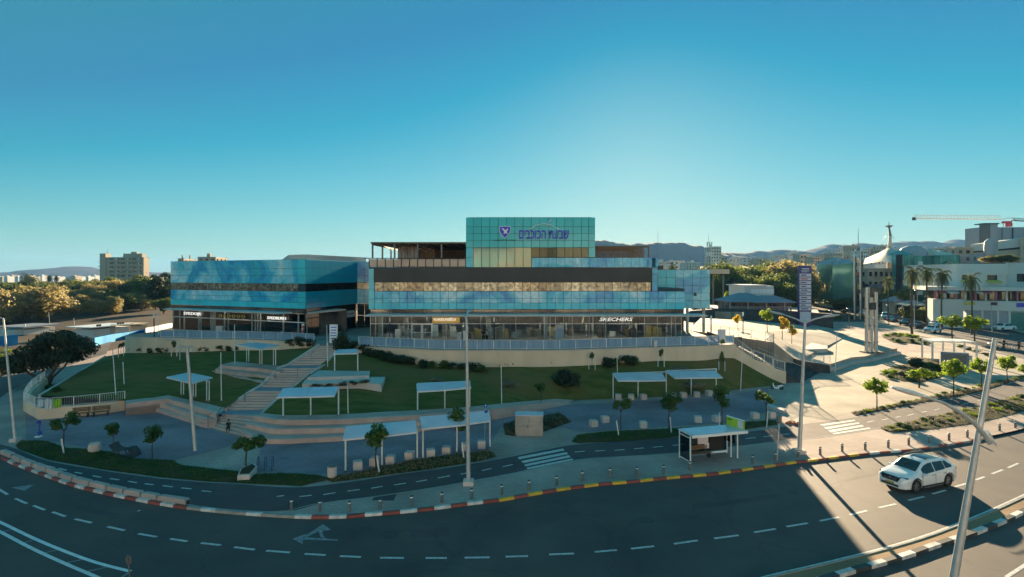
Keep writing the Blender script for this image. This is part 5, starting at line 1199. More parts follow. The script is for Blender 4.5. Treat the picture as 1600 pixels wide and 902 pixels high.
# glass commercial building
gb = thing('glass_building', 'dark green glass office building with pyramid rooflights behind the palms', 'building', (X(1465,190),190,0))
def glassblock(x0, x1, d, yt, nc, nr, mt, dep=5, z0=0):
    w = Wall((X(x0,d),d), (X(x1,d),d)); zt = Zy(yt,d); w.box('wall', 0, w.L, z0, zt, -dep, -.1, 'panel_joint', gb)
    for i in range(nc):
        for j in range(nr): w.pane('glass_panel', w.L*i/nc, w.L*(i+1)/nc, lerp(z0+1, zt, j/nr), lerp(z0+1, zt, (j+1)/nr), mt, gb, gap=.12)
    ws_ = Wall((X(x0,d), d+dep), (X(x0,d), d))
    for i in range(2):
        for j in range(nr): ws_.pane('glass_panel', dep*i/2, dep*(i+1)/2, lerp(z0+1, zt, j/nr), lerp(z0+1, zt, (j+1)/nr), mt, gb, gap=.12)
    return w, zt
def pyr(x0, x1, y0, y1, z0, z1, mt, nm='pyramid_roof'):
    mb = MB(); mb.add([(x0,y0,z0),(x1,y0,z0),(x1,y1,z0),(x0,y1,z0),((x0+x1)/2,(y0+y1)/2,z1)], [(0,1,4),(1,2,4),(2,3,4),(3,0,4),(3,2,1,0)]); return put(nm, mb, M[mt], gb, fix=True)
w1, z1_ = glassblock(1409, 1427.5, 188, 398, 4, 5, 'green_glass'); pyr(X(1409,188), X(1427.5,188), 188, 196, z1_, z1_+1.8, 'green_glass')
w2, z2_ = glassblock(1427.8, 1468, 192, 400, 6, 5, 'green_glass')
w3, z3_ = glassblock(1468.3, 1500, 188, 399, 6, 5, 'green_glass'); pyr(X(1467,188), X(1486,188), 189, 200, z3_, Zy(387,188), 'tent'); pyr(X(1477,188), X(1501,188), 189, 200, z3_, Zy(389,188), 'tent')
w1.box('corner_pier', -.6, 0, 0, z1_, -2, .3, 'black', gb)
mb = MB(); c = w2.pt(w2.L*.35, -5, z2_)
mb.lathe((c.x, c.y, c.z), [(4.6,0),(4.4,1.6),(3.4,3.0),(1.6,3.8),(.2,4.0)], 18); put('dome', mb, M['grey_cladding'], gb, smooth=True)
for j in range(5): w2.box('lit_window', w2.L*.16, w2.L*.34, lerp(6, z2_-1, j/5), lerp(6, z2_-1, j/5)+1.6, .0, .1, 'sign_white', gb)
mb = MB(); c = w3.pt(w3.L*.55, .4, 0)
for k in range(9):
    t = math.pi*k/8; mb.v += [Vector((c.x-4.5*math.cos(t), c.y-.5, Zy(431,188)+5.4*math.sin(t))), Vector((c.x-4.5*math.cos(t), c.y+.3, Zy(431,188)+5.4*math.sin(t)))]
mb.f = [(2*k, 2*k+2, 2*k+3, 2*k+1) for k in range(8)] + [tuple(range(0, 18, 2)), tuple(range(17, 0, -2))]; put('arched_glass_porch', mb, M['gold_glass'], gb)
gd = thing('green_building', 'faceted dark green glass house with a folded roof left of the tent', 'building', (X(1317,215),215,0))
mb = MB(); mb.prism([(X(1301,215),215),(X(1331,215),213),(X(1332,215),226),(X(1303,215),226)], 0, Zy(410,215)); put('wall', mb, M['green_glass'], gd)
mb = MB(); x0, x1 = X(1300,215), X(1332,215); z0, z1 = Zy(410.5,215), Zy(403.5,215)
mb.add([(x0,213,z0-1),(x1,212,z0),(x1,227,z0+.5),(x0,227,z0),((x0*.7+x1*.3),216,z1+.5),((x0*.3+x1*.7),218,z1)], [(0,1,5,4),(1,2,5),(2,3,4,5),(3,0,4),(3,2,1,0)]); put('folded_roof', mb, M['grey_cladding'], gd, fix=True)
# tent roof with tall mast
tn = thing('tent_roof', 'sand coloured tensile tent roof peaking at a tall mast with a round head', 'tent', (X(1388,225),225,0)); D_ = 225.
pk = at(1390, 385, D_); nseg = 14
mb = MB(); mb.v.append(pk)
ring = [(1349,413,216),(1362,411,208),(1378,409,204),(1392,411,202),(1404,406,204),(1414,402,210),(1416,398,222),(1408,396,238),(1390,395,244),(1368,398,240),(1352,404,230)]
for rr_, t in ((.25,.36),(.55,.66),(1.0,1.0)):
    for (a, b, d) in ring: q = at(a, b, d); mb.v.append(Vector((lerp(pk.x, q.x, rr_), lerp(pk.y, q.y, rr_), lerp(pk.z, q.z, t))))
n_ = len(ring)
for i in range(n_):
    j = (i+1) % n_; mb.f.append((0, 1+i, 1+j))
    for r_ in (0, 1): mb.f.append((1+r_*n_+i, 1+(r_+1)*n_+i, 1+(r_+1)*n_+j, 1+r_*n_+j))
put('membrane', mb, M['tent'], tn, smooth=True)
mb = MB(); mb.tube([(pk.x, pk.y, 0), (pk.x, pk.y, pk.z)], 1.0, 8); mb.tube([pk, at(1391,369,D_)], [.7, .55], 8); put('mast', mb, M['tent'], tn, smooth=True)
mb = MB(); mb.tube([at(1391,369,D_), at(1389,355,D_)], [.5,.35], 8); put('mast_top', mb, M['mid_metal'], tn, smooth=True)
mb = MB(); c = at(1389,354.5,D_); mb.lathe(c, [(.3,-.4),(1.3,.2),(1.35,.45),(.2,.6),(.06,2.2)], 14); put('mast_head', mb, M['mid_metal'], tn, smooth=True)
for q in (at(1379,376,D_-4), at(1398,374,D_)): mb = MB(); mb.tube([at(1389,362,D_), q], .07, 4); put('stay_cable', mb, M['dark_metal'], tn)
building('low_building', 'dark base building under the tent roof', 1356, 1406, 421, 452, 205, 'cream_plaster', 5, 2, 6, False)
mk_ = thing('shop_row', 'row of shops with red and cream awnings along the side road', 'shop', (X(1370,175),175,0)); 
for i, (a, b, y0, y1, mt) in enumerate(((1296,1338,441,447,'orange_red'),(1322,1340,448,451,'tent'),(1350,1392,425,431,'orange_red'),(1356,1420,444,450,'grey_roof'),(1395,1425,446,452,'grey_roof'))):
    d = (262, 262, 235, 205, 196)[i]; w = Wall((X(a,d),d), (X(b,d),d)); w.box('awning', 0, w.L, Zy(y1,d), Zy(y0,d), -5, 1.2, mt, mk_)
    w.box('shop_wall', .4, w.L-.4, 0, Zy(y1,d), -6, -1, 'interior', mk_)
    for k in range(5): w.box('post', w.L*k/4-.1, w.L*k/4+.1, 0, Zy(y1,d), .9, 1.1, 'pale_stone', mk_)
# kiosks, umbrellas and stone base between the glass building and the road
for i, (a, b, y0, y1, d, mt, lab) in enumerate(((1398,1422,464,486,178,'cream_plaster','sand coloured stone kiosk with a grey hipped roof beside the side road'),(1424,1446,470,488,172,'dark_stone','dark hipped kiosk behind the black parked car'),(1336,1352,462,476,235,'cream_plaster','small cream stall near the farther steel columns'),(1354,1366,458,472,240,'white_plaster','small white stall near the palms'),(1470,1492,466,484,160,'white_plaster','white sloping-roofed kiosk beside the white building'),(1376,1396,458,474,225,'dark_stone','dark cafe stall under the umbrellas'))):
    t = thing('kiosk', lab, 'kiosk', (X((a+b)/2,d),d,0)); x0, x1 = X(a,d), X(b,d); zt = Zy(lerp(y0,y1,.35),d); mb = MB(); mb.box((x0,d,-.1),(x1,d+6,zt)); put('wall', mb, M[mt], t)
    hip('hip_roof', x0-.6, x1+.6, d-.6, d+6.6, zt, Zy(y0,d), (x1-x0)*.4, 'grey_roof', t); mb = MB(); mb.box((x0+.6,d-.06,.3),(x1-.6,d-.01,zt-.5)); put('opening', mb, M['interior'], t)
um = thing('umbrella', 'x', 'umbrella', (0,0,0), 'cafe umbrellas'); mb = MB(); mb.tube([(0,0,0),(0,0,2.6)], .05, 6); put('pole', mb, M['wood'], um)
mb = MB(); mb.lathe((0,0,2.1), [(1.7,0),(1.68,.05),(.9,.35),(.05,.6)], 8); put('canopy', mb, M['tent'], um)
ul = [(1408,478,175),(1418,480,170),(1430,476,182),(1440,480,168),(1386,472,205),(1394,475,200),(1366,470,225),(1322,468,240),(1332,470,236),(1312,466,250),(1452,484,160),(1462,486,155)]
for i, (x, y, d) in enumerate(ul):
    lab = f'cream cafe umbrella between the side road and the glass building, {ORD[i]} in line'; lo = (X(x,d), d, max(0, Zy(y+8,d)))
    if i == 0: um.location = lo; um['label'] = lab
    else: copy_tree(um, lo, i, lab)
# white shopping building at the right edge
ws = thing('white_building', 'white two storey shopping building with yellow window awnings at the right edge', 'building', (X(1560,140),140,0)); D_ = 140.
wf = Wall((X(1500,D_),D_), (X(1562,D_),D_-2)); wg = Wall((X(1562,D_),D_-2), (X(1640,D_-12), D_-12))
zz = lambda y: Zy(y, D_)
fpt = [tuple(wf.P[:2]), (X(1562,D_), D_-2), (X(1640,D_-12), D_-12), (X(1640,D_)+10, D_+20), (wf.P.x, D_+20)]
mb = MB(); mb.prism(fpt, zz(449), zz(412.5)); put('upper_wall', mb, M['white_plaster'], ws, fix=True)
wf.box('parapet_band', -1.0, wf.L+.1, zz(429), zz(412.6), 0.01, .5, 'white_plaster', ws); wg.box('parapet_band', 0, wg.L, zz(412.4), zz(411.4), -.3, .3, 'white_plaster', ws)
for px in (1511, 1550):
    a = wf.s_of(px); wf.pane('window_pane', a-1.1, a+1.1, zz(438), zz(430), 'black_glass', ws, out=.05)
    p0 = wf.pt(a-1.4, .06, zz(438.2)); mb = MB(); q = [wf.pt(a-1.5, .06, zz(437.5)), wf.pt(a+1.5, .06, zz(437.5)), wf.pt(a+1.5, 1.5, zz(441)), wf.pt(a-1.5, 1.5, zz(441))]
    mb.add(q+[v-Vector((0,0,.12)) for v in q], [(0,1,2,3),(7,6,5,4),(0,4,5,1),(1,5,6,2),(2,6,7,3),(3,7,4,0)]); put('awning', mb, M['awning_yellow'], ws, fix=True)
a = wg.s_of(1597); wg.pane('window_pane', a-1.2, a+1.6, zz(440), zz(428), 'black_glass', ws, out=.05)
wb = Wall((X(1462,D_-4),D_-4), (X(1660,D_-14), D_-14)); LB_ = wb.L
wb.box('slab', -2, LB_, zz(453), zz(447.5), -14, 1.2, 'white_plaster', ws)
wb.box('shop_recess', 0, LB_, zz(468), zz(453.02), -8, -3, 'interior', ws)
for k in range(13): wb.box('shop_column', LB_*k/12-.2, LB_*k/12+.2, zz(468), zz(453), -.6, -.2, 'white_plaster' if k % 2 else 'awning_pink', ws)
for k in range(9): wb.box('shop_pane', LB_*(k+.2)/9, LB_*(k+.9)/9, zz(467), zz(455), -2.95, -2.9, 'smoke_glass', ws)
for k, (x0, x1, mt) in enumerate(((1466,1476,'awning_pink'),(1478,1496,'white_paint'),(1522,1532,'tent'),(1534,1548,'awning_pink'))):
    a, b = wb.s_of(x0), wb.s_of(x1); q = [wb.pt(a, -.2, zz(453.5)), wb.pt(b, -.2, zz(453.5)), wb.pt(b, 1.8, zz(456.5)), wb.pt(a, 1.8, zz(456.5))]
    mb = MB(); mb.add(q+[v-Vector((0,0,.1)) for v in q], [(0,1,2,3),(7,6,5,4),(0,4,5,1),(1,5,6,2),(2,6,7,3),(3,7,4,0)]); put('awning', mb, M[mt], ws, fix=True)
wb.box('balcony_front', 3, LB_, zz(482), zz(468), -3, .8, 'white_plaster', ws)
wb.box('lower_wall', 6, LB_, 0, zz(482), -6, .4, 'grey_cladding', ws)
for px, px2, t in ((1504,1522,'awning_yellow'),(1546,1556,'sign_black')): 
    a, b = wb.s_of(px), wb.s_of(px2); wb.box('sign_board', a, b, zz(474), zz(469.5), .81, .9, t, ws)
a, b = wb.s_of(1586), wb.s_of(1606); wb.box('sign_board', a, b, zz(476), zz(470), .81, .9, 'sign_blue', ws)
wb.box('shop_green', wb.s_of(1574), LB_, .2, zz(484), .41, .6, 'green_glass', ws)
for px in (1532, 1556, 1574): a = wb.s_of(px); wb.box('pilaster', a, a+.4, 0, zz(482), .41, .7, 'white_plaster', ws)
wb.box('stair_block', -1, 5, 0, zz(466), -3, 2.0, 'white_plaster', ws)
# big grey hall, long white building, crane
hall = thing('grey_hall', 'huge grey clad hall with a dark pier, highest building on the right', 'building', (X(1580,260),260,0)); D_ = 260.
w = Wall((X(1530,D_),D_), (X(1700,D_),D_-4)); w.box('wall', 0, w.L, 0, Zy(355.5,D_), -9, 0, 'grey_cladding', hall); w.box('tall_wall', 0, w.s_of(1551), 0, Zy(351.5,D_), .02, 3.0, 'grey_cladding', hall)
w.box('roof_edge', -.8, w.s_of(1551)+.3, Zy(351.4,D_), Zy(349.8,D_), -2, 3.6, 'dark_metal', hall); w.box('pier', -2.2, 1.6, 0, Zy(352,D_), 3.05, 4.5, 'mid_metal', hall)
for px in (1553, 1565, 1581): a = w.s_of(px); w.box('seam', a, a+.5, 12, Zy(356,D_), .01, .25, 'grey_roof' if px != 1581 else 'dark_metal', hall)
lb = thing('long_white_building', 'long white building with a ribbon of openings climbing in front of the grey hall', 'building', (X(1570,235),235,0)); D_ = 235.
def slopewall(pts_top, pts_bot, d, name, mt, out, parent):
    n_ = len(pts_top); mb = MB(); mb.v = [at(x, y, d-out) for x, y in pts_top] + [at(x, y, d-out) for x, y in pts_bot] + [at(x, y, d-out)+Vector((0, 6, 0)) for x, y in pts_top] + [at(x, y, d-out)+Vector((0, 6, 0)) for x, y in pts_bot]
    for i in range(n_-1): mb.f += [(i, i+1, n_+i+1, n_+i), (2*n_+i, 3*n_+i, 3*n_+i+1, 2*n_+i+1), (i, 2*n_+i, 2*n_+i+1, i+1), (n_+i, n_+i+1, 3*n_+i+1, 3*n_+i)]
    mb.f += [(0, n_, 3*n_, 2*n_), (n_-1, 3*n_-1, 4*n_-1, 2*n_-1)]; return put(name, mb, M[mt], parent, fix=True)
slopewall([(1535,381),(1556,378),(1600,372),(1680,362)], [(1535,392),(1556,390),(1600,385.5),(1680,377)], D_, 'upper_band', 'white_plaster', 0, lb)
slopewall([(1535,392.2),(1600,385.7),(1680,377.2)], [(1535,394),(1600,389),(1680,381)], D_, 'opening_band', 'black', -.4, lb)
slopewall([(1535,394.2),(1600,389.2),(1680,381.2)], [(1535,430),(1600,430),(1680,430)], D_, 'lower_band', 'cream_plaster', -.1, lb)
for px in (1556, 1596): a = at(px, 376 if px == 1556 else 371, D_-1); mb = MB(); mb.box((a.x-.5, a.y-.6, 5), (a.x+.5, a.y+.2, a.z)); put('pilaster', mb, M['cream_plaster'], lb)
mb = MB(); c = at(1546.5, 387, D_-5); mb.lathe((c.x, c.y, c.z-3), [(1.9,0),(2.1,3),(1.8,5.6),(.6,6.8)], 12); put('water_tank', mb, M['grey_cladding'], lb, smooth=True)
for i, (a, b, y0, y1, d, mt) in enumerate(((1495,1530,388,402,240,'cream_plaster'),(1500,1532,398,412,200,'cream_plaster'),(1520,1540,398,415,185,'grey_cladding'))):
    building('low_building', ['brown low building below the jagged mountains','sand coloured flat building above the white shopping building','grey wedge shaped roof house above the white building'][i], a, b, y0, y1+10, d, mt, 12, 2, 3, False)
mb = MB(); P_ = [at(1497,410,178), at(1560,411,160), at(1640,411,160), at(1640,398,185), at(1560,398,190), at(1500,405,200)]
mb.prism([(p.x, p.y) for p in P_], 0, Zy(411,165)); o = put('upper_ground', mb, M['hill_soil']); o['kind'] = 'structure'; terr(o)
cr_ = thing('tower_crane', 'red and white tower crane with its jib reaching left over the town', 'crane', (X(1573,300),300,0)); D_ = 300.
def truss(p, q, hgt, n_, r_=.12):
    mb = MB(); p = Vector(p); q = Vector(q); u = (q-p).normalized(); s_ = Vector((0, 1, 0))*hgt*.5; up = Vector((0, 0, hgt))
    mb.tube([p-s_, q-s_], r_*1.6, 5); mb.tube([p+s_, q+s_], r_*1.6, 5); mb.tube([p+up, q+up*.9], r_*1.3, 5)
    for k in range(n_):
        a = p.lerp(q, k/n_); b = p.lerp(q, (k+.5)/n_)+up*.95; c = p.lerp(q, (k+1)/n_)
        mb.tube([a-s_, b], r_*.7, 4); mb.tube([b, c-s_], r_*.7, 4); mb.tube([a+s_, b], r_*.7, 4); mb.tube([b, c+s_], r_*.7, 4)
    return mb
put('jib', truss(at(1564,343.5,D_), at(1428,341.5,D_), 2.1, 26), M['sign_white'], cr_)
put('counter_jib', truss(at(1582,344.8,D_), at(1640,348,D_), 1.4, 8), M['mid_metal'], cr_)
put('tower', (lambda: [m_ for m_ in [MB()] if [m_.tube([(X(1573,D_)+a, D_+b, 0), (X(1573,D_)+a, D_+b, Zy(349,D_))], .2, 4) for a in (-1, 1) for b in (-1, 1)]][0])(), M['crane_red'], cr_)
mb = MB(); c = at(1573,347.5,D_); mb.cbox(c, (4.2, 2, 1.1)); mb.cbox(c+Vector((1.2,0,-1.5)), (2.2, 2, 1.8)); put('slewing_cab', mb, M['crane_red'], cr_)
mb = MB(); mb.tube([at(1566,343,D_), at(1578,340.5,D_), at(1588,344.5,D_)], .25, 5); put('apex', mb, M['sign_white'], cr_)
mb = MB(); c = at(1428.5,342,D_); mb.cbox(c, (1.2, 1.5, 1.6)); put('jib_tip', mb, M['dark_metal'], cr_)
# pool building with blue wall at the left
pl = thing('pool_wall', 'long bright blue and white wall of the swimming pool yard at the left', 'wall', (X(190,90),90,0))
Pw = [g(10,540), g(60,546), g(146,545), g(190,538), g(232,531), g(268,527)]
bot = [(148,542),(176,534),(202,528),(231,522.5)]; top_ = [(148,528),(176,522.5),(202,519),(231,514.5)]
def wallpx(bot, top_, th, name, mt, parent, z0=0):
    P = [g(x, y, z0) for x, y in bot]; mb = MB(); mb.wallribbon(P, [Zy(t[1], p.y) for t, p in zip(top_, P)], z0-.5, th); return put(name, mb, M[mt], parent, fix=True)
wallpx(bot, top_, .3, 'blue_face', 'pool_blue', pl)
wallpx([(228,527),(231,521),(262,514),(270,512)], [(228,513),(231,512.5),(262,506),(270,505)], .2, 'white_fence', 'white_metal', pl)
wallpx([(-20,542),(0,541.5),(28,539)], [(-20,528),(0,525.5),(28,523)], .3, 'blue_face', 'pool_blue', pl)
pb_ = thing('pool_building', 'low white flat roofed changing rooms behind the blue pool wall', 'building', (X(175,104),104,0))
def boxpx(a, b, name, mt, parent, zlo, yt, dep=5):
    p, q = g(*a), g(*b); w = Wall((p.x, p.y), (q.x, q.y)); w.box(name, 0, w.L, zlo, Zy(yt, (p.y+q.y)/2), -dep, 0, mt, parent); return w
w = boxpx((146,528),(202,521.5), 'wall', 'white_plaster', pb_, 0, 512.5)
w.box('roof', -1, w.L+.3, Zy(512.4,(w.P.y)), Zy(511,w.P.y), -6, .8, 'white_metal', pb_)
for px in (152,156,184,188,192): a = w.s_of(px); w.box('window', a-.25, a+.25, 2.1, 2.7, .0, .06, 'black_glass', pb_)
a = w.s_of(176); w.box('door', a-.5, a+.6, .1, 2.4, 0, .08, 'cream_plaster', pb_)
pb2 = thing('pool_building', 'sand coloured hut behind the blue pool wall, right of the changing rooms', 'building', (X(215,110),110,0))
w = boxpx((203,520),(229,517), 'wall', 'cream_plaster', pb2, 0, 508.5); w.box('roof', -.4, w.L+.4, Zy(508.4,w.P.y), Zy(507.3,w.P.y), -5.4, .5, 'cream_plaster', pb2)
pb3 = thing('pavilion', 'small white pavilion with grey roof behind the big dark tree', 'building', (X(60,105),105,0))
w = boxpx((37,524),(86,519), 'wall', 'white_plaster', pb3, 0, 513, 6); w.box('roof', -.8, w.L+.8, Zy(512.9,w.P.y), Zy(510.5,w.P.y), -7, 1, 'grey_roof', pb3); w.box('annex', -3, 0, 0, Zy(515,w.P.y), -5, -.5, 'white_plaster', pb3)
mb = MB(); mb.tube([w.pt(1,-1,Zy(511,w.P.y)), w.pt(1,-1,Zy(507,w.P.y))], .15, 6); put('chimney', mb, M['white_plaster'], pb3)
# unseen blocks behind the camera: mirrored in the mall's glass, heightened for warm fill
for i in range(13):
    x0 = -95+i*16; d = -58-((i*37) % 23); hgt = 21+((i*53) % 11); t = thing('fill_block', f'sand coloured apartment block opposite the mall, mirrored in its windows, {ORD[i]} in the row', 'building', (x0, d, 0), 'blocks opposite the mall')
    w = Wall((x0+15, d), (x0, d)); w.box('wall', 0, 15, 0, hgt, -10, 0, ['tent', 'white_plaster', 'white_plaster'][i % 3], t)
    mb = MB()
    for f_ in range(int(hgt/3)):
        for k in range(4):
            c = w.pt(1.7+3.2*k, .03, 1.6+3*f_); mb.cbox(c, (1.4, .1, 1.4), rz=0)
    put('windows', mb, M['black_glass'], t, kind='stuff')
BV = build_bvh()
# ================================================================ PLANTS
def crown_mb(seed, rx, ry, rz, n, leaf, ncl=14, clr=.42, shell=.75, flat=0.0, droop=0.0):
    """leaf quads gathered in clumps spread through an uneven ellipsoid; returns the mesh and the clump centres"""
    r = random.Random(seed); cl = []
    for k in range(ncl):
        while True:
            v = Vector((r.uniform(-1,1), r.uniform(-1,1), r.uniform(-1,1)))
            if .25 < v.length < 1: break
        v *= r.uniform(.55, .95)/max(v.length, .6)
        c = Vector((v.x*rx*.72, v.y*ry*.72, v.z*rz*.72 if v.z > 0 else v.z*rz*.70)); cl.append((c, r.uniform(.65, 1.25)*clr))
    mb = MB(); V = mb.v; Fc = mb.f
    for i in range(n):
        c, q = cl[r.randrange(ncl)]
        a = r.uniform(0, 2*math.pi); z = r.uniform(-.8, 1); h = math.sqrt(max(0, 1-z*z)); rad = q*(r.random()**.35 if r.random() < shell else r.random())
        d = Vector((h*math.cos(a), h*math.sin(a), z)); p = c + Vector((d.x*rad*rx, d.y*rad*ry, d.z*rad*rz))
        nn = (d + Vector((r.uniform(-.9,.9), r.uniform(-.9,.9), r.uniform(-.5,.9)))).normalized()
        t = nn.cross(Vector((r.uniform(-1,1), r.uniform(-1,1), r.uniform(-1,1)))).normalized(); b = nn.cross(t)
        s_ = leaf*r.uniform(.6, 1.35); o = len(V)
        V += [p - t*s_, p - b*s_*.55, p + t*s_ + nn*s_*.2, p + b*s_*.55]; Fc.append((o, o+1, o+2, o+3))
    return mb, cl
def make_tree(name, label, cat, seed, h_trunk, rx, rz, n, leaf, lm, trunk_r=.06, ncl=12, lean=0.0, clr=.42, group=None, shell=.75, bark='bark'):
    root = thing(name, label, cat, (0,0,0), group)
    mb, cl = crown_mb(seed, rx, rx, rz, n, leaf, ncl, clr, shell)
    top = Vector((lean, 0, h_trunk + rz*.75))
    for i in range(len(mb.v)): mb.v[i] = mb.v[i] + top
    put('crown', mb, M[lm], root)
    r = random.Random(seed+1); tb = MB(); fork = Vector((lean*.6, 0, h_trunk))
    mid = Vector((lean*.25+r.uniform(-.05,.05), r.uniform(-.05,.05), h_trunk*.5))
    tb.tube([(0,0,-.1), (0,0,.05), mid, fork], [trunk_r*1.5, trunk_r*1.15, trunk_r, trunk_r*.8], 8)
    put('trunk', tb, M[bark], root, smooth=True)
    lb_ = MB()
    for c, q in cl[:9]:
        e_ = c + top; m_ = fork.lerp(e_, .5) + Vector((r.uniform(-.1,.1)*rx, r.uniform(-.1,.1)*rx, .12*rz)); lb_.tube([fork - Vector((0,0,trunk_r)), m_, e_], [trunk_r*.55, trunk_r*.32, trunk_r*.1], 5)
    put('limbs', lb_, M[bark], root, smooth=True, kind='stuff')
    return root
protos = {}
def proto(key, **k):
    if key not in protos: protos[key] = [make_tree(**k), False]
    return protos[key]
def place(key, p, label, scale=1.0, rz=None, group=None, cat=None, sxy=1.0):
    pr = protos[key]; rz = random.uniform(0, 6.28) if rz is None else rz; sc3 = (scale*sxy, scale*sxy, scale)
    if not pr[1]:
        pr[1] = True; o = pr[0]; o.location = p; o.rotation_euler = (0,0,rz); o.scale = sc3; o['label'] = label
        if group: o['group'] = group
    else: o = copy_tree(pr[0], p, rz, label, sc3, group)
    if cat: o['category'] = cat
    return o
for i in range(3):
    proto(f'young{i}', name='street_tree', label='x', cat='tree', seed=20+i, h_trunk=1.45, rx=.9, rz=.9, n=560, leaf=.12, lm='leaf_green', trunk_r=.04, ncl=6+i, clr=.38)
    proto(f'lime{i}', name='street_tree', label='x', cat='tree', seed=30+i, h_trunk=1.45, rx=.95, rz=1.0, n=900, leaf=.12, lm='leaf_lime', trunk_r=.045, ncl=9+i, clr=.40)
    proto(f'olive{i}', name='forest_tree', label='x', cat='tree', seed=40+i, h_trunk=.7, rx=5.4, rz=4.6, n=6500, leaf=.28, lm='leaf_olive', trunk_r=.3, ncl=30, clr=.34)
    proto(f'mid{i}', name='forest_tree', label='x', cat='tree', seed=50+i, h_trunk=.9, rx=5.0, rz=4.3, n=5600, leaf=.30, lm='leaf_mid', trunk_r=.3, ncl=26, clr=.34)
proto('yellow', name='street_tree', label='x', cat='tree', seed=61, h_trunk=1.9, rx=1.3, rz=1.5, n=900, leaf=.17, lm='leaf_yellow', trunk_r=.06, ncl=10, clr=.45)
proto('darkbig', name='forest_tree', label='x', cat='tree', seed=63, h_trunk=3, rx=6, rz=6.5, n=6500, leaf=.34, lm='leaf_dark', trunk_r=.35, ncl=24, clr=.36)
# --- young trees of the plaza and the verge: (crown px, base px, kind, scale, label)
def street(items, group):
    for i, (bx_, by_, cy_, kind, s_, lab) in enumerate(items):
        p = hit(bx_, by_); hpx = (by_-cy_)/F*p.y; sc_ = hpx/(1.55+.85*.75)
        place(f'{kind}{i%3}' if kind in ('young', 'lime') else kind, p, lab, max(.5, sc_), group=group, sxy=s_/max(.5, sc_) if sc_ else 1)
SH = [(100,706,657,'young',1.15,'young tree at the left end of the verge, below the corner railing'),(177,706,669,'young',.8,'small young tree behind the round white bin on the left verge'),
      (238,716,678,'young',.95,'thin two-clumped young tree between the dark lounger and the stairs'),(385,738,690,'young',1.35,'wide young tree growing from the white planter box'),
      (588,736,678,'young',1.2,'young tree before the left double shade canopy on the verge'),(715,706,655,'young',1.25,'young tree before the right double shade canopy, left of the tall lamp post'),
      (970,671,630,'young',.95,'sparse young tree behind the bus stop verge, leftmost of four'),(1046,669,625,'young',1.5,'bushy young tree on the verge, second of four left of the shelter'),
      (1128,664,618,'young',1.1,'young tree directly behind the bus shelter roof'),(1197,658,620,'young',1.05,'young tree with a few yellow leaves at the right end of the verge'),
      (845,628,604,'young',1.0,'small bright green tree on the lawn edge above the white cabinet')]
street(SH, 'young trees of the shaded plaza')
SU = [(1370,640,604,'lime',1.15,'lime green young tree on the near paved plaza beside the zebra crossing'),(1436,606,584,'lime',1.7,'broad lime green tree in the planting bed, left of the grey wall'),
      (1490,619,578,'lime',1.4,'lime green tree in front of the dark grey wall'),(1533,606,572,'lime',1.2,'lime green young tree just right of the grey wall'),(1573,601,567,'lime',1.15,'lime green young tree right of the leaning lamp post'),
      (1601,596,577,'lime',1.0,'lime green tree cut by the right edge of the view'),(1488,530,502,'lime',2.6,'pale lime tree beside the parked white cars'),(1523,535,505,'lime',2.8,'tall green tree between the side road and the white van')]
street(SU, 'young trees of the sunny plaza')
for px, by, cy, s_, k_, lab in ((1153,516,499,1.2,'yellow','brownish yellow tree on the ramp, leftmost of the small trees behind the railing'),(1199,519,492,1.25,'lime0','green tree standing on the ramp before the dark wall'),(1222,531,506,1.1,'yellow','yellow tree left of the pair by the railing corner'),(1237,537,517,1.1,'yellow','lower yellow tree right of the pair by the railing corner'),(1128,545,534,.5,'lime1','tiny lime tree peeping over the mall end wall')):
    p = hit(px, by); place(k_, p, lab, (by-cy)/F*p.y/2.9 if k_ == 'yellow' else (by-cy)/F*p.y/2.2, sxy=1.0)
# white stakes tied beside the young trees
def stake(b, t, i, lab):
    p = hit(*b); q = at(t[0], t[1], p.y); mb = MB(); mb.tube([p-Vector((0,0,.1)), q], .05, 7); o = put('tree_stake', mb, M['tree_stake'], smooth=True); tag(o, lab, 'stake', 'white stakes beside young trees')
for i, (b, t) in enumerate([((100,708),(96,686)),((593,738),(589,712)),((725,716),(722,691)),((967,680),(963,657)),((1049,676),(1047,652)),((1124,669),(1124,645))]):
    stake(b, t, i, f'leaning white stake of the verge trees, {ORD[i]} from the left')
# supports of the wall trees
for i, (px, yb, yt) in enumerate([(189,558,540),(272,557,541),(1128,579,565),(925,578,556),(1033,573,558)]):
    for dx in (-.35, .35):
        p = hit(px, yb); p.x += dx; mb = MB(); mb.tube([p-Vector((0,0,.1)), p+Vector((0,0,(yb-yt)/F*p.y))], .045, 6); o = put('tree_stake', mb, M['tree_stake'], smooth=True)
        tag(o, f'{"left" if dx < 0 else "right"} white stake of the sapling below the terrace wall, {ORD[i]} pair from the left', 'stake', 'stakes of the wall saplings')
    place('young%d' % (i % 3), hit(px, yb), f'tiny sapling between two white stakes below the terrace wall, {ORD[i]}', .75, group='wall saplings', sxy=.6)
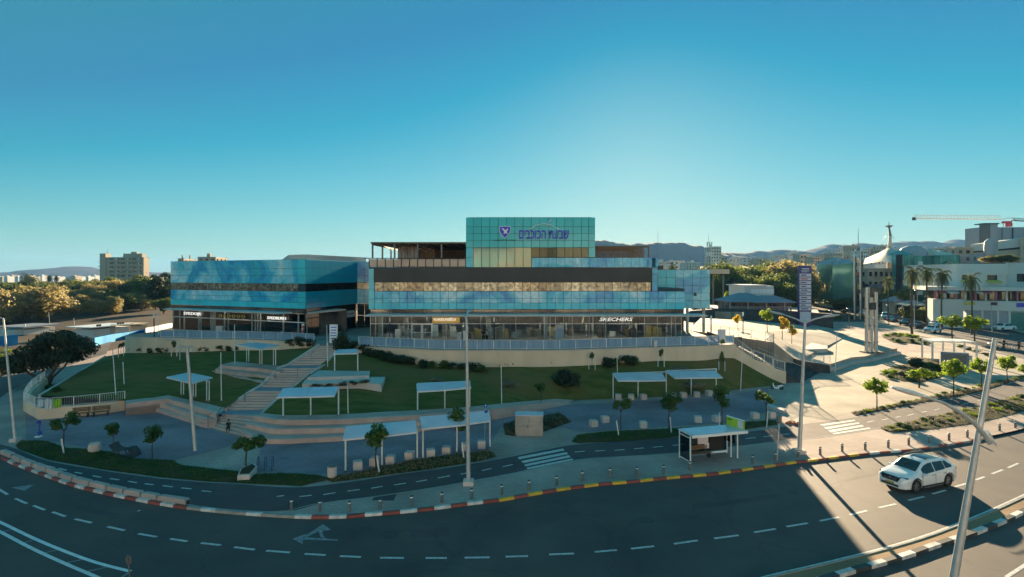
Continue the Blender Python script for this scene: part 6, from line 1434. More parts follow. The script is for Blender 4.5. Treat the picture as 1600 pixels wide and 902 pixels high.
# --- big dark spreading tree at the left
bt = thing('big_tree', 'large dark spreading tree with leaning limbs at the left corner of the lawn', 'tree', tuple(hit(73, 604)))
c0 = bt.location.copy()
def cmb(seed, c, rx, ry, rz, n, leaf, ncl=24, clr=.34):
    mb, cl = crown_mb(seed, rx, ry, rz, n, leaf, ncl, clr); 
    for i in range(len(mb.v)): mb.v[i] = mb.v[i] + c
    return mb, cl
ca = c0 + Vector((.3, .8, 4.4))
mb, cla = cmb(91, ca - Vector((0,0,.35)), 4.9, 4.2, 3.0, 11500, .17, 34, .30); put('crown', mb, M['leaf_dark'], bt)
mb, clb = cmb(92, c0 + Vector((-3.2, -.5, 2.6)), 2.9, 2.8, 1.5, 3800, .17, 14, .36); put('crown', mb, M['leaf_dark'], bt)
mb = MB()
for e_, r0 in (((-2.5, -.6, 2.1), .2), ((-.9, .4, 2.8), .2), ((1.4, .8, 3.4), .22), ((2.7, .3, 3.0), .16)):
    mb.tube([c0-Vector((0,0,.3)), c0+Vector((e_[0]*.25, 0, e_[2]*.35)), c0+Vector((e_[0]*.7, e_[1]*.6, e_[2]*.75)), c0+Vector(e_)+Vector((0,0,.6))], [r0*1.1, r0*.9, r0*.6, r0*.3], 8)
put('trunk', mb, M['bark'], bt, smooth=True); 
# --- shrubs: one thing each
def shrub_proto(key, seed, n, leaf, lm, rz=.7, ncl=9):
    root = thing('shrub', 'x', 'shrub'); mb, cl = crown_mb(seed, 1, 1, rz, n, leaf, ncl, .5)
    for i in range(len(mb.v)): mb.v[i] = mb.v[i] + Vector((0,0,rz*.62))
    put('foliage', mb, M[lm], root); tb = MB()
    for k in range(4): a = k*1.6; tb.tube([(0,0,-.05), (.25*math.cos(a), .25*math.sin(a), rz*.7)], .03, 5)
    put('stem', tb, M['bark'], root, kind='stuff'); protos[key] = [root, False]
shrub_proto('sd', 101, 900, .09, 'leaf_dark'); shrub_proto('sg', 102, 800, .10, 'leaf_green'); shrub_proto('sdry', 103, 1100, .07, 'leaf_dry', .6); shrub_proto('sy', 104, 800, .10, 'leaf_lime', .6); shrub_proto('sbig', 105, 2600, .08, 'leaf_dark', .85, 14); shrub_proto('sr', 106, 600, .09, 'leaf_red', .55)
def shrub(px, py, rad_px, kind, label, sq=1.0, group=None):
    p = hit(px, py); r_ = rad_px/F*p.y; o = place(kind, p, label, r_*sq, group=group, sxy=1/sq); return o
for i, (px, py, r_) in enumerate([(208,550,8),(222,551,8),(236,551,8),(250,551,8),(264,550,8),(316,548,8),(326,548,7),(346,548,9),(358,548,8),(372,546,6)]):
    shrub(px, py, r_*1.1, 'sd', f'dark clipped shrub under the pale wall of the left wing, {ORD[i]} from the left', .9, 'shrubs below the left terrace wall')
for i, (px, py, r_) in enumerate([(456,541,10),(470,540,12),(486,540,9),(550,549,14),(568,551,11),(584,556,12),(598,561,12),(612,566,11),(626,568,11),(640,570,10),(662,574,10),(692,576,10),(706,576,8),(676,575,8),(720,577,8),(577,553,12),(591,559,11),(605,564,11),(619,568,10),(633,569,10),(738,580,12),(752,582,9),(950,572,12),(963,570,8),(980,570,13),(992,568,8)]):
    shrub(px, py, r_*1.25, ('sd', 'sg')[i % 2 and px > 640], f'shrub at the foot of the cream wall, {ORD[i]} from the stairs side', .95, 'shrubs at the foot of the cream wall')
for i in range(13):
    px = 780+i*9.7 + (i % 3)*1.5; shrub(px, 573-(i*.35), 4.2, 'sg', f'small climbing plant against the cream wall, {ORD[i]} from the left', 1.5, 'row of small plants on the cream wall')
shrub(534, 548, 15, 'sbig', 'dark round tree-like bush at the top of the stairs', 1.3)
shrub(884, 604, 24, 'sbig', 'largest dark rounded bush on the brown patch of the lawn', .8)
for px, py, r_, lab in ((792,604,17,'pale dry bush on the lawn left of the large dark bush'),(682,596,13,'pale dry bush above the single panelled canopy'),(1060,582,21,'flat grey dry bush behind the right-hand double canopy'),(1083,606,22,'low dry bush under the right-hand double canopy')):
    shrub(px, py, r_, 'sdry', lab, .55)
for i, (px, py, r_) in enumerate([(478,612,12),(497,606,14),(516,605,13),(536,603,13),(552,601,12),(570,599,12)]):
    shrub(px, py, r_, 'sr', f'brownish low shrub in the bed under the slab seats, {ORD[i]} from the left', .6, 'brownish shrubs under the slab seats')
for i, (px, py, r_) in enumerate([(795,668,7),(799,674,6),(856,662,9),(868,660,9),(880,657,8),(863,668,8)]):
    shrub(px, py, r_, 'sr', f'low brown-green shrub of the bed around the white cabinet, {ORD[i]} from the left', .6, 'shrubs round the white cabinet')
for i, (px, py, r_, k) in enumerate([(1385,525,6,'sy'),(1396,524,7,'sg'),(1407,524,7,'sy'),(1419,526,8,'sy'),(1430,527,7,'sy'),(1440,533,7,'sg'),(1396,532,6,'sd'),(1404,535,8,'sg'),(1425,534,7,'sg'),(1445,537,6,'sg')]):
    shrub(px, py, r_, k, f'low shrub in the upper planting bed near the white cars, {ORD[i]}', .6, 'shrubs of the upper bed')
for i, (px, py, r_, k) in enumerate([(1385,584,10,'sy'),(1398,583,9,'sy'),(1412,588,12,'sd'),(1432,572,15,'sbig'),(1450,575,13,'sg'),(1464,577,11,'sg'),(1392,592,9,'sg'),(1428,594,10,'sg'),(1448,590,11,'sy'),(1462,588,11,'sy')]):
    shrub(px, py, r_, k, f'shrub in the lower planting bed beside the grey wall, {ORD[i]}', .65, 'shrubs of the lower bed')
for i in range(24):
    t = i/23; px = lerp(1345, 1597, t); py = lerp(645, 590, t)-.04*(px-1345)*(1-t)*.3
    shrub(px, py, 5.5+2*math.sin(i*2.3), ('sy', 'sg')[i % 3 == 0], f'low yellow-green tuft of the narrow strip by the sunny path, {ORD[i]} from the left', .5, 'tufts of the narrow strip')
for i in range(34):
    t = (i % 17)/16; row = i//17; px = lerp(1392, 1598, t); py = lerp(669, 622, t)+row*(6+6*t)-1
    shrub(px, py, 7+3*math.sin(i*1.7), ('sy', 'sg', 'sdry')[i % 3], f'low plant of the wide kerb-side verge, {ORD[i%17]} from the left in the {["upper","lower"][row]} row', .45, 'plants of the wide verge')
for i in range(6): shrub(1500+i*13, 543+i*4, 7, 'sd' if i % 2 else 'sg', f'shrub beside the side road, {ORD[i]} from the left', .6, 'shrubs beside the side road')
for i in range(12): shrub(1296+i*7, 489+(i % 3)*5, 7, ('sd', 'sdry', 'sg')[i % 3], f'bank shrub right of the pylon sign, {ORD[i]}', .7, 'shrubs of the bank')
for i, (px, py) in enumerate([(60,604),(75,608),(90,612),(52,612),(4,560),(12,552),(2,575)]): shrub(px, py, 11, 'sg' if i < 4 else 'sy', f'bush near the big dark tree at the left, {ORD[i]}', .6, 'bushes at the left corner')
# --- forest at the left
rf = random.Random(5)
fl = []
for k in range(9): fl.append((lerp(-30, 262, k/8)+rf.uniform(-8,8), 466+rf.uniform(-4,4), rf.uniform(235,255), rf.choice(['mid','mid','olive']), 1.0))
front = [(-5,508,443,1.0,'olive'),(35,500,452,1.0,'olive'),(62,500,437,1.15,'olive'),(20,480,440,1.1,'mid'),(95,483,446,1.0,'olive'),(78,470,440,1.0,'mid'),(118,480,452,1.0,'olive'),(140,478,441,1.1,'olive'),(128,468,440,1.0,'mid'),(160,482,450,1.15,'olive'),(185,470,432,1.2,'olive'),(205,470,436,1.1,'olive'),(216,478,449,1.15,'olive'),(236,468,428,1.1,'darkbig'),(252,474,421,1.15,'darkbig'),(262,478,424,1.0,'darkbig'),(228,462,426,1.0,'mid'),(170,462,430,1.0,'mid'),(150,455,434,.9,'mid'),(100,462,437,1.0,'mid'),(45,468,441,1.0,'mid'),(5,465,443,1.0,'mid'),(193,488,455,1.0,'mid'),(146,492,463,.9,'olive'),(175,492,460,.95,'olive'),(110,494,464,.9,'olive'),(78,492,462,1.0,'mid'),(12,497,462,1.0,'olive'),(243,484,452,.9,'darkbig')]
front += [(-12,492,455,1.1,'olive'),(28,492,456,1.1,'olive'),(50,486,450,1.1,'mid'),(88,488,455,1.0,'olive'),(104,476,446,1,'mid'),(126,488,458,1,'olive'),(158,474,444,1,'olive'),(182,482,452,1,'mid'),(212,462,432,1,'mid'),(200,482,452,1,'olive'),(225,474,446,1,'olive'),(66,462,438,1,'mid'),(30,468,444,1,'mid'),(133,462,436,1,'mid'),(214,472,428,1.2,'darkbig'),(226,476,430,1.2,'mid'),(246,476,432,1.3,'mid'),(258,482,428,1.2,'darkbig'),(238,480,446,1.2,'mid'),(221,486,458,1.1,'olive'),(256,490,462,1,'mid')]
for i, (px, yb, yt, w_, k) in enumerate(sorted(front)):
    p = hit(px, yb); hgt = (yb-yt)/F*p.y; base_h = {'olive': .7+4.6*1.75, 'mid': .9+4.3*1.75, 'darkbig': 3+6.5*1.7}[k]; s_ = hgt/base_h
    key = k if k == 'darkbig' else f'{k}{i%3}'
    place(key, p, f'{ {"olive":"tawny olive","mid":"green","darkbig":"tall dark"}[k] } tree of the woodland left of the mall, {ORD[i]} from the left', s_, group='woodland trees left of the mall', sxy=1.15*w_)
for i, (px, yb, d, k, s_) in enumerate(sorted(fl)):
    p = Vector((X(px, d), d, 2.5)); place(f'{k}{i%3}', p, f'distant green tree behind the left woodland, {ORD[i]} from the left', s_*rf.uniform(.9,1.15), group='distant trees at the left', sxy=1.5)
# --- trees on the right among the houses
rg = [(1118,444,425,205,'mid'),(1130,450,432,190,'mid'),(1212,440,428,200,'lime0'),(1240,446,428,195,'mid'),(1252,450,424,200,'mid'),(1262,446,430,210,'lime0'),(1206,444,418,205,'olive'),(1225,436,402,225,'mid'),(1180,432,414,245,'olive'),(1294,440,418,290,'mid'),(1300,462,446,225,'mid'),(1326,462,450,235,'mid'),(1342,460,446,232,'mid'),(1358,456,440,230,'mid'),(1366,462,448,215,'lime0'),(1408,466,452,185,'mid'),(1420,490,474,150,'darkbig'),(1432,492,478,148,'mid'),(1446,492,478,146,'mid'),(1460,494,480,144,'mid'),(1480,488,470,150,'mid'),(1382,470,456,205,'mid'),(1270,470,458,250,'mid'),(1310,478,464,210,'mid'),(1512,492,480,140,'mid'),(1130,430,404,200,'mid'),(1144,432,412,220,'mid'),(1156,430,414,230,'darkbig'),(1170,436,410,215,'mid'),(1186,438,408,225,'mid'),(1200,432,404,240,'mid'),(1215,436,401,215,'olive'),(1234,436,402,205,'olive'),(1246,438,406,210,'olive'),(1172,446,425,190,'mid'),(1186,450,426,180,'mid'),(1200,448,424,185,'mid'),(1226,446,422,190,'mid'),(1216,450,430,175,'mid'),(1276,438,420,260,'olive'),(1290,444,424,270,'mid'),(1032,424,418,420,'mid'),(1052,425,417,380,'mid'),(1088,426,416,360,'mid'),(1098,425,418,330,'mid'),(1112,432,410,230,'mid'),(1146,452,430,185,'darkbig'),(1160,455,436,180,'mid'),(1310,436,424,300,'mid'),(1444,410,398,320,'mid'),(1565,408,396,170,'mid'),(1548,409,398,172,'olive'),(1580,408,399,168,'mid'),(1400,452,440,200,'darkbig'),(1418,458,448,180,'mid'),(1140,470,452,165,'lime0'),(1378,458,450,190,'mid')]
for i, (px, yb, yt, d, k) in enumerate(rg):
    x = X(px, d); gz = ground_z(x, d); hgt = Zy(yt, d)-gz
    if hgt < 2: gz = Zy(yb, d)-.5; hgt = Zy(yt, d)-gz
    bh = {'olive': 8.6, 'mid': 8.4, 'darkbig': 14.0, 'lime0': 3.2}[k]; s_ = hgt/bh
    key = k if k in ('darkbig', 'lime0') else f'{k}{i%3}'
    place(key, Vector((x, d, gz)), f'{ {"olive":"brown-green","mid":"green","darkbig":"dark","lime0":"lime"}[k] } tree among the town roofs, {ORD[i]} from the mall side', s_, group='trees among the town roofs', sxy=min(2.2, max(.9, 10*d/230/max(4, hgt)*1.1)))
# --- palms
def make_palm(seed, h, fl_, n=26, key='palm'):
    root = thing('palm_tree', 'x', 'palm tree'); r = random.Random(seed); tb = MB()
    pts = [Vector((.15*math.sin(k*.5), 0, h*k/8)) for k in range(9)]; tb.tube(pts, [.32, .24] + [.2+.02*(k % 2) for k in range(6)] + [.26], 8); put('trunk', tb, M['palm_bark'], root, smooth=True)
    top = pts[-1]; mb = MB()
    for k in range(n):
        a = 2*math.pi*k/n*1.618*2; el = lerp(1.25, -.5, (k/n)); L = fl_*r.uniform(.8, 1.1); d = Vector((math.cos(a), math.sin(a), 0)); prev = top.copy(); P = [prev]
        for j in range(7): ang = el - .26*j; prev = prev + (d*math.cos(ang) + Vector((0,0,math.sin(ang))))*L/7; P.append(prev)
        sd = Vector((-d.y, d.x, 0))
        for j in range(1, 7):
            for sgn in (-1, 1):
                for u in (0, .5):
                    q = P[j].lerp(P[j+1 if j < 7 else j], u); w_ = L*.22*(1-abs(j/7-.45)); o = len(mb.v); t = (P[j+1]-P[j]).normalized()
                    mb.v += [q, q+t*.10, q+sd*sgn*w_+t*w_*.5-Vector((0,0,w_*.35)), q+sd*sgn*w_*.6+t*w_*.2-Vector((0,0,w_*.1))]; mb.f.append((o, o+1, o+2, o+3))
        mb.tube(P, [.03]*8, 4)
    put('fronds', mb, M['leaf_palm'], root, kind='stuff'); sk = MB(); sk.lathe(top-Vector((0,0,1.3)), [(.22,0),(.42,.4),(.45,1.0),(.2,1.4)], 9); put('dead_frond_skirt', sk, M['palm_bark'], root, smooth=True)
    protos[key] = [root, False]
make_palm(1, 8, 2.6, key='palm'); make_palm(2, 7, 3.4, 30, key='palmw')
pal = [(1425,512,414,118,'second tallest palm in front of the glass building, left of the pair'),(1448,500,414,135,'palm in front of the dark glass tower'),(1472,495,418,128,'tall palm before the gabled glass block'),(1518,502,425,118,'palm in front of the white shopping building'),(1457,494,444,140,'squat palm by the shop awnings'),(1388,486,430,150,'yellowish palm beside the steel masts'),(42,470,424,235,'taller of the two palms on the left skyline, left one'),(51,474,428,225,'second palm of the skyline pair at the left'),(1050,430,410,300,'small palm behind the mall roof'),(1165,448,422,205,'yellow-green palm above the restaurant'),(1228,446,420,215,'palm left of the pylon sign'),(77,455,429,300,'far palm at the left, left of a pair'),(88,455,429,305,'far palm at the left, right of a pair'),(1284,450,412,260,'palm among roofs right of the pylon')]
for i, (px, yb, yt, d, lab) in enumerate(pal):
    x = X(px, d); gz = ground_z(x, d); hgt = Zy(yt, d)-gz; place('palm' if i not in (6,7,4) else 'palmw', Vector((x, d, gz)), lab, max(.35, hgt/9.2), group='palm trees', sxy=.55 if i not in (6,7) else .9)
# --- grass blades on verges and lawn, one mass
def tufts(name, polys, n, hgt, mt, seed, zf=None):
    r = random.Random(seed); mb = MB()
    def inside(x, y, P):
        c = False; j = len(P)-1
        for i in range(len(P)):
            if (P[i].y > y) != (P[j].y > y) and x < (P[j].x-P[i].x)*(y-P[i].y)/(P[j].y-P[i].y)+P[i].x: c = not c
            j = i
        return c
    for px in polys:
        P = [g(a, b, PV) for a, b in px]; xs = [p.x for p in P]; ys = [p.y for p in P]; area = (max(xs)-min(xs))*(max(ys)-min(ys)); k = 0; tries = 0
        while k < n*len(px)/20 and tries < 60000:
            tries += 1; x = r.uniform(min(xs), max(xs)); y = r.uniform(min(ys), max(ys))
            if not inside(x, y, P): continue
            k += 1; z = ground_z(x, y)
            for b in range(3):
                a = r.uniform(0, 6.28); s_ = hgt*r.uniform(.5, 1.3); dx, dy = math.cos(a)*.03, math.sin(a)*.03; o = len(mb.v); lx, ly = r.uniform(-.05,.05), r.uniform(-.05,.05)
                mb.v += [Vector((x+lx-dx, y+ly-dy, z-.01)), Vector((x+lx+dx, y+ly+dy, z-.01)), Vector((x+lx*2.2, y+ly*2.2, z+s_))]; mb.f.append((o, o+1, o+2))
    o = put(name, mb, M[mt]); tag(o, 'short grass and weeds growing on the planted verges', 'grass'); o['kind'] = 'stuff'
tufts('grass', [V_LEFT, V_CEN, V_MID], 1900, .065, 'leaf_green', 3)
tufts('dry_grass', [V_R2, V_R1, V_CEN, V_KIOSK, V_B1, V_B2], 1200, .14, 'leaf_dry', 4)
bpy.data.objects[-1] if False else None
for o in bpy.data.objects:
    if o.name == 'dry_grass': o['label'] = 'dry yellowish grass and weeds on the brown verges and beds'
# ================================================================ STREET FURNITURE
def top_tag(o, label, cat, group=None): return tag(o, label, cat, group)
# --- shade canopies
def canopy(label, panels, posts, zt, zf=None, double=False, group='shade canopies', seats=None):
    base = [hit(*p) for p in posts]; r = thing('shade_canopy', label, 'canopy', tuple(base[0]), group)
    for q in panels:
        P = [g(x, y, z) for x, y, z in q]; mb = MB()
        mb.add([p + Vector((0,0,.06)) for p in P] + [p.copy() for p in P], [(0,1,2,3),(7,6,5,4),(0,4,5,1),(1,5,6,2),(2,6,7,3),(3,7,4,0)]); put('roof_panel', mb, M['canopy_sheet'], r, fix=True)
        for a, b in ((0,1),(1,2),(2,3),(3,0)):
            mb = MB(); mb.beam(P[a]-Vector((0,0,.03)), P[b]-Vector((0,0,.03)), .05, .07); put('roof_frame', mb, M['white_metal'], r)
    for b in base:
        if double:
            for dx in (-.12, .12): mb = MB(); mb.box((b.x+dx-.035, b.y-.035, b.z-.1), (b.x+dx+.035, b.y+.035, zt)); put('post', mb, M['white_metal'], r)
            mb = MB(); mb.box((b.x-.2, b.y-.09, b.z), (b.x+.2, b.y+.09, b.z+.12)); put('post_foot', mb, M['mid_metal'], r)
        else:
            mb = MB(); mb.box((b.x-.05, b.y-.05, b.z-.1), (b.x+.05, b.y+.05, zt)); put('post', mb, M['white_metal'], r)
            mb = MB(); mb.box((b.x-.09, b.y-.09, b.z), (b.x+.09, b.y+.09, b.z+.08)); put('post_foot', mb, M['mid_metal'], r)
    for a, b in zip(base, base[1:]): mb = MB(); mb.beam((a.x, a.y, zt-.05), (b.x, b.y, zt-.05), .07, .1); put('beam', mb, M['white_metal'], r)
    return r
def quad2(BL, BM, BR, FR, FM, FL, zb, zf):
    return [[(*BL, zb), (*BM, zb), (*FM, zf), (*FL, zf)], [(BM[0]+1, BM[1], zb), (*BR, zb), (*FR, zf), (FM[0]+1.2, FM[1], zf)]]
canopy('double shade canopy on the lawn edge right of the garden stairs', quad2((442.5,608),(485.5,606),(529,605.5),(522,619.5),(477,620.5),(432.5,621.5), 3.62, 3.42), [(442.5,651.5),(485.5,650.5),(529,649)], 3.6)
canopy('double shade canopy on the seating steps, left of the tall lamp post', quad2((651,600.5),(693,598.5),(733,596),(736,606),(694,610),(652,612.5), 3.72, 3.45), [(652.5,641.8),(695,640),(734,638)], 3.68)
canopy('large low double shade canopy on the plaza, left one of the two by the cubes', quad2((541,667.5),(595,663),(649,658),(651,676),(597,682),(536,687.5), 2.75, 2.36), [(540,737),(597,728),(652,717)], 2.4)
canopy('large low double shade canopy on the plaza, behind the tall lamp post', quad2((656,652.5),(711,648),(764,642.5),(766,658),(714,665.5),(660,670.5), 2.75, 2.36), [(661,717),(714,708),(765.5,700)], 2.4)
canopy('double shade canopy over three cubes, nearest the large dark bush', quad2((957.5,584.5),(996,583.5),(1035,584),(1041,595),(1003,595.5),(966,595.5), 2.88, 2.68), [(958,624),(997,622.5),(1041,621)], 2.85)
canopy('double shade canopy over three cubes, rightmost on the plaza', quad2((1040,581),(1078,580.5),(1117,580),(1129,590.5),(1089,591),(1055,591.5), 2.88, 2.68), [(1041,618),(1080,618),(1119,616)], 2.9)
canopy('small square canopy on double legs over the corner steps of the left lawn', [[(260,590,3.3),(295,583,3.3),(332,590.5,3.3),(300,599.5,3.3)]], [(285,617.5),(304,621),(325,627.5)], 3.25, double=True)
canopy('wide canopy on double legs over the upper steps of the left lawn', [[(369,538.8,5.4),(402,536,5.4),(436,540,5.4),(406.5,546.5,5.4)]], [(387,567),(407.6,570.5),(429,573)], 5.36, double=True)
canopy('narrow single shade canopy on two posts at the slab seats right of the stairs', [[(528,547,5.35),(559,546,5.35),(557,552.5,5.2),(521,553.5,5.2)]], [(523,581),(559,580.5)], 5.2)
# --- concrete cubes
cubes = [(557,736,'below the left end of the left large canopy'),(584,730,'behind the white stake under the left large canopy'),(609,727,'under the middle post of the left large canopy'),(639,720.5,'with a weed before it, right end of the left canopy'),(672,716.5,'just right of the post between the two large canopies'),(697,711.5,'left of the middle post of the right large canopy'),(727,706.5,'partly hidden by the tall lamp post'),(752,702.5,'at the right end of the right large canopy'),
         (928,668.5,'lower of the pair standing free left of the verge trees'),(946,662,'upper of the pair standing free left of the verge trees'),(1006,670.5,'standing alone beyond the verge, left of the second tree'),(1092,662,'left of the pair behind the bus shelter'),(1121,661,'right of the pair behind the bus shelter'),(1181,656,'left of the young tree with yellow leaves'),(1207,655,'brightest one at the edge of the sunlight'),
         (967,626,'left under the canopy nearest the dark bush'),(987,626,'middle under the canopy nearest the dark bush'),(1006,626,'right under the canopy nearest the dark bush'),(1069,623,'left under the rightmost canopy'),(1090,622,'middle under the rightmost canopy'),(1109,620,'right under the rightmost canopy'),(1052,624,'half hidden by the bushy tree between the two canopies')]
cb = MB(); s_ = .29
cb.add([(-s_,-s_,0),(s_,-s_,0),(s_,s_,0),(-s_,s_,0),(-s_,-s_,.50),(s_,-s_,.50),(s_,s_,.50),(-s_,s_,.50),(-s_+.03,-s_+.03,.54),(s_-.03,-s_+.03,.54),(s_-.03,s_-.03,.54),(-s_+.03,s_-.03,.54)], [(3,2,1,0),(0,1,5,4),(1,2,6,5),(2,3,7,6),(3,0,4,7),(4,5,9,8),(5,6,10,9),(6,7,11,10),(7,4,8,11),(8,9,10,11)])
cme = cb.mesh(); cme.materials.append(M['pale_stone'])
for i, (x, y, lab) in enumerate(cubes):
    p = hit(x, y-1); p.y += .25; o = link(bpy.data.objects.new('stone_cube', cme)); o.location = p; o.rotation_euler = (0,0,random.uniform(-.15,.35)); tag(o, 'pale concrete cube seat '+lab, 'cube seat', 'concrete cube seats')
# --- bollards
bol = [(455.5,797),(500,799),(546,800),(594,796),(643,791),(690.5,785.5),(737,779.5),(784,773),(826.5,766),(869.5,759),(910,751),(953,746),(995,744),(1037,741),(1078,735),(1176,725),(1212,720.5),(1247.5,716),(1281.6,711),(1316,706),(1352,703.5),(1388,700),(1420,696),(1452,692),(1483,689),(1511.6,684),(1562,673.6),(1586.5,669)]
bp = thing('bollard', 'x', 'bollard', (0,0,0), 'bollards along the kerb')
mb = MB(); mb.lathe((0,0,0), [(.085,-.05),(.085,.46)], 14); put('shaft', mb, M['mid_metal'], bp, smooth=True)
mb = MB(); mb.lathe((0,0,0), [(.088,.462),(.088,.52)], 14); put('white_band', mb, M['sign_white'], bp, smooth=True)
mb = MB(); mb.lathe((0,0,0), [(.087,.522),(.087,.56),(.06,.585)], 14); put('cap', mb, M['dark_metal'], bp, smooth=True)
for i, (x, y) in enumerate(bol):
    p = hit(x, y-.3); lab = f'short grey bollard with a pale top along the kerb, {ORD[i]} from the left' if i < 16 else f'short bollard along the kerb, {ORD[27-i]} from the right, ' + ('in shade' if i < 18 else 'in sunlight')
    if i == 0: bp.location = p; bp['label'] = lab
    else: copy_tree(bp, p, 0, lab)
# --- concrete barrier blocks between road and cycle path at the left
BX = [-6,12,27,45,66,87,108,134,161,188,215,241,287]
Kl = smooth_line(gl(K[1:14]), 10)
def on_kerb(x):
    for a, b in zip(Kl, Kl[1:]):
        xa, xb = px_of(a)[0], px_of(b)[0]
        if xa <= x <= xb: return a.lerp(b, (x-xa)/(xb-xa))
    return Kl[0]
for i, (x0, x1) in enumerate(zip(BX, BX[1:])):
    p, q = on_kerb(x0+1.2), on_kerb(x1-1.2); d = (q-p).normalized(); l2 = (q-p).length/2; rz = math.atan2(d.y, d.x)
    t = thing('barrier_block', f'low pinkish concrete barrier block between road and cycle path, {ORD[i]} from the left', 'barrier', (0,0,0), 'barrier blocks at the left')
    mb = MB(); mb.add([(-l2,-.2,0),(l2,-.2,0),(l2,.2,0),(-l2,.2,0),(-l2,-.17,.22),(l2,-.17,.22),(l2,.15,.22),(-l2,.15,.22),(-l2+.1,-.13,.29),(l2-.1,-.13,.29),(l2-.1,.13,.29),(-l2+.1,.13,.29)], [(3,2,1,0),(0,1,5,4),(1,2,6,5),(2,3,7,6),(3,0,4,7),(4,5,9,8),(5,6,10,9),(6,7,11,10),(7,4,8,11),(8,9,10,11)])
    put('block', mb, M['barrier_pink'], t)
    mb = MB(); mb.box((l2+.002, -.09, 0), (l2+.05, .09, .2)); put('joint', mb, M['kerb_black'], t)
    t.location = (p+q)/2 + Vector((-d.y, d.x, 0))*.32; t.rotation_euler = (0,0,rz)
# --- lamp posts
def lamp(label, base, top, r0, r1, arms=(), plinth=True, mt='galv', head='galv', group='tall street lamps', z0=None):
    b = hit(*base) if z0 is None else g(*base, z0); t = at(top[0], top[1], b.y); r = thing('lamp_post', label, 'lamp post', tuple(b), group)
    mb = MB(); mb.tube([b-Vector((0,0,.1)), b.lerp(t, .02), b.lerp(t, .5), t], [r0*1.25, r0, (r0+r1)/2, r1], 12); put('pole', mb, M[mt], r, smooth=True)
    if plinth: mb = MB(); mb.cbox(b+Vector((0,0,.12)), (r0*4.5, r0*4.5, .3)); put('plinth', mb, M['pale_stone'], r)
    for arm in arms:
        pts = [Vector(v) for v in arm]; mb = MB(); mb.tube(pts, [.06]*(len(pts)-1)+[.045], 8); put('arm', mb, M[mt], r, smooth=True)
        d = (pts[-1]-pts[-2]).normalized(); e_ = pts[-1]; mb = MB(); mb.tube([e_-d*.1, e_+d*.2, e_+d*.7, e_+d*1.1], [.06, .13, .14, .03], 10)
        for v in mb.v: v.z = e_.z + (v.z-e_.z)*.6
        put('lamp_head', mb, M[head], r, smooth=True)
    return r
b = hit(732,757); t = at(728,498,b.y)
lamp('tall pale lamp post on a white plinth in the middle of the pavement', (732,757), (729,498), .14, .07, [[t, t+Vector((0,.7,.25)), t+Vector((0,1.7,.3))]])
b = hit(1249,708); t = at(1258,505,b.y)
lamp('tall lamp post with two spread arms at the edge of the sunlight', (1249,708), (1258,505), .15, .08, [[t, t+Vector((-.8,0,.35)), t+Vector((-1.55,.1,.62))], [t, t+Vector((.7,0,.3)), t+Vector((1.3,-.1,.46))]])
b = g(1476,985,PV); t = at(1555,529,b.y); k1 = b.lerp(t, (b.z-t.z and (at(1541,686,b.y).z-b.z)/(t.z-b.z)))
big = lamp('leaning foreground lamp post with a long curved arm over the road', (1476,985), (1555,529), .155, .075, [], True, 'galv', z0=PV, group=None)
arm = [at(1547,693,b.y-.15), at(1536,677,b.y-.15), at(1521,660,b.y-.2), at(1499,643.5,b.y-.25), at(1476,630.5,b.y-.3), at(1448,620.5,b.y-.4)]
mb = MB(); mb.tube(arm, [.085,.08,.072,.065,.055,.05], 10); put('arm', mb, M['galv'], big, smooth=True)
a0 = arm[-1]; dv = (at(1393,605,b.y-.6)-a0); mb = MB(); mb.tube([a0-dv*.03, a0+dv*.12, a0+dv*.45, a0+dv*.8, a0+dv*.97, a0+dv], [.055,.11,.16,.13,.07,.01], 14)
for i_, v in enumerate(mb.v): c_ = a0 + dv*max(0, min(1, (v-a0).dot(dv)/dv.dot(dv))); v.z = c_.z+(v.z-c_.z)*.55; 
put('lamp_head', mb, M['white_metal'], big, smooth=True)
mb = MB(); e0 = at(1541,676,b.y+.1); e1 = at(1557,696,b.y+.4); mb.tube([e0, e1], [.10,.03], 10); put('spur', mb, M['white_metal'], big, smooth=True)
b = hit(305,704); t = at(292.5,543,b.y)
lp = lamp('white lamp post with a crown of short spread arms beside the corner steps', (305,704), (292.5,543), .13, .10, [], False)
for dx, dz in ((-.8,-.1),(-.5,-.35),(.5,-.35),(.7,-.1)): mb = MB(); mb.tube([t, t+Vector((dx*.5,-.1,.12)), t+Vector((dx,-.1,dz))], [.06,.06,.03], 6); put('short_arm', mb, M['galv'], lp, smooth=True)
b = hit(24,690); t = at(5,498,b.y)
lamp('tall slightly leaning lamp post at the left edge of the view', (24,690), (5,498), .12, .06, [[t, t+Vector((-.6,0,.2)), t+Vector((-1.2,0,.3))]])
p = hit(281,563); t = at(281,532,p.y); lamp('low lamp before the wall of the left wing with a flat white head', (281,563), (281,532.5), .05, .04, [[t, t+Vector((-.8,0,.05))]], False, group='low lamps')
gp = [((181,617),(176,546),'leaning thin white post on the left lawn'),((346,626),(345,551),'thin white post before the upper steps'),((367,568),(366.5,507),'thin post at the left of the wide canopy'),((512,573),(510.5,508),'thin white post beside the upper stair flight'),((544,646),(543,598),'thin white post right of the double canopy by the stairs'),((784,631),(783,571),'thin white post on the lawn edge right of the tall lamp post'),((965,590),(964,556),'thin post behind the canopy near the dark bush'),((1157,611),(1160,556),'thin white post at the right end of the lawn'),((1198,668),(1200,640),'short thin post by the yellow-leaved tree'),((194,600),(192,566),'short thin post on the left lawn right of the leaning one'),((1305,582),(1308,517),'thin white post at the corner of the raised platform'),((118,522),(115,497),'thin post behind the big dark tree'),((78,509),(76,488),'thin post under the tawny trees'),((248,524),(248,484),'thin white post left of the left wing')]
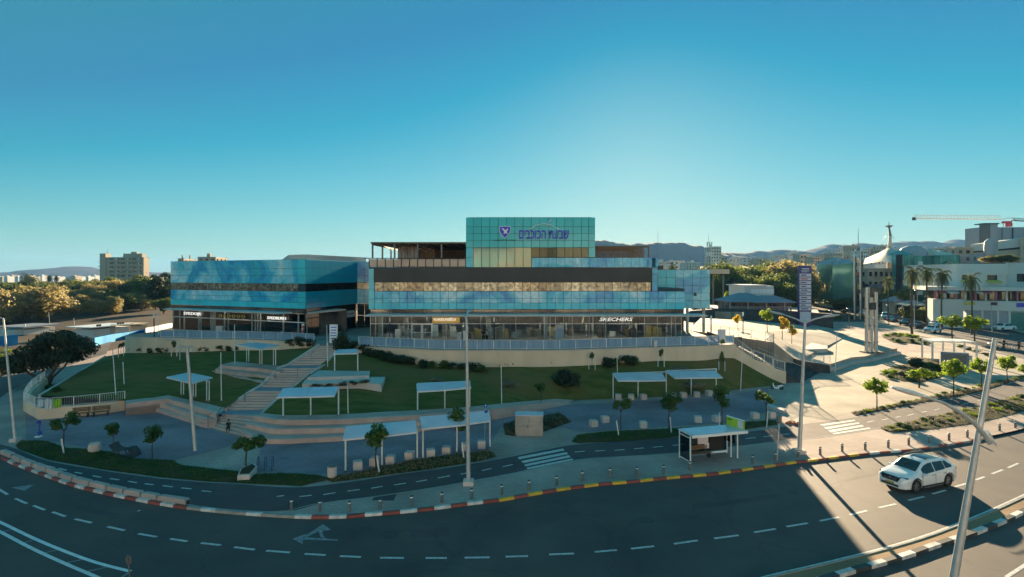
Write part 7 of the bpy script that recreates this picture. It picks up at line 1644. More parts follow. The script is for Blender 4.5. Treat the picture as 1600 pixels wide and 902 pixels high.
for b_, t_, lab in gp: lamp(lab, b_, t_, .045, .035, [], False, 'white_metal', group='thin garden posts')
for b_, t_, lab in (((609,531),(609,503.5),'before the left shops'),((772,533),(772,503),'left of the shop couple'),((948,533),(948,503),'under the white italic lettering'),((1111,541),(1111,501),'near the balustrade end'),((1161,522),(1161,494),'beside the brownish yellow tree'),((241,528),(240.5,497),'left of the left wing')):
    r = lamp('slim dark terrace lamp with white top '+lab, b_, t_, .07, .07, [], False, 'dark_metal', group='terrace lamps'); b = hit(*b_); t = at(t_[0], t_[1], b.y); mb = MB(); mb.lathe(t, [(.11,0),(.11,.55),(.02,.6)], 10); put('lantern', mb, M['sign_white'], r, smooth=True)
for i, (b_, t_, a_) in enumerate([((1429,514),(1428,462),0),((1475,500),(1474,432),0),((1434,495),(1433,455),0),((1404,480),(1402,430),0),((1550,518),(1549,478),0),((1573,508),(1573,427),-1),((1525,490),(1525,425),0),((1389,508),(1389,478),0),((1298,512),(1299,487),0),((1327,514),(1327,484),0),((1152,450),(1150,420),0),((1499,500),(1497,465),0),((1555,562),(1554,540),0),((1200,452),(1202,418),-1)]):
    b = hit(*b_); t = at(*t_, b.y); lamp(f'thin far street lamp along the side road, {ORD[i]}', b_, t_, .10, .07, [[t, t+Vector((-1.4,0,.5)), t+Vector((-2.6,0,.6))]] if a_ else [[t, t+Vector((.1,.5,.1))]], False, 'mid_metal' if i % 2 else 'galv', group='far street lamps')
# --- steel column clusters on the sunny plaza
def cluster(label, base, ytop, w, n_, name='steel_columns'):
    b = hit(*base); zt = Zy(ytop, b.y); r = thing(name, label, 'columns', tuple(b), 'clustered steel column monuments')
    for i in range(n_):
        x = b.x + w*(i/(n_-1)-.5); y = b.y + (.5 if i % 2 else -.3); top = zt - (i % 3)*.8 + (.9 if i == n_-1 else 0); mb = MB(); mb.tube([(x, y, b.z-.2), (x+.03, y, top)], [.21, .18], 8); put('column', mb, M[('galv','dark_metal')[i % 2]], r, smooth=True)
    for z in (2.6, 5.2, 7.8): mb = MB(); mb.cbox((b.x, b.y+.1, z), (w+.3, .25, .18)); put('tie', mb, M['dark_metal'], r)
    mb = MB(); mb.cbox((b.x-.1, b.y-.35, 8.2), (.8, .5, 1.1)); put('floodlight', mb, M['dark_metal'], r)
    mb = MB(); mb.cbox((b.x, b.y, b.z+.05), (w+1, 1.6, .16)); put('footing', mb, M['dark_stone'], r)
cluster('cluster of five tall steel columns at the corner of the raised platform', (1362,551), 449, 1.8, 6)
cluster('farther cluster of steel columns beside the white parked car', (1341,500), 398, 2.6, 4)
# --- totem sign
ts = thing('pylon_sign', 'tall purple directory pylon with ten white shop panels behind the double-armed lamp', 'sign', (X(1258,130),130,0)); Wp = Wall((X(1248.5,130),130), (X(1268,130),130))
Wp.box('body', 0, Wp.L, 0, Zy(415.5,130), -.7, 0, 'purple', ts); Wp.box('top_light', Wp.L*.4, Wp.L*.7, Zy(415.4,130), Zy(414.4,130), -.5, -.1, 'sign_white', ts)
rz_ = random.Random(9)
for i in range(10):
    z1 = Zy(427.8+i*5.85,130); z0 = Zy(432.4+i*5.85,130); Wp.box('name_panel', .12, Wp.L-.12, z0, z1, .005, .06, 'sign_panel', ts)
    a = rz_.uniform(.3,.5); Wp.box('name_print', a, a+rz_.uniform(1.1,1.8), z0+.22, z1-.24, .062, .08, 'poster_red' if i == 1 else 'purple', ts)
Wp.box('lower_panel', .2, Wp.L-.2, Zy(503,130), Zy(487.3,130), .005, .08, 'sign_panel', ts)
for y0, y1, a, b in ((419.5,421,.22,.8),(423,423.8,.18,.82),(424.8,425.4,.2,.7)): Wp.box('header_print', Wp.L*a, Wp.L*b, Zy(y1,130), Zy(y0,130), .005, .03, 'sign_white', ts)
# --- bus shelter
FL_, FR_ = Vector((12.15,37.15,0)), Vector((15.9,38.2,0)); Ws = Wall(tuple(FL_[:2]), tuple(FR_[:2])); Lb = Ws.L
bs = thing('bus_shelter', 'bus shelter with pale flat roof, dark glass back and wooden bench at the kerb', 'bus shelter', tuple(Ws.pt(0,0,PV)))
ZR = 2.08; DEP = 1.25
Ws.box('roof', -.1, Lb+.35, ZR, ZR+.07, -DEP-.05, .45, 'white_metal', bs); Ws.box('fascia', -.14, Lb+.4, ZR-.09, ZR+.09, .451, .50, 'sign_white', bs)
for k in range(3): Ws.box('roof_panel', -.02+k*(Lb+.25)/3, -.02+(k+1)*(Lb+.25)/3-.05, ZR+.071, ZR+.10, -DEP, .40, 'canopy_sheet', bs)
for a, o in ((0,.05),(0,-DEP),(Lb,-.1),(Lb,-DEP),(Lb-.3,-.4)): Ws.box('post', a-.035, a+.035, PV, ZR, o-.035, o+.035, 'sign_white', bs)
Ws.box('side_frame', -.03, .03, PV+.1, PV+.16, -DEP, 0, 'sign_white', bs); Ws.box('side_frame', -.03, .03, ZR-.25, ZR-.2, -DEP, 0, 'sign_white', bs)
for k in range(3): Ws.pane('back_glass', k*Lb/3, (k+1)*Lb/3, PV+.25, ZR-.05, 'shelter_glass', bs, out=-DEP+.02, th=.02)
Ws.box('back_board', .1, Lb*.34, PV+.9, ZR-.1, -DEP+.04, -DEP+.07, 'black', bs); Ws.box('back_board', Lb*.62, Lb*.93, PV+.3, ZR-.1, -DEP+.04, -DEP+.07, 'black', bs)
Ws.box('side_glass', -.012, .012, PV+.17, ZR-.26, -DEP+.05, -.05, 'shelter_glass', bs); Ws.box('side_glass', Lb-.012, Lb+.012, PV+.9, ZR-.1, -DEP+.05, -.4, 'shelter_glass', bs)
Ws.box('timetable', Lb*.36, Lb*.58, PV+.85, ZR-.12, -DEP+.08, -DEP+.1, 'sign_panel', bs); Ws.box('timetable', Lb*.50, Lb*.60, PV+.5, PV+.88, -DEP+.08, -DEP+.1, 'sign_panel', bs)
Ws.box('base_rail', Lb*.55, Lb, PV+.1, PV+.22, -DEP, -DEP+.08, 'sign_white', bs)
bn = thing('bench', 'wooden bench inside the bus shelter', 'bench', tuple(Ws.pt(Lb*.1,-.8,PV)))
for k in range(3): Ws.box('seat_slat', .2, Lb*.56, PV+.36, PV+.40, -DEP+.28+k*.14, -DEP+.40+k*.14, 'wood', bn)
for k in range(2): Ws.box('back_slat', .2, Lb*.5, PV+.52+k*.16, PV+.65+k*.16, -DEP+.14, -DEP+.18, 'wood', bn)
for a in (.4, Lb*.52): Ws.box('leg', a-.04, a+.04, PV, PV+.36, -DEP+.28, -DEP+.66, 'dark_metal', bn); Ws.box('back_support', a-.03, a+.03, PV+.36, PV+.8, -DEP+.18, -DEP+.22, 'dark_metal', bn)
bb = thing('roof_billboard', 'lime green slanted route board on the right end of the bus shelter roof', 'sign', tuple(Ws.pt(Lb+.2,-.4,ZR)))
Wb = Wall(tuple(Ws.pt(Lb+.0,-DEP,0)[:2]), tuple(Ws.pt(Lb+.22,.3,0)[:2])); Wb.box('board', 0, Wb.L, ZR+.09, ZR+.72, -.04, .04, 'lime', bb)
Wb.box('frame', -.03, Wb.L+.03, ZR+.72, ZR+.77, -.05, .05, 'sign_white', bb); Wb.box('frame', -.04, 0-.001, ZR+.09, ZR+.77, -.05, .05, 'dark_metal', bb); Wb.box('print', .08, .5, ZR+.52, ZR+.6, .041, .05, 'dark_metal', bb); Wb.box('print', Wb.L*.68, Wb.L-.06, ZR+.15, ZR+.66, .041, .05, 'sky_print' if 'sky_print' in M else 'sign_panel', bb)
# bus stop pole
p = hit(1214,719); r = thing('bus_stop_pole', 'grey pole with a small box on top between the shelter and the tall lamp', 'sign', tuple(p)); t = at(1217.5,658,p.y)
mb = MB(); mb.tube([p, t], .05, 8); put('pole', mb, M['galv'], r, smooth=True); mb = MB(); mb.cbox(t+Vector((0,0,.1)), (.26,.2,.5)); put('sign_box', mb, M['mid_metal'], r)
# --- white cabinet
Wc = Wall((X(805,43.6),43.6), (X(848,43.6),43.45)); kb = thing('cabinet', 'grey-white two-door service cabinet in the planting bed', 'cabinet', tuple(Wc.pt(0,0,PV)))
Wc.box('body', 0, Wc.L, PV, 1.72, -1.15, 0, 'concrete', kb); Wc.box('top', -.04, Wc.L+.04, 1.722, 1.80, -1.2, .05, 'canopy_sheet', kb)
for k in range(2):
    for j in range(2):
        Wc.pane('door_panel', .06+k*(Wc.L-.1)/2, .04+(k+1)*(Wc.L-.1)/2, PV+.08+j*.76, PV+.82+j*.76, 'concrete', kb, out=.03, th=.02)
Wc.box('handle', Wc.L/2-.12, Wc.L/2-.08, .8, 1.0, .032, .07, 'dark_metal', kb)
# --- bins, planter, racks, benches, small things
p = hit(148,706); o = MB(); o.lathe(p, [(.28,0),(.40,.12),(.42,.35),(.36,.60),(.30,.64),(.26,.60)], 20); o = put('round_bin', o, M['pale_stone'], smooth=True); tag(o, 'round pale concrete bin on the left verge', 'bin')
p = hit(519,745); t = thing('litter_bin', 'pale cylindrical litter bin at the corner of the plaza, left of the cubes', 'bin', tuple(p)); mb = MB(); mb.lathe(p, [(.25,0),(.29,.05),(.30,.62),(.27,.64)], 20); put('body', mb, M['pale_stone'], t, smooth=True); mb = MB(); mb.lathe(p, [(.27,.66),(.28,.72),(.14,.78)], 20); put('lid', mb, M['mid_metal'], t, smooth=True)
pt_ = thing('planter', 'white angular planter box in which the wide young tree stands', 'planter', tuple(g(383,748,PV)))
Q = [g(371,753,PV), g(390,752,PV), g(402,738,PV), g(396,733,PV), g(376,742,PV)]; mb = MB(); mb.prism([(q.x, q.y) for q in Q], PV, PV+.40); put('box', mb, M['pale_stone'], pt_)
c = sum(Q, Vector())/5; mb = MB(); mb.prism([(lerp(c.x, q.x, .8), lerp(c.y, q.y, .8)) for q in Q], PV+.401, PV+.43); put('soil', mb, M['soil'], pt_)
for i, x in enumerate((402, 413.5, 425)):
    p = hit(x, 733); L_ = .28; mb = MB(); a = Vector((p.x-.1, p.y+.45, p.z)); b = Vector((p.x+.12, p.y-.3, p.z)); mb.tube([a, a+Vector((0,0,.62)), a.lerp(b,.2)+Vector((0,0,.75)), a.lerp(b,.8)+Vector((0,0,.75)), b+Vector((0,0,.62)), b], .03, 7)
    o = put('bike_rack', mb, M['cloth_blue'], smooth=True); tag(o, f'dark blue hoop bicycle rack, {["left","middle","right"][i]} of three beside the planter tree', 'bike rack', 'hoop bicycle racks')
for i, (x0, x1, yy) in enumerate(((111,140,652),(142,171,649.5))):
    a, b = g(x0, yy+2, PV), g(x1, yy-.5, PV); w = Wall((a.x, a.y), (b.x, b.y)); t = thing('bench', f'brown slatted bench against the low corner wall, {["left","right"][i]} of two', 'bench', tuple(a), 'benches at the corner wall')
    for k in range(3): w.box('seat_slat', 0, w.L, PV+.36, PV+.40, -.02-k*.14, .10-k*.14, 'wood', t)
    for k in range(3): w.box('back_slat', 0, w.L, PV+.48+k*.13, PV+.58+k*.13, -.42, -.38, 'wood', t)
    for s_ in (.15, w.L-.2): w.box('leg', s_, s_+.06, PV, PV+.36, -.36, .08, 'dark_metal', t); w.box('back_leg', s_, s_+.06, PV, PV+.86, -.46, -.42, 'dark_metal', t)
# curved dark lounger on the plaza
p = hit(199,713); t = thing('lounger', 'curved dark slatted lounger standing on the left verge', 'lounger', tuple(p)); prof = [(-1.0,.95),(-.75,.62),(-.5,.5),(-.2,.52),(.1,.62),(.35,.62),(.55,.42),(.7,.05)]
for k in range(len(prof)-1):
    (a0_, z0_), (a1_, z1_) = prof[k], prof[k+1]
    for j in range(2):
        u0 = j/2+.04; u1 = (j+1)/2-.02; A_ = Vector((lerp(a0_, a1_, u0), 0, lerp(z0_, z1_, u0))); B_ = Vector((lerp(a0_, a1_, u1), 0, lerp(z0_, z1_, u1)))
        mb = MB(); mb.v = [p+A_+Vector((0,-.45,0)), p+B_+Vector((0,-.45,0)), p+B_+Vector((0,.45,0)), p+A_+Vector((0,.45,0))]; mb.v += [v-Vector((.01,0,.05)) for v in mb.v[:4]]; mb.f = [(0,1,2,3),(7,6,5,4),(0,4,5,1),(1,5,6,2),(2,6,7,3),(3,7,4,0)]; put('slat', mb, M['dark_stone'], t, fix=True)
for s_ in (-.3, .3): mb = MB(); mb.tube([p+Vector((-.5,s_,.48)), p+Vector((-.2,s_,.0)), p+Vector((.4,s_,0)), p+Vector((.3,s_,.58))], .035, 6); put('leg', mb, M['dark_metal'], t, smooth=True)
# blue sign post / recycling tube at far left
p = hit(61,683); t = thing('recycling_post', 'dark blue post with two round boxes and a white foot by the left railing', 'post', tuple(p)); mb = MB(); mb.tube([p, p+Vector((-.15,.2,1.15))], .07, 8); put('pole', mb, M['blue_plastic'], t, smooth=True)
for z, r_ in ((.3,.16),(1.15,.15)): mb = MB(); mb.lathe(p+Vector((-.1*z,.1,z)), [(.05,-.16),(r_,-.1),(r_,.1),(.05,.16)], 12); put('box', mb, M['blue_plastic'], t, smooth=True)
mb = MB(); mb.cbox(p+Vector((0,-.05,.05)), (.4,.3,.1)); put('foot', mb, M['sign_white'], t)
# round blue signs near the right low canopy
p = hit(757,699); t = thing('blue_round_sign', 'post with two round dark blue signs at the right end of the low canopy', 'sign', tuple(p)); tp = at(758.5,634,p.y); mb = MB(); mb.tube([p, tp], .025, 8); put('pole', mb, M['galv'], t, smooth=True)
for y in (634, 644): c = at(758.5+(y-634)*.1, y, p.y-.05); mb = MB(); mb.tube([c, c+Vector((.03,-.03,0))], .15, 16); put('disc', mb, M['blue_plastic'], t)
for z, x in ((634,758.5),): c = at(x, z, p.y-.12); mb = MB(); mb.tube([c, c+Vector((.01,-.01,0))], .06, 10); put('emblem', mb, M['sign_white'], t)
# traffic mirror/sign at bottom left
b = g(205,925,0); t = thing('road_mirror', 'small round traffic sign on a thin pole at the bottom left, seen from behind', 'sign', tuple(b)); tp = at(200,872,b.y); mb = MB(); mb.tube([b, tp], .03, 8); put('pole', mb, M['mid_metal'], t, smooth=True); mb = MB(); mb.tube([tp+Vector((0,.02,-.1)), tp+Vector((.01,.05,-.1))], .19, 18); put('disc', mb, M['mid_metal'], t)
# power cabinet with graffiti at the wing wall, meter
a, b = g(1200,598,PV), g(1217,598.5,PV); w = Wall((a.x, a.y-.1), (b.x, b.y-.1)); t = thing('graffiti_box', 'pale green box with scribbled lines at the foot of the wing wall', 'box', tuple(a))
w.box('body', 0, w.L, PV, 1.05, -.5, 0, 'column', t)
mb = MB(); rg2 = random.Random(2)
for k in range(5): mb.tube([w.pt(rg2.uniform(0,w.L), .02, rg2.uniform(.3,.9)) for _ in range(5)], .015, 4)
put('scribble', mb, M['cloth_blue'], t)
# warm stone slabs by the sunlit edge, left of crossing
for i, (q, lab) in enumerate((([(1201,631),(1228,639),(1225,642),(1198,634)],'long low pale stone slab lying at the edge of the sunlight'),)):
    P = [g(x, y, PV+.3) for x, y in q]; mb = MB(); mb.prism([(v.x, v.y) for v in P], PV, PV+.3); o = put('stone_slab', mb, M['pale_stone']); tag(o, lab, 'slab')
c = g(1238,662,PV); mb = MB(); 
for k in range(9): a = k*.7; mb.lathe(c+Vector((.5*math.cos(a)*(k%3)/2, .35*math.sin(a), 0)), [(.22,0),(.2,.12),(.08,.2)], 7)
o = put('rubble_bed', mb, M['orange_red'], smooth=True); tag(o, 'small reddish stone bed beside the sunlit crossing', 'stone bed'); o['kind'] = 'stuff'
# --- pergola with grey wall
pg = thing('plaza_pergola', 'white framed pergola with two pale roof panels on the sunny plaza', 'pergola', tuple(hit(1457,563)))
PP = [hit(1457,564), hit(1491,566), hit(1526,568)]; PB = [p + Vector((.9,3.2,0)) for p in PP]; zt = 3.1
for p in PP + PB: mb = MB(); mb.box((p.x-.09,p.y-.09,p.z), (p.x+.09,p.y+.09,zt)); put('post', mb, M['white_metal'], pg)
for a, b in ((PP[0],PP[2]),(PB[0],PB[2]),(PP[0],PB[0]),(PP[1],PB[1]),(PP[2],PB[2])): mb = MB(); mb.beam((a.x,a.y,zt+.06),(b.x,b.y,zt+.06), .12, .14); put('beam', mb, M['white_metal'], pg)
for a, b, c, d in ((PP[0],PP[1],PB[1],PB[0]),(PP[1],PP[2],PB[2],PB[1])):
    m_ = (a+b+c+d)/4; P = [m_.lerp(v, .93) for v in (a,b,c,d)]; mb = MB(); mb.prism([(v.x, v.y) for v in P], zt+.135, zt+.17); put('roof_panel', mb, M['white_paint'], pg)
gw = g(1470,577,PV); ge = g(1514,580,PV); w = Wall((gw.x,gw.y),(ge.x,ge.y)); t = thing('grey_wall_block', 'dark grey wall block standing in front of the white pergola', 'wall', tuple(gw)); w.box('wall', 0, w.L, PV, 2.5, -.9, 0, 'grey_roof', t); w.box('end_face', w.L+.001, w.L+.35, PV, 2.2, -.9, .05, 'pale_stone', t); w.box('panel_inset', .3, w.L-.3, .6, 2.2, .001, .03, 'mid_metal', t)
gq = g(1457,567,PV); mb = MB(); mb.box((gq.x+.6,gq.y+.5,PV),(gq.x+2.6,gq.y+1.1,PV+.5)); o = put('stone_bench', mb, M['cream_plaster']); tag(o, 'sand coloured block bench under the left end of the pergola', 'bench')
# --- terrace furniture: bins, boxes, people-size signs
for i, (x, y, h_, w_, mt, lab) in enumerate(((606,531,.8,.3,'pale_stone','small pale pillar box before the left shops, left of two'),(611.5,531,.8,.3,'pale_stone','small pale pillar box before the left shops, right of two'),(622,531.5,1.35,.7,'galv','grey display box before the left shops'),(717.5,532.5,1.0,.6,'galv','grey box left of the tall lamp post on the terrace'),(727,534,1.3,.55,'white_metal','white ticket box partly behind the tall lamp post'),(990,533,1.6,.6,'dark_metal','dark upright board at the right shop'),(1024,545,.9,.35,'galv','small grey meter box at the terrace rail'),(441,531,1.0,.3,'galv','grey box behind the left balustrade'),(1152,540,1.0,1.0,'dark_stone','dark stone box at the head of the dark stairs'),(343,526,1.4,.9,'galv','grey machine before the left shops'),(420,529,.8,.4,'white_metal','small white box before the right shop of the left wing'))):
    p = hit(x, y); mb = MB(); mb.cbox(p+Vector((0,0,h_/2)), (w_, .35, h_)); mb.cbox(p+Vector((0,0,h_+.03)), (w_+.06, .4, .05)); o = put('terrace_box', mb, M[mt]); tag(o, lab, 'box', 'boxes on the terrace')
p = hit(521,536); w = Wall((p.x-.5,p.y),(p.x+.5,p.y)); t = thing('standing_sign', 'tall white poster board standing at the top of the garden stairs', 'sign', tuple(p)); w.box('board', 0, 1.0, p.z, p.z+2.3, -.15, 0, 'sign_white', t)
for k in range(5): w.box('print', .15, .85, p.z+.5+k*.35, p.z+.6+k*.35, .001, .01, 'sign_blue', t)
p = hit(1128,541); t = thing('board', 'pale blue notice board beside the balustrade end', 'sign', tuple(p)); w = Wall((p.x-.5,p.y),(p.x+.5,p.y)); w.box('board', 0, .95, p.z+.3, p.z+2.0, -.06, 0, 'sign_panel', t); w.box('foot', .4, .5, p.z, p.z+.3, -.05, 0, 'galv', t)
# ================================================================ VEHICLES
def interp(T, x):
    if x <= T[0][0]: return T[0][1]
    for (a, b), (c, d) in zip(T, T[1:]):
        if a <= x <= c: t = (x-a)/(c-a); t = t*t*(3-2*t)*.5+t*.5; return b+(d-b)*t
    return T[-1][1]
def make_car(name, label, paint, kind='suv', detail=True, group=None):
    if kind == 'suv':
        L, wb, r = 4.6, 1.36, .375
        top = [(-2.3,.72),(-2.29,.98),(-2.22,1.14),(-2.12,1.22),(-1.72,1.50),(-1.5,1.545),(-1.0,1.60),(-.4,1.625),(.1,1.60),(.42,1.52),(1.16,1.10),(1.30,1.05),(1.7,1.0),(2.05,.92),(2.22,.80),(2.28,.68),(2.3,.55)]
        belt = [(-2.3,.84),(-2.1,1.12),(-1.6,1.12),(-.8,1.04),(0,.99),(1.0,.94),(1.6,.89),(2.1,.78),(2.3,.58)]
        roofspan, ws, rw_, win = (-1.6,.38), (.44,1.13), (-2.13,-1.74), [(-1.72,-1.16),(-1.10,-.24),(-.17,.80)]
    elif kind == 'sedan':
        L, wb, r = 4.4, 1.30, .32
        top = [(-2.2,.72),(-2.15,.98),(-1.7,1.05),(-1.5,1.08),(-.95,1.36),(-.4,1.44),(.15,1.42),(.5,1.33),(1.05,1.0),(1.3,.94),(1.8,.86),(2.1,.74),(2.2,.55)]
        belt = [(-2.2,.75),(-1.6,.96),(0,.92),(1.1,.86),(1.9,.78),(2.2,.55)]
        roofspan, ws, rw_, win = (-.9,.4), (.5,1.03), (-1.5,-.98), [(-1.1,-.3),(-.24,.72)]
    else:
        L, wb, r = 4.7, 1.45, .34
        top = [(-2.35,.9),(-2.33,1.5),(-2.2,1.85),(-1.5,1.93),(0,1.95),(.7,1.88),(1.0,1.75),(1.6,1.2),(1.9,1.08),(2.25,.9),(2.35,.6)]
        belt = [(-2.35,.95),(-1,1.1),(.5,1.08),(1.4,1.02),(2.1,.86),(2.35,.6)]
        roofspan, ws, rw_, win = (-2.2,.8), (1.02,1.56), (-2.345,-2.3), [(-2.1,-1.1),(-1.0,0),(.1,1.05)]
    hw = L/2; W = .93
    wd_ = [(-hw,.74),(-hw+.12,.84),(-hw+.5,.915),(-1.0,W),(1.0,W),(hw-.55,.90),(hw-.2,.80),(hw,.62)]
    wt_ = [(-hw,.66),(-hw+.3,.64),(roofspan[0],.62),(roofspan[1],.63),(ws[1]-.05,.76),(ws[1]+.15,.82),(hw-.4,.74),(hw-.1,.64),(hw,.55)]
    xs = sorted(set([-hw+L*i/46 for i in range(47)] + [s*wb+d for s in (-1,1) for d in (-r-.06,-r-.055,-r*.8,-r*.5,0,r*.5,r*.8,r+.055,r+.06)]))
    root = thing(name, label, 'car', (0,0,0), group); mb = MB(); rings = []
    R_ = r+.058
    for x in xs:
        w = interp(wd_, x); zb = interp(belt, x); zt = max(interp(top, x), zb+.02); wt = min(interp(wt_, x), w*.97); zl = .24
        for s in (-1, 1):
            dx = x-s*wb
            if abs(dx) < R_: zl = max(zl, r+math.sqrt(R_*R_-dx*dx)-.005)
        zm = max(.60, zl+.03)
        ring = [(0,zl),(w*.80,zl),(w*.975,zl),(w*1.0,(zl+zm)/2),(w*1.0,zm),(w*.995,(zm+zb)/2),(w*.965,zb),(lerp(w*.965,wt,.5),lerp(zb,zt-.05,.5)),(wt,zt-.055),(wt*.86,zt-.01),(wt*.5,zt+.012),(0,zt+.018)]
        rings.append((x, w, zb, zt, wt, ring)); full = [(x, -y, z) for y, z in ring[::-1]][:-0 or None] + [(x, y, z) for y, z in ring[1:-1]]
        mb.v += [Vector(v) for v in full]
    n_ = len(rings[0][5])*2-2
    for i in range(len(xs)-1):
        for k in range(n_): k2 = (k+1) % n_; mb.f.append((i*n_+k, (i+1)*n_+k, (i+1)*n_+k2, i*n_+k2))
    mb.f.append(tuple(range(n_))); mb.f.append(tuple((len(xs)-1)*n_+k for k in reversed(range(n_))))
    body = put('body', mb, M[paint], root, smooth='all', fix=True)
    def surf(x, v, s, off):
        w = interp(wd_, x); zb = interp(belt, x); zt = max(interp(top, x), zb+.02); wt = min(interp(wt_, x), w*.97)
        a = Vector((x, w*.965, zb)); b = Vector((x, wt, zt-.055)); p = a.lerp(b, v); nn = Vector((0, b.z-a.z, a.y-b.y)).normalized(); p += nn*off; p.y *= s; return p
    for s in (-1, 1):
        for (a, b) in win:
            m2 = MB(); N = 8
            for i in range(N+1):
                x = lerp(a, b, i/N); v1 = .90 if kind != 'suv' else .90*min(1, max(.25, (x+1.95)/.55)); 
                if interp(top, x)-interp(belt, x) < .3: v1 = .8
                m2.v += [surf(x, .06, s, .012), surf(x, v1, s, .012)]
            for i in range(N): m2.f.append((2*i, 2*i+2, 2*i+3, 2*i+1))
            put('side_window', m2, M['car_glass'], root, fix=False)
    def topglass(nm, a, b, wf, mt):
        m2 = MB(); N = 6
        for i in range(N+1):
            x = lerp(a, b, i/N); zt = interp(top, x); wt = min(interp(wt_, x), interp(wd_, x)*.97)*wf
            m2.v += [Vector((x, -wt, zt+.012)), Vector((x, -wt*.5, zt+.028)), Vector((x, wt*.5, zt+.028)), Vector((x, wt, zt+.012))]
        for i in range(N):
            for k in range(3): m2.f.append((4*i+k, 4*i+4+k, 4*i+5+k, 4*i+1+k))
        return put(nm, m2, M[mt], root, smooth='all')
    topglass('windscreen', ws[0], ws[1], .84, 'car_glass'); topglass('rear_window', rw_[0], rw_[1], .80, 'car_glass')
    if kind == 'suv': topglass('sunroof', -1.15, .0, .72, 'car_glass')
    for s in (-1, 1):
        for e_ in (-1, 1):
            wh = MB(); c = Vector((s*wb, e_*(W-.12), r))
            def ringy(rad, y): return [c+Vector((rad*math.cos(2*math.pi*k/24), e_*y, rad*math.sin(2*math.pi*k/24))) for k in range(24)]
            prof = [(r*.62,-.10),(r*.95,-.11),(r,-.07),(r,.06),(r*.95,.105),(r*.66,.10),(r*.62,.06)]
            for rad, y in prof: wh.v += ringy(rad, y)
            for i in range(len(prof)-1):
                for k in range(24): k2 = (k+1) % 24; wh.f.append((i*24+k, i*24+k2, (i+1)*24+k2, (i+1)*24+k))
            wh.f.append(tuple(range(24)))
            tw = put('wheel', wh, M['rubber'], root, smooth=True, fix=True)
            rm = MB(); rm.add(ringy(r*.61, .045), [tuple(range(24))]); o1 = put('rim_disc', rm, M['car_trim'], tw); 
            sp = MB()
            for k in range(5):
                a = 2*math.pi*k/5+.3; d = Vector((math.cos(a), 0, math.sin(a))); t_ = Vector((-d.z, 0, d.x))
                for q in (-.10, .10): sp.v += []
                sp.add([c+d*.03+t_*.05+Vector((0,e_*.075,0)), c+d*.03-t_*.05+Vector((0,e_*.075,0)), c+d*r*.58-t_*.035+Vector((0,e_*.06,0)), c+d*r*.58+t_*.035+Vector((0,e_*.06,0)), c+d*.03+t_*.05+Vector((0,e_*.05,0)), c+d*.03-t_*.05+Vector((0,e_*.05,0)), c+d*r*.58-t_*.035+Vector((0,e_*.048,0)), c+d*r*.58+t_*.035+Vector((0,e_*.048,0))], [(0,1,2,3),(7,6,5,4),(0,4,5,1),(1,5,6,2),(2,6,7,3),(3,7,4,0)])
            A_, B_ = ringy(r*.61, .07), ringy(r*.54, .07); o_ = len(sp.v); sp.v += A_+B_
            for k in range(24): k2 = (k+1) % 24; sp.f.append((o_+k, o_+k2, o_+24+k2, o_+24+k))
            put('rim', sp, M['alloy'], tw, fix=True)
        if s == 1:
            for e_ in (-1, 1):
                hl = MB(); y0, y1 = e_*.46, e_*.80; zz_ = .80 if kind != 'sedan' else .66
                hl.add([(hw-.045,y0,zz_-.02),(hw-.30,y1+e_*.035,zz_+.02),(hw-.36,y1+e_*.035,zz_+.10),(hw-.10,y0,zz_+.07),(hw-.3,y0*.9,zz_),(hw-.5,y1*.9,zz_+.05)], [(0,1,2,3),(0,4,5,1),(3,2,5,4)]); put('headlight', hl, M['headlamp'], root, fix=True)
                tl = MB(); tl.add([(-hw-.005,e_*.5,.95),(-hw+.10,e_*.84,.95),(-hw+.13,e_*.84,1.06),(-hw+.03,e_*.5,1.05)], [(0,1,2,3)]); put('tail_light', tl, M['tail_red'], root)
                if detail:
                    fg = MB(); fg.add([(hw-.06,e_*.5,.36),(hw-.2,e_*.76,.40),(hw-.24,e_*.80,.52),(hw-.08,e_*.55,.47),(hw-.3,e_*.6,.4)], [(0,1,2,3),(0,4,1),(3,2,4)]); put('fog_lamp_recess', fg, M['car_trim'], root, fix=True)
                mr = MB(); mr.cbox((ws[1]-.28, e_*(W+.09), interp(belt, ws[1]-.28)+.07), (.14,.20,.13)); put('mirror', mr, M[paint], root)
                if kind == 'suv':
                    for s2_ in (-1, 1):
                        aw = MB(); A_ = []
                        for k in range(15):
                            a_ = math.pi*(k/14)*1.16-.25; A_ += [Vector((s2_*wb+(r+.05)*math.cos(a_), e_*(W+.006), r+(r+.05)*math.sin(a_))), Vector((s2_*wb+(r+.115)*math.cos(a_), e_*(W-.012), r+(r+.115)*math.sin(a_)))]
                        aw.add(A_, [(2*k, 2*k+2, 2*k+3, 2*k+1) for k in range(14)]); put('arch_trim', aw, M['car_trim'], root)
                if detail:
                    for x in [(a+b)/2-.3 for a, b in win[-2:]]: dh = MB(); dh.cbox((x, e_*(W+.012), .88), (.17,.03,.035)); put('door_handle', dh, M['mid_metal'], root)
                    for x in (win[-1][0]-.04, win[-1][1]+.10, win[-2][0]-.02):
                        sm = MB(); sm.box((x-.006, e_*(W-.02)-.03, .34), (x+.006, e_*(W-.02)+.028, .93)); put('door_seam', sm, M['car_trim'], root)
                    sk = MB(); sk.box((-wb+r+.1, e_*(W-.05)-.06, .22), (wb-r-.1, e_*(W-.05)+.065, .36)); put('sill_trim', sk, M['car_trim'], root)
                    st_ = MB(); st_.box((-wb+r+.2, e_*(W+.0)-.02, .235), (wb-r-.2, e_*(W+.0)+.025, .262)); put('sill_strip', st_, M['alloy'], root)
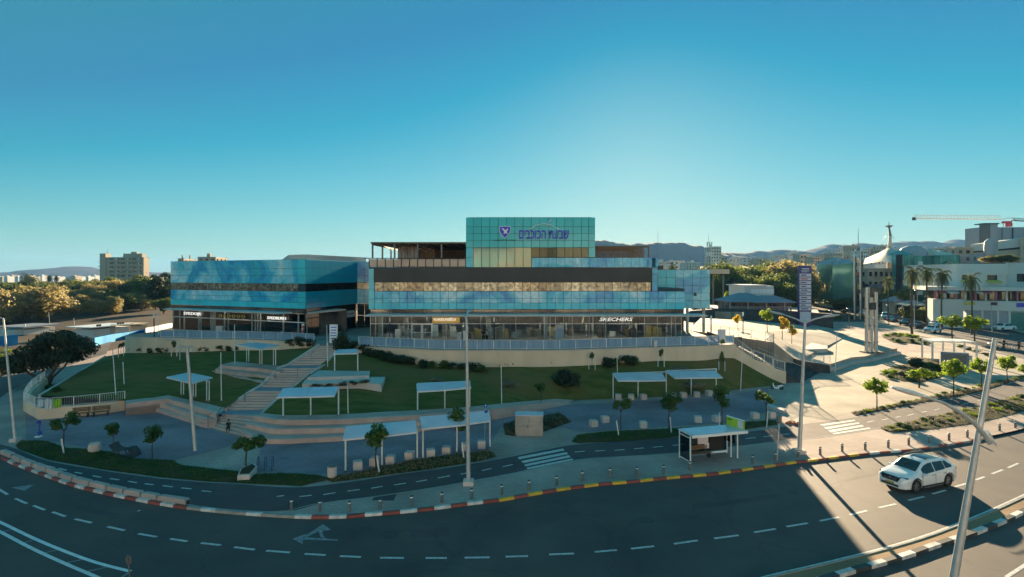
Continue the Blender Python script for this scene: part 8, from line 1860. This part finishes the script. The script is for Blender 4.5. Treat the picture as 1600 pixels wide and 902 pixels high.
                    if kind == 'suv': rr_ = MB(); rr_.tube([(-1.5,e_*.60,1.63),(-1.3,e_*.60,1.69),(.0,e_*.60,1.71),(.25,e_*.60,1.66)], .018, 6); put('roof_rail', rr_, M['mid_metal'], root, smooth=True)
    gr = MB(); zg = .62 if kind != 'sedan' else .5
    gr.add([(hw+.014,-.44,zg-.03),(hw+.014,.44,zg-.03),(hw-.02,.56,zg+.17),(hw-.055,.44,zg+.24),(hw-.055,-.44,zg+.24),(hw-.02,-.56,zg+.17)], [(0,1,2,3,4,5)]); put('grille', gr, M['black'], root)
    if detail:
        for k in range(4): gm = MB(); z = zg+.03+k*.045; gm.cbox((hw+.012-k*.016, 0, z), (.01, .74, .008)); put('grille_bar', gm, M['alloy'], root)
        em = MB(); em.lathe((0,0,0), [(.045,0),(.045,.01)], 10); 
        for v in em.v: v.x, v.z = hw-.012+v.z, zg+.12+v.x
        put('badge', em, M['alloy'], root, fix=True)
    lo = MB(); lo.add([(hw+.015,-.5,.30),(hw+.015,.5,.30),(hw+.012,.5,.42),(hw+.012,-.5,.42),(hw-.2,-.6,.3),(hw-.2,.6,.3)], [(0,1,2,3),(4,5,1,0)]); put('lower_intake', lo, M['car_trim'], root)
    pl_ = MB(); pl_.cbox((hw+.03,0,.47),(.02,.5,.11)); put('number_plate', pl_, M['number_yellow'], root); pl_ = MB(); pl_.cbox((-hw-.02,0,.75),(.02,.5,.11)); put('number_plate', pl_, M['number_yellow'], root)
    # smooth body seam shading
    try: body.data.set_sharp_from_angle(angle=R(50))
    except Exception: pass
    return root
suv = make_car('parked_car' if False else 'car', 'white sport utility car with dark sunroof driving on the sunlit road', 'car_white', 'suv')
pf = Vector((24.1, 32.5, 0)); th = R(200.2); sc_ = 1.04
# near-side (left) front wheel touches the road at pf: local (1.36, .81)
loc = Matrix.Rotation(th, 3, 'Z') @ Vector((1.36*sc_, .81*sc_, 0)); suv.location = (pf.x-loc.x, pf.y-loc.y, .007); suv.rotation_euler = (0,0,th); suv.scale = (sc_,)*3
cars = [('car_white','sedan',1457,519.5,213,1.15,'white saloon parked nearest, in front of the other white car'),('car_white','suv',1463,511,213,1.1,'white car parked just behind the nearest white saloon'),('car_black','sedan',1417,508,215,1.15,'dark parked car left of the white pair, left of two'),('car_black','sedan',1433,512,215,1.15,'dark parked car left of the white pair, right of two'),('car_white','van',1384,499,230,1.1,'small white van behind the thin grey post'),('car_white','sedan',1350,492,225,1.1,'white car beside the farther steel columns'),('car_black','suv',1451,495.5,210,1.2,'black car on the far side of the side road'),('car_silver','sedan',1470,499.5,210,1.1,'grey car behind the black one across the side road'),('car_white','van',1497,503.5,215,1.2,'white minivan across the side road'),('car_white','sedan',1568,516.5,190,1.2,'white car parked by the white building at the right'),
        ('car_silver','suv',1376,480.5,235,1.1,'silver car far up the side road'),('car_blue','van',1273,468,200,1.2,'dark blue van right of the pylon sign'),('car_silver','sedan',1286,468,200,1.1,'grey car right of the dark blue van'),('car_white','sedan',1128,468,185,1.3,'white car behind the right mall wing'),('car_silver','sedan',1394,502,222,1.0,'silver car half hidden behind the small white van'),('car_white','van',1276,457,220,1.3,'white truck-like van far up the side road'),('car_black','sedan',1292,460,220,1.2,'dark car far up the side road'),('car_black','suv',1303,474,200,1.0,'dark car at the foot of the planted bank'),('car_white','sedan',1318,474.5,225,1.2,'white car above the planted bank, left of three'),('car_silver','sedan',1326,477.5,225,1.2,'silver car above the planted bank, middle of three'),('car_black','sedan',1334,480,225,1.2,'dark car above the planted bank, right of three'),('car_white','suv',1364,487,225,1.1,'white off-road car between the steel columns'),('car_white','sedan',1412,481,215,1.2,'white car on the far side of the road by the stone kiosk'),('car_silver','suv',1428,486,215,1.2,'silver car on the far side by the dark kiosk'),('car_blue','sedan',1534,507,205,1.2,'blue car before the grey lower wall of the white building'),('car_white','van',1148,474,190,1.2,'white van at the left end of the restaurant')]
cproto = {}
for i, (pnt, kd, x, y, ang, s_, lab) in enumerate(cars):
    key = (pnt, kd); p = hit(x, y)
    if key not in cproto: cproto[key] = make_car('parked_car', lab, pnt, kd, False, 'cars parked along the side road'); o = cproto[key]; o.location = p; o.rotation_euler = (0,0,R(ang)); o.scale = (s_,)*3
    else: copy_tree(cproto[key], p, R(ang), lab, s_)
# motor scooter parked by the wing wall
p = hit(1214,609); t = thing('motor_scooter', 'black and white motor scooter lying parked by the end of the wing wall', 'scooter', (0,0,0))
for x in (-.55, .55):
    mb = MB(); n_ = 14
    for rad, y in ((.2,-.05),(.24,0),(.2,.05),(.1,.04),(.1,-.04)): mb.v += [Vector((x+rad*math.cos(2*math.pi*k/n_), y, .24+rad*math.sin(2*math.pi*k/n_))) for k in range(n_)]
    for i in range(5):
        for k in range(n_): k2 = (k+1) % n_; i2 = (i+1) % 5; mb.f.append((i*n_+k, i*n_+k2, i2*n_+k2, i2*n_+k))
    put('wheel', mb, M['rubber'], t, smooth=True, fix=True)
mb = MB(); mb.tube([(-.75,0,.62),(-.5,0,.6),(-.25,0,.45),(-.1,0,.22),(.3,0,.22),(.42,0,.5),(.46,0,.85)], [.10,.16,.17,.13,.12,.10,.07], 10); put('body', mb, M['sign_white'], t, smooth=True)
mb = MB(); mb.tube([(-.8,0,.74),(-.5,0,.74),(-.15,0,.68)], [.1,.13,.1], 8); put('seat', mb, M['black'], t, smooth=True)
mb = MB(); mb.tube([(.44,-.3,.95),(.42,0,.9),(.44,.3,.95)], .025, 6); mb.tube([(.42,0,.9),(.55,0,.3)], .03, 6); put('handlebar', mb, M['dark_metal'], t, smooth=True)
t.location = p; t.rotation_euler = (0,0,R(160)); t.scale = (.85,)*3
# ================================================================ PEOPLE
def skin_mesh(name, chains, mt, parent, sub=1):
    """chains: list of lists of (x,y,z,r); chains that start at an existing point join it"""
    V, E_, Rr = [], [], []; idx = {}
    def vid(p):
        k = tuple(round(c, 4) for c in p[:3])
        if k not in idx: idx[k] = len(V); V.append(k); Rr.append(p[3])
        return idx[k]
    for ch in chains:
        for a, b in zip(ch, ch[1:]): E_.append((vid(a), vid(b)))
    me = bpy.data.meshes.new(name); me.from_pydata(V, E_, []); o = link(bpy.data.objects.new(name, me)); o.parent = parent
    md = o.modifiers.new('skin', 'SKIN'); sv = me.skin_vertices[0].data
    for i, r in enumerate(Rr): sv[i].radius = (r, r)
    sv[0].use_root = True
    o.modifiers.new('sub', 'SUBSURF').levels = sub; o.modifiers['sub'].render_levels = sub
    dg = bpy.context.evaluated_depsgraph_get(); bpy.context.view_layer.update(); m2 = bpy.data.meshes.new_from_object(o.evaluated_get(dg)); o.modifiers.clear(); o.data = m2
    for p_ in m2.polygons: p_.use_smooth = True
    m2.materials.clear(); m2.materials.append(M[mt]); return o
def person(label, loc, rz, shirt='cloth_black', pants='cloth_black', pose='stand', s=1.0, group=None):
    r = thing('person', label, 'person', (0,0,0), group)
    sit = pose == 'sit'; hz = .93 if not sit else .25; H = lambda z: z-(.93-hz)
    ch = []; pel = (0,0,H(.93),.13); chest = (0,.0,H(1.30),.15); neck = (0,0,H(1.50),.055)
    ch.append([pel, (0,0,H(1.08),.125), chest, (0,0,H(1.43),.11), neck, (0,-.01,H(1.58),.075), (0,-.012,H(1.66),.105), (0,-.01,H(1.75),.08)])
    legs, arms, cloth_l, cloth_t = [], [], [], []
    for sd in (-1, 1):
        if sit: hip, knee, ank, toe = (sd*.09,-.02,H(.93)-.02,.085), (sd*.13,-.42,.30,.06), (sd*.12,-.48,-.12,.042), (sd*.12,-.62,-.16,.03)
        elif pose == 'stride': hip, knee, ank, toe = (sd*.09,0,.86,.085), (sd*.10,-.10 if sd > 0 else .02,.48,.06), (sd*.10,-.16 if sd > 0 else .24,.08,.042), (sd*.10,-.32 if sd > 0 else .10,.03,.03)
        else: hip, knee, ank, toe = (sd*.09,0,.86,.085), (sd*.11,-.02,.48,.06), (sd*.11,.02,.08,.042), (sd*.12,-.13,.03,.03)
        ch.append([pel, hip, knee, ank, toe]); cloth_l.append([pel[:3]+(.145,), hip[:3]+(.10,), knee[:3]+(.075,), tuple(lerp(knee[i], ank[i], .88) for i in range(3))+(.062,)])
        sh = (sd*.18,0,H(1.42),.06); el = (sd*.25,.03,H(1.15),.042); wr = (sd*.22,-.14 if not sit else -.3,H(.95),.028)
        if pose == 'bike': el = (sd*.27,-.10,H(1.18),.042); wr = (sd*.25,-.34,H(1.02),.028)
        pm = (wr[0], wr[1]-.04, wr[2]-.05,.034)
        ch.append([chest, sh, el, wr, pm])
        for k, (dx, ln) in enumerate(((-.028,.06),(-.010,.072),(.010,.068),(.027,.052))): ch.append([pm, (pm[0]+dx, pm[1]-.012, pm[2]-.035,.010), (pm[0]+dx, pm[1]-.03, pm[2]-.035-ln*.6,.008)])
        ch.append([pm, (pm[0]-sd*.035, pm[1]-.03, pm[2]-.01,.011), (pm[0]-sd*.04, pm[1]-.055, pm[2]-.03,.008)])
        cloth_t.append([chest[:3]+(.17,), sh[:3]+(.078,), tuple(lerp(sh[i], el[i], .9) for i in range(3))+(.062,)])
    skin_mesh('body', ch, 'skin', r, 1)
    skin_mesh('trousers', cloth_l, pants, r); skin_mesh('shirt', [[pel[:3]+(.15,), (0,0,H(1.1),.145), chest[:3]+(.17,), (0,0,H(1.45),.10)]] + cloth_t, shirt, r)
    mb = MB(); mb.lathe((0,.012,H(1.675)), [(.108,-.03),(.118,.03),(.105,.085),(.06,.12),(.01,.13)], 12); put('hair', mb, M['hair'], r, smooth=True)
    mb = MB(); mb.add([(-.012,-.118,H(1.66)),(.012,-.118,H(1.66)),(0,-.145,H(1.645)),(0,-.115,H(1.69))], [(0,2,3),(2,1,3),(0,1,2)]); put('nose', mb, M['skin'], r)
    for sd in (-1, 1):
        mb = MB(); mb.cbox((sd*.036,-.108,H(1.685)), (.022,.012,.012)); put('eye', mb, M['black'], r); mb = MB(); mb.cbox((sd*.108,.0,H(1.67)), (.02,.035,.055)); put('ear', mb, M['skin'], r)
    mb = MB(); mb.cbox((0,-.108,H(1.615)), (.045,.01,.010)); put('mouth', mb, M['poster_red'], r)
    for c in [c for c in ch if len(c) == 5 and c[1][2] < c[0][2] and c[-1][3] == .03]:
        a = c[-2]; b = c[-1]; mb = MB(); mb.tube([(a[0], a[1]+.04, a[2]-.045), (b[0], b[1]-.02, b[2])], [.05,.04], 8); put('shoe', mb, M['black'], r, smooth=True)
    r.location = loc; r.rotation_euler = (0,0,rz); r.scale = (s,)*3; return r
p = hit(755,533.5); person('person in black walking past the central shops, left of two', p, R(25), 'cloth_black', 'cloth_black', 'stride', .86)
p = hit(761,533.5); person('person in a grey top beside the one in black before the shops', p, R(-20), 'cloth_grey', 'cloth_black', 'stride', .84)
p = hit(357,674); person('person in black sitting on the lowest stair step above the wide tree', p+Vector((0,0,.16)), R(20), 'cloth_black', 'cloth_black', 'sit', .72)
def bicycle(label, loc, rz, s=1.0):
    t = thing('bicycle', label, 'bicycle', (0,0,0))
    for x in (-.52, .52):
        mb = MB(); mb.tube([Vector((x+.33*math.cos(2*math.pi*k/18), 0, .34+.33*math.sin(2*math.pi*k/18))) for k in range(19)], .022, 5, cap=False); put('wheel', mb, M['rubber'], t, smooth=True)
        mb = MB(); [mb.tube([(x,0,.34),(x+.32*math.cos(a),0,.34+.32*math.sin(a))], .005, 3) for a in [k*math.pi/5 for k in range(10)]]; put('spokes', mb, M['galv'], t, kind='stuff')
    mb = MB(); [mb.tube(q, .02, 6) for q in ([(-.52,0,.34),(-.05,0,.32),(.36,0,.82),(-.15,0,.80),(-.52,0,.34)], [(-.05,0,.32),(-.18,0,.92)], [(.52,0,.34),(.36,0,.95)])]; put('frame', mb, M['dark_metal'], t, smooth=True)
    mb = MB(); mb.tube([(.36,-.25,1.0),(.34,0,.97),(.36,.25,1.0)], .015, 6); put('handlebar', mb, M['dark_metal'], t, smooth=True); mb = MB(); mb.cbox((-.19,0,.95), (.24,.13,.05)); put('saddle', mb, M['black'], t)
    t.location = loc; t.rotation_euler = (0,0,rz); t.scale = (s,)*3
p = hit(1568,547.5); person('person in black on a bicycle at the right, left of two riders', p+Vector((0,0,.12)), R(80), 'cloth_black', 'cloth_black', 'bike', 1.1); bicycle('bicycle of the left rider at the right edge road', p+Vector((0,-.05,0)), R(-10), 1.2)
p = hit(1592,548); person('person in dark clothes on a bicycle at the right, right of two riders', p+Vector((0,0,.12)), R(80), 'cloth_blue', 'cloth_black', 'bike', 1.0); bicycle('bicycle of the right rider at the right edge road', p+Vector((0,-.05,0)), R(-10), 1.15)
p = hit(1135,487); person('person in dark clothes walking behind the right mall wing', p, R(200), 'cloth_black', 'cloth_blue', 'stride', 1.0)
# ================================================================ HAZE
hz_m = bpy.data.materials.new('haze'); hz_m.use_nodes = True; n = hz_m.node_tree.nodes; n.clear()
pv = n.new('ShaderNodeVolumePrincipled'); pv.inputs['Color'].default_value = (0.25, 0.55, 1.0, 1); pv.inputs['Density'].default_value = HAZE; pv.inputs['Anisotropy'].default_value = 0.0
mo = n.new('ShaderNodeOutputMaterial'); hz_m.node_tree.links.new(pv.outputs[0], mo.inputs['Volume'])
if HAZE > 0:
    mb = MB(); mb.box((-6100, -410, -1.5), (6100, 9100, 245)); M['haze'] = hz_m
    o = put('haze', mb, hz_m); o['kind'] = 'stuff'; o['label'] = 'thin bluish desert haze between us and the mountains'; o['category'] = 'haze'
print('objects', len(bpy.data.objects), 'tris', sum(len(m_.polygons) for m_ in bpy.data.meshes))
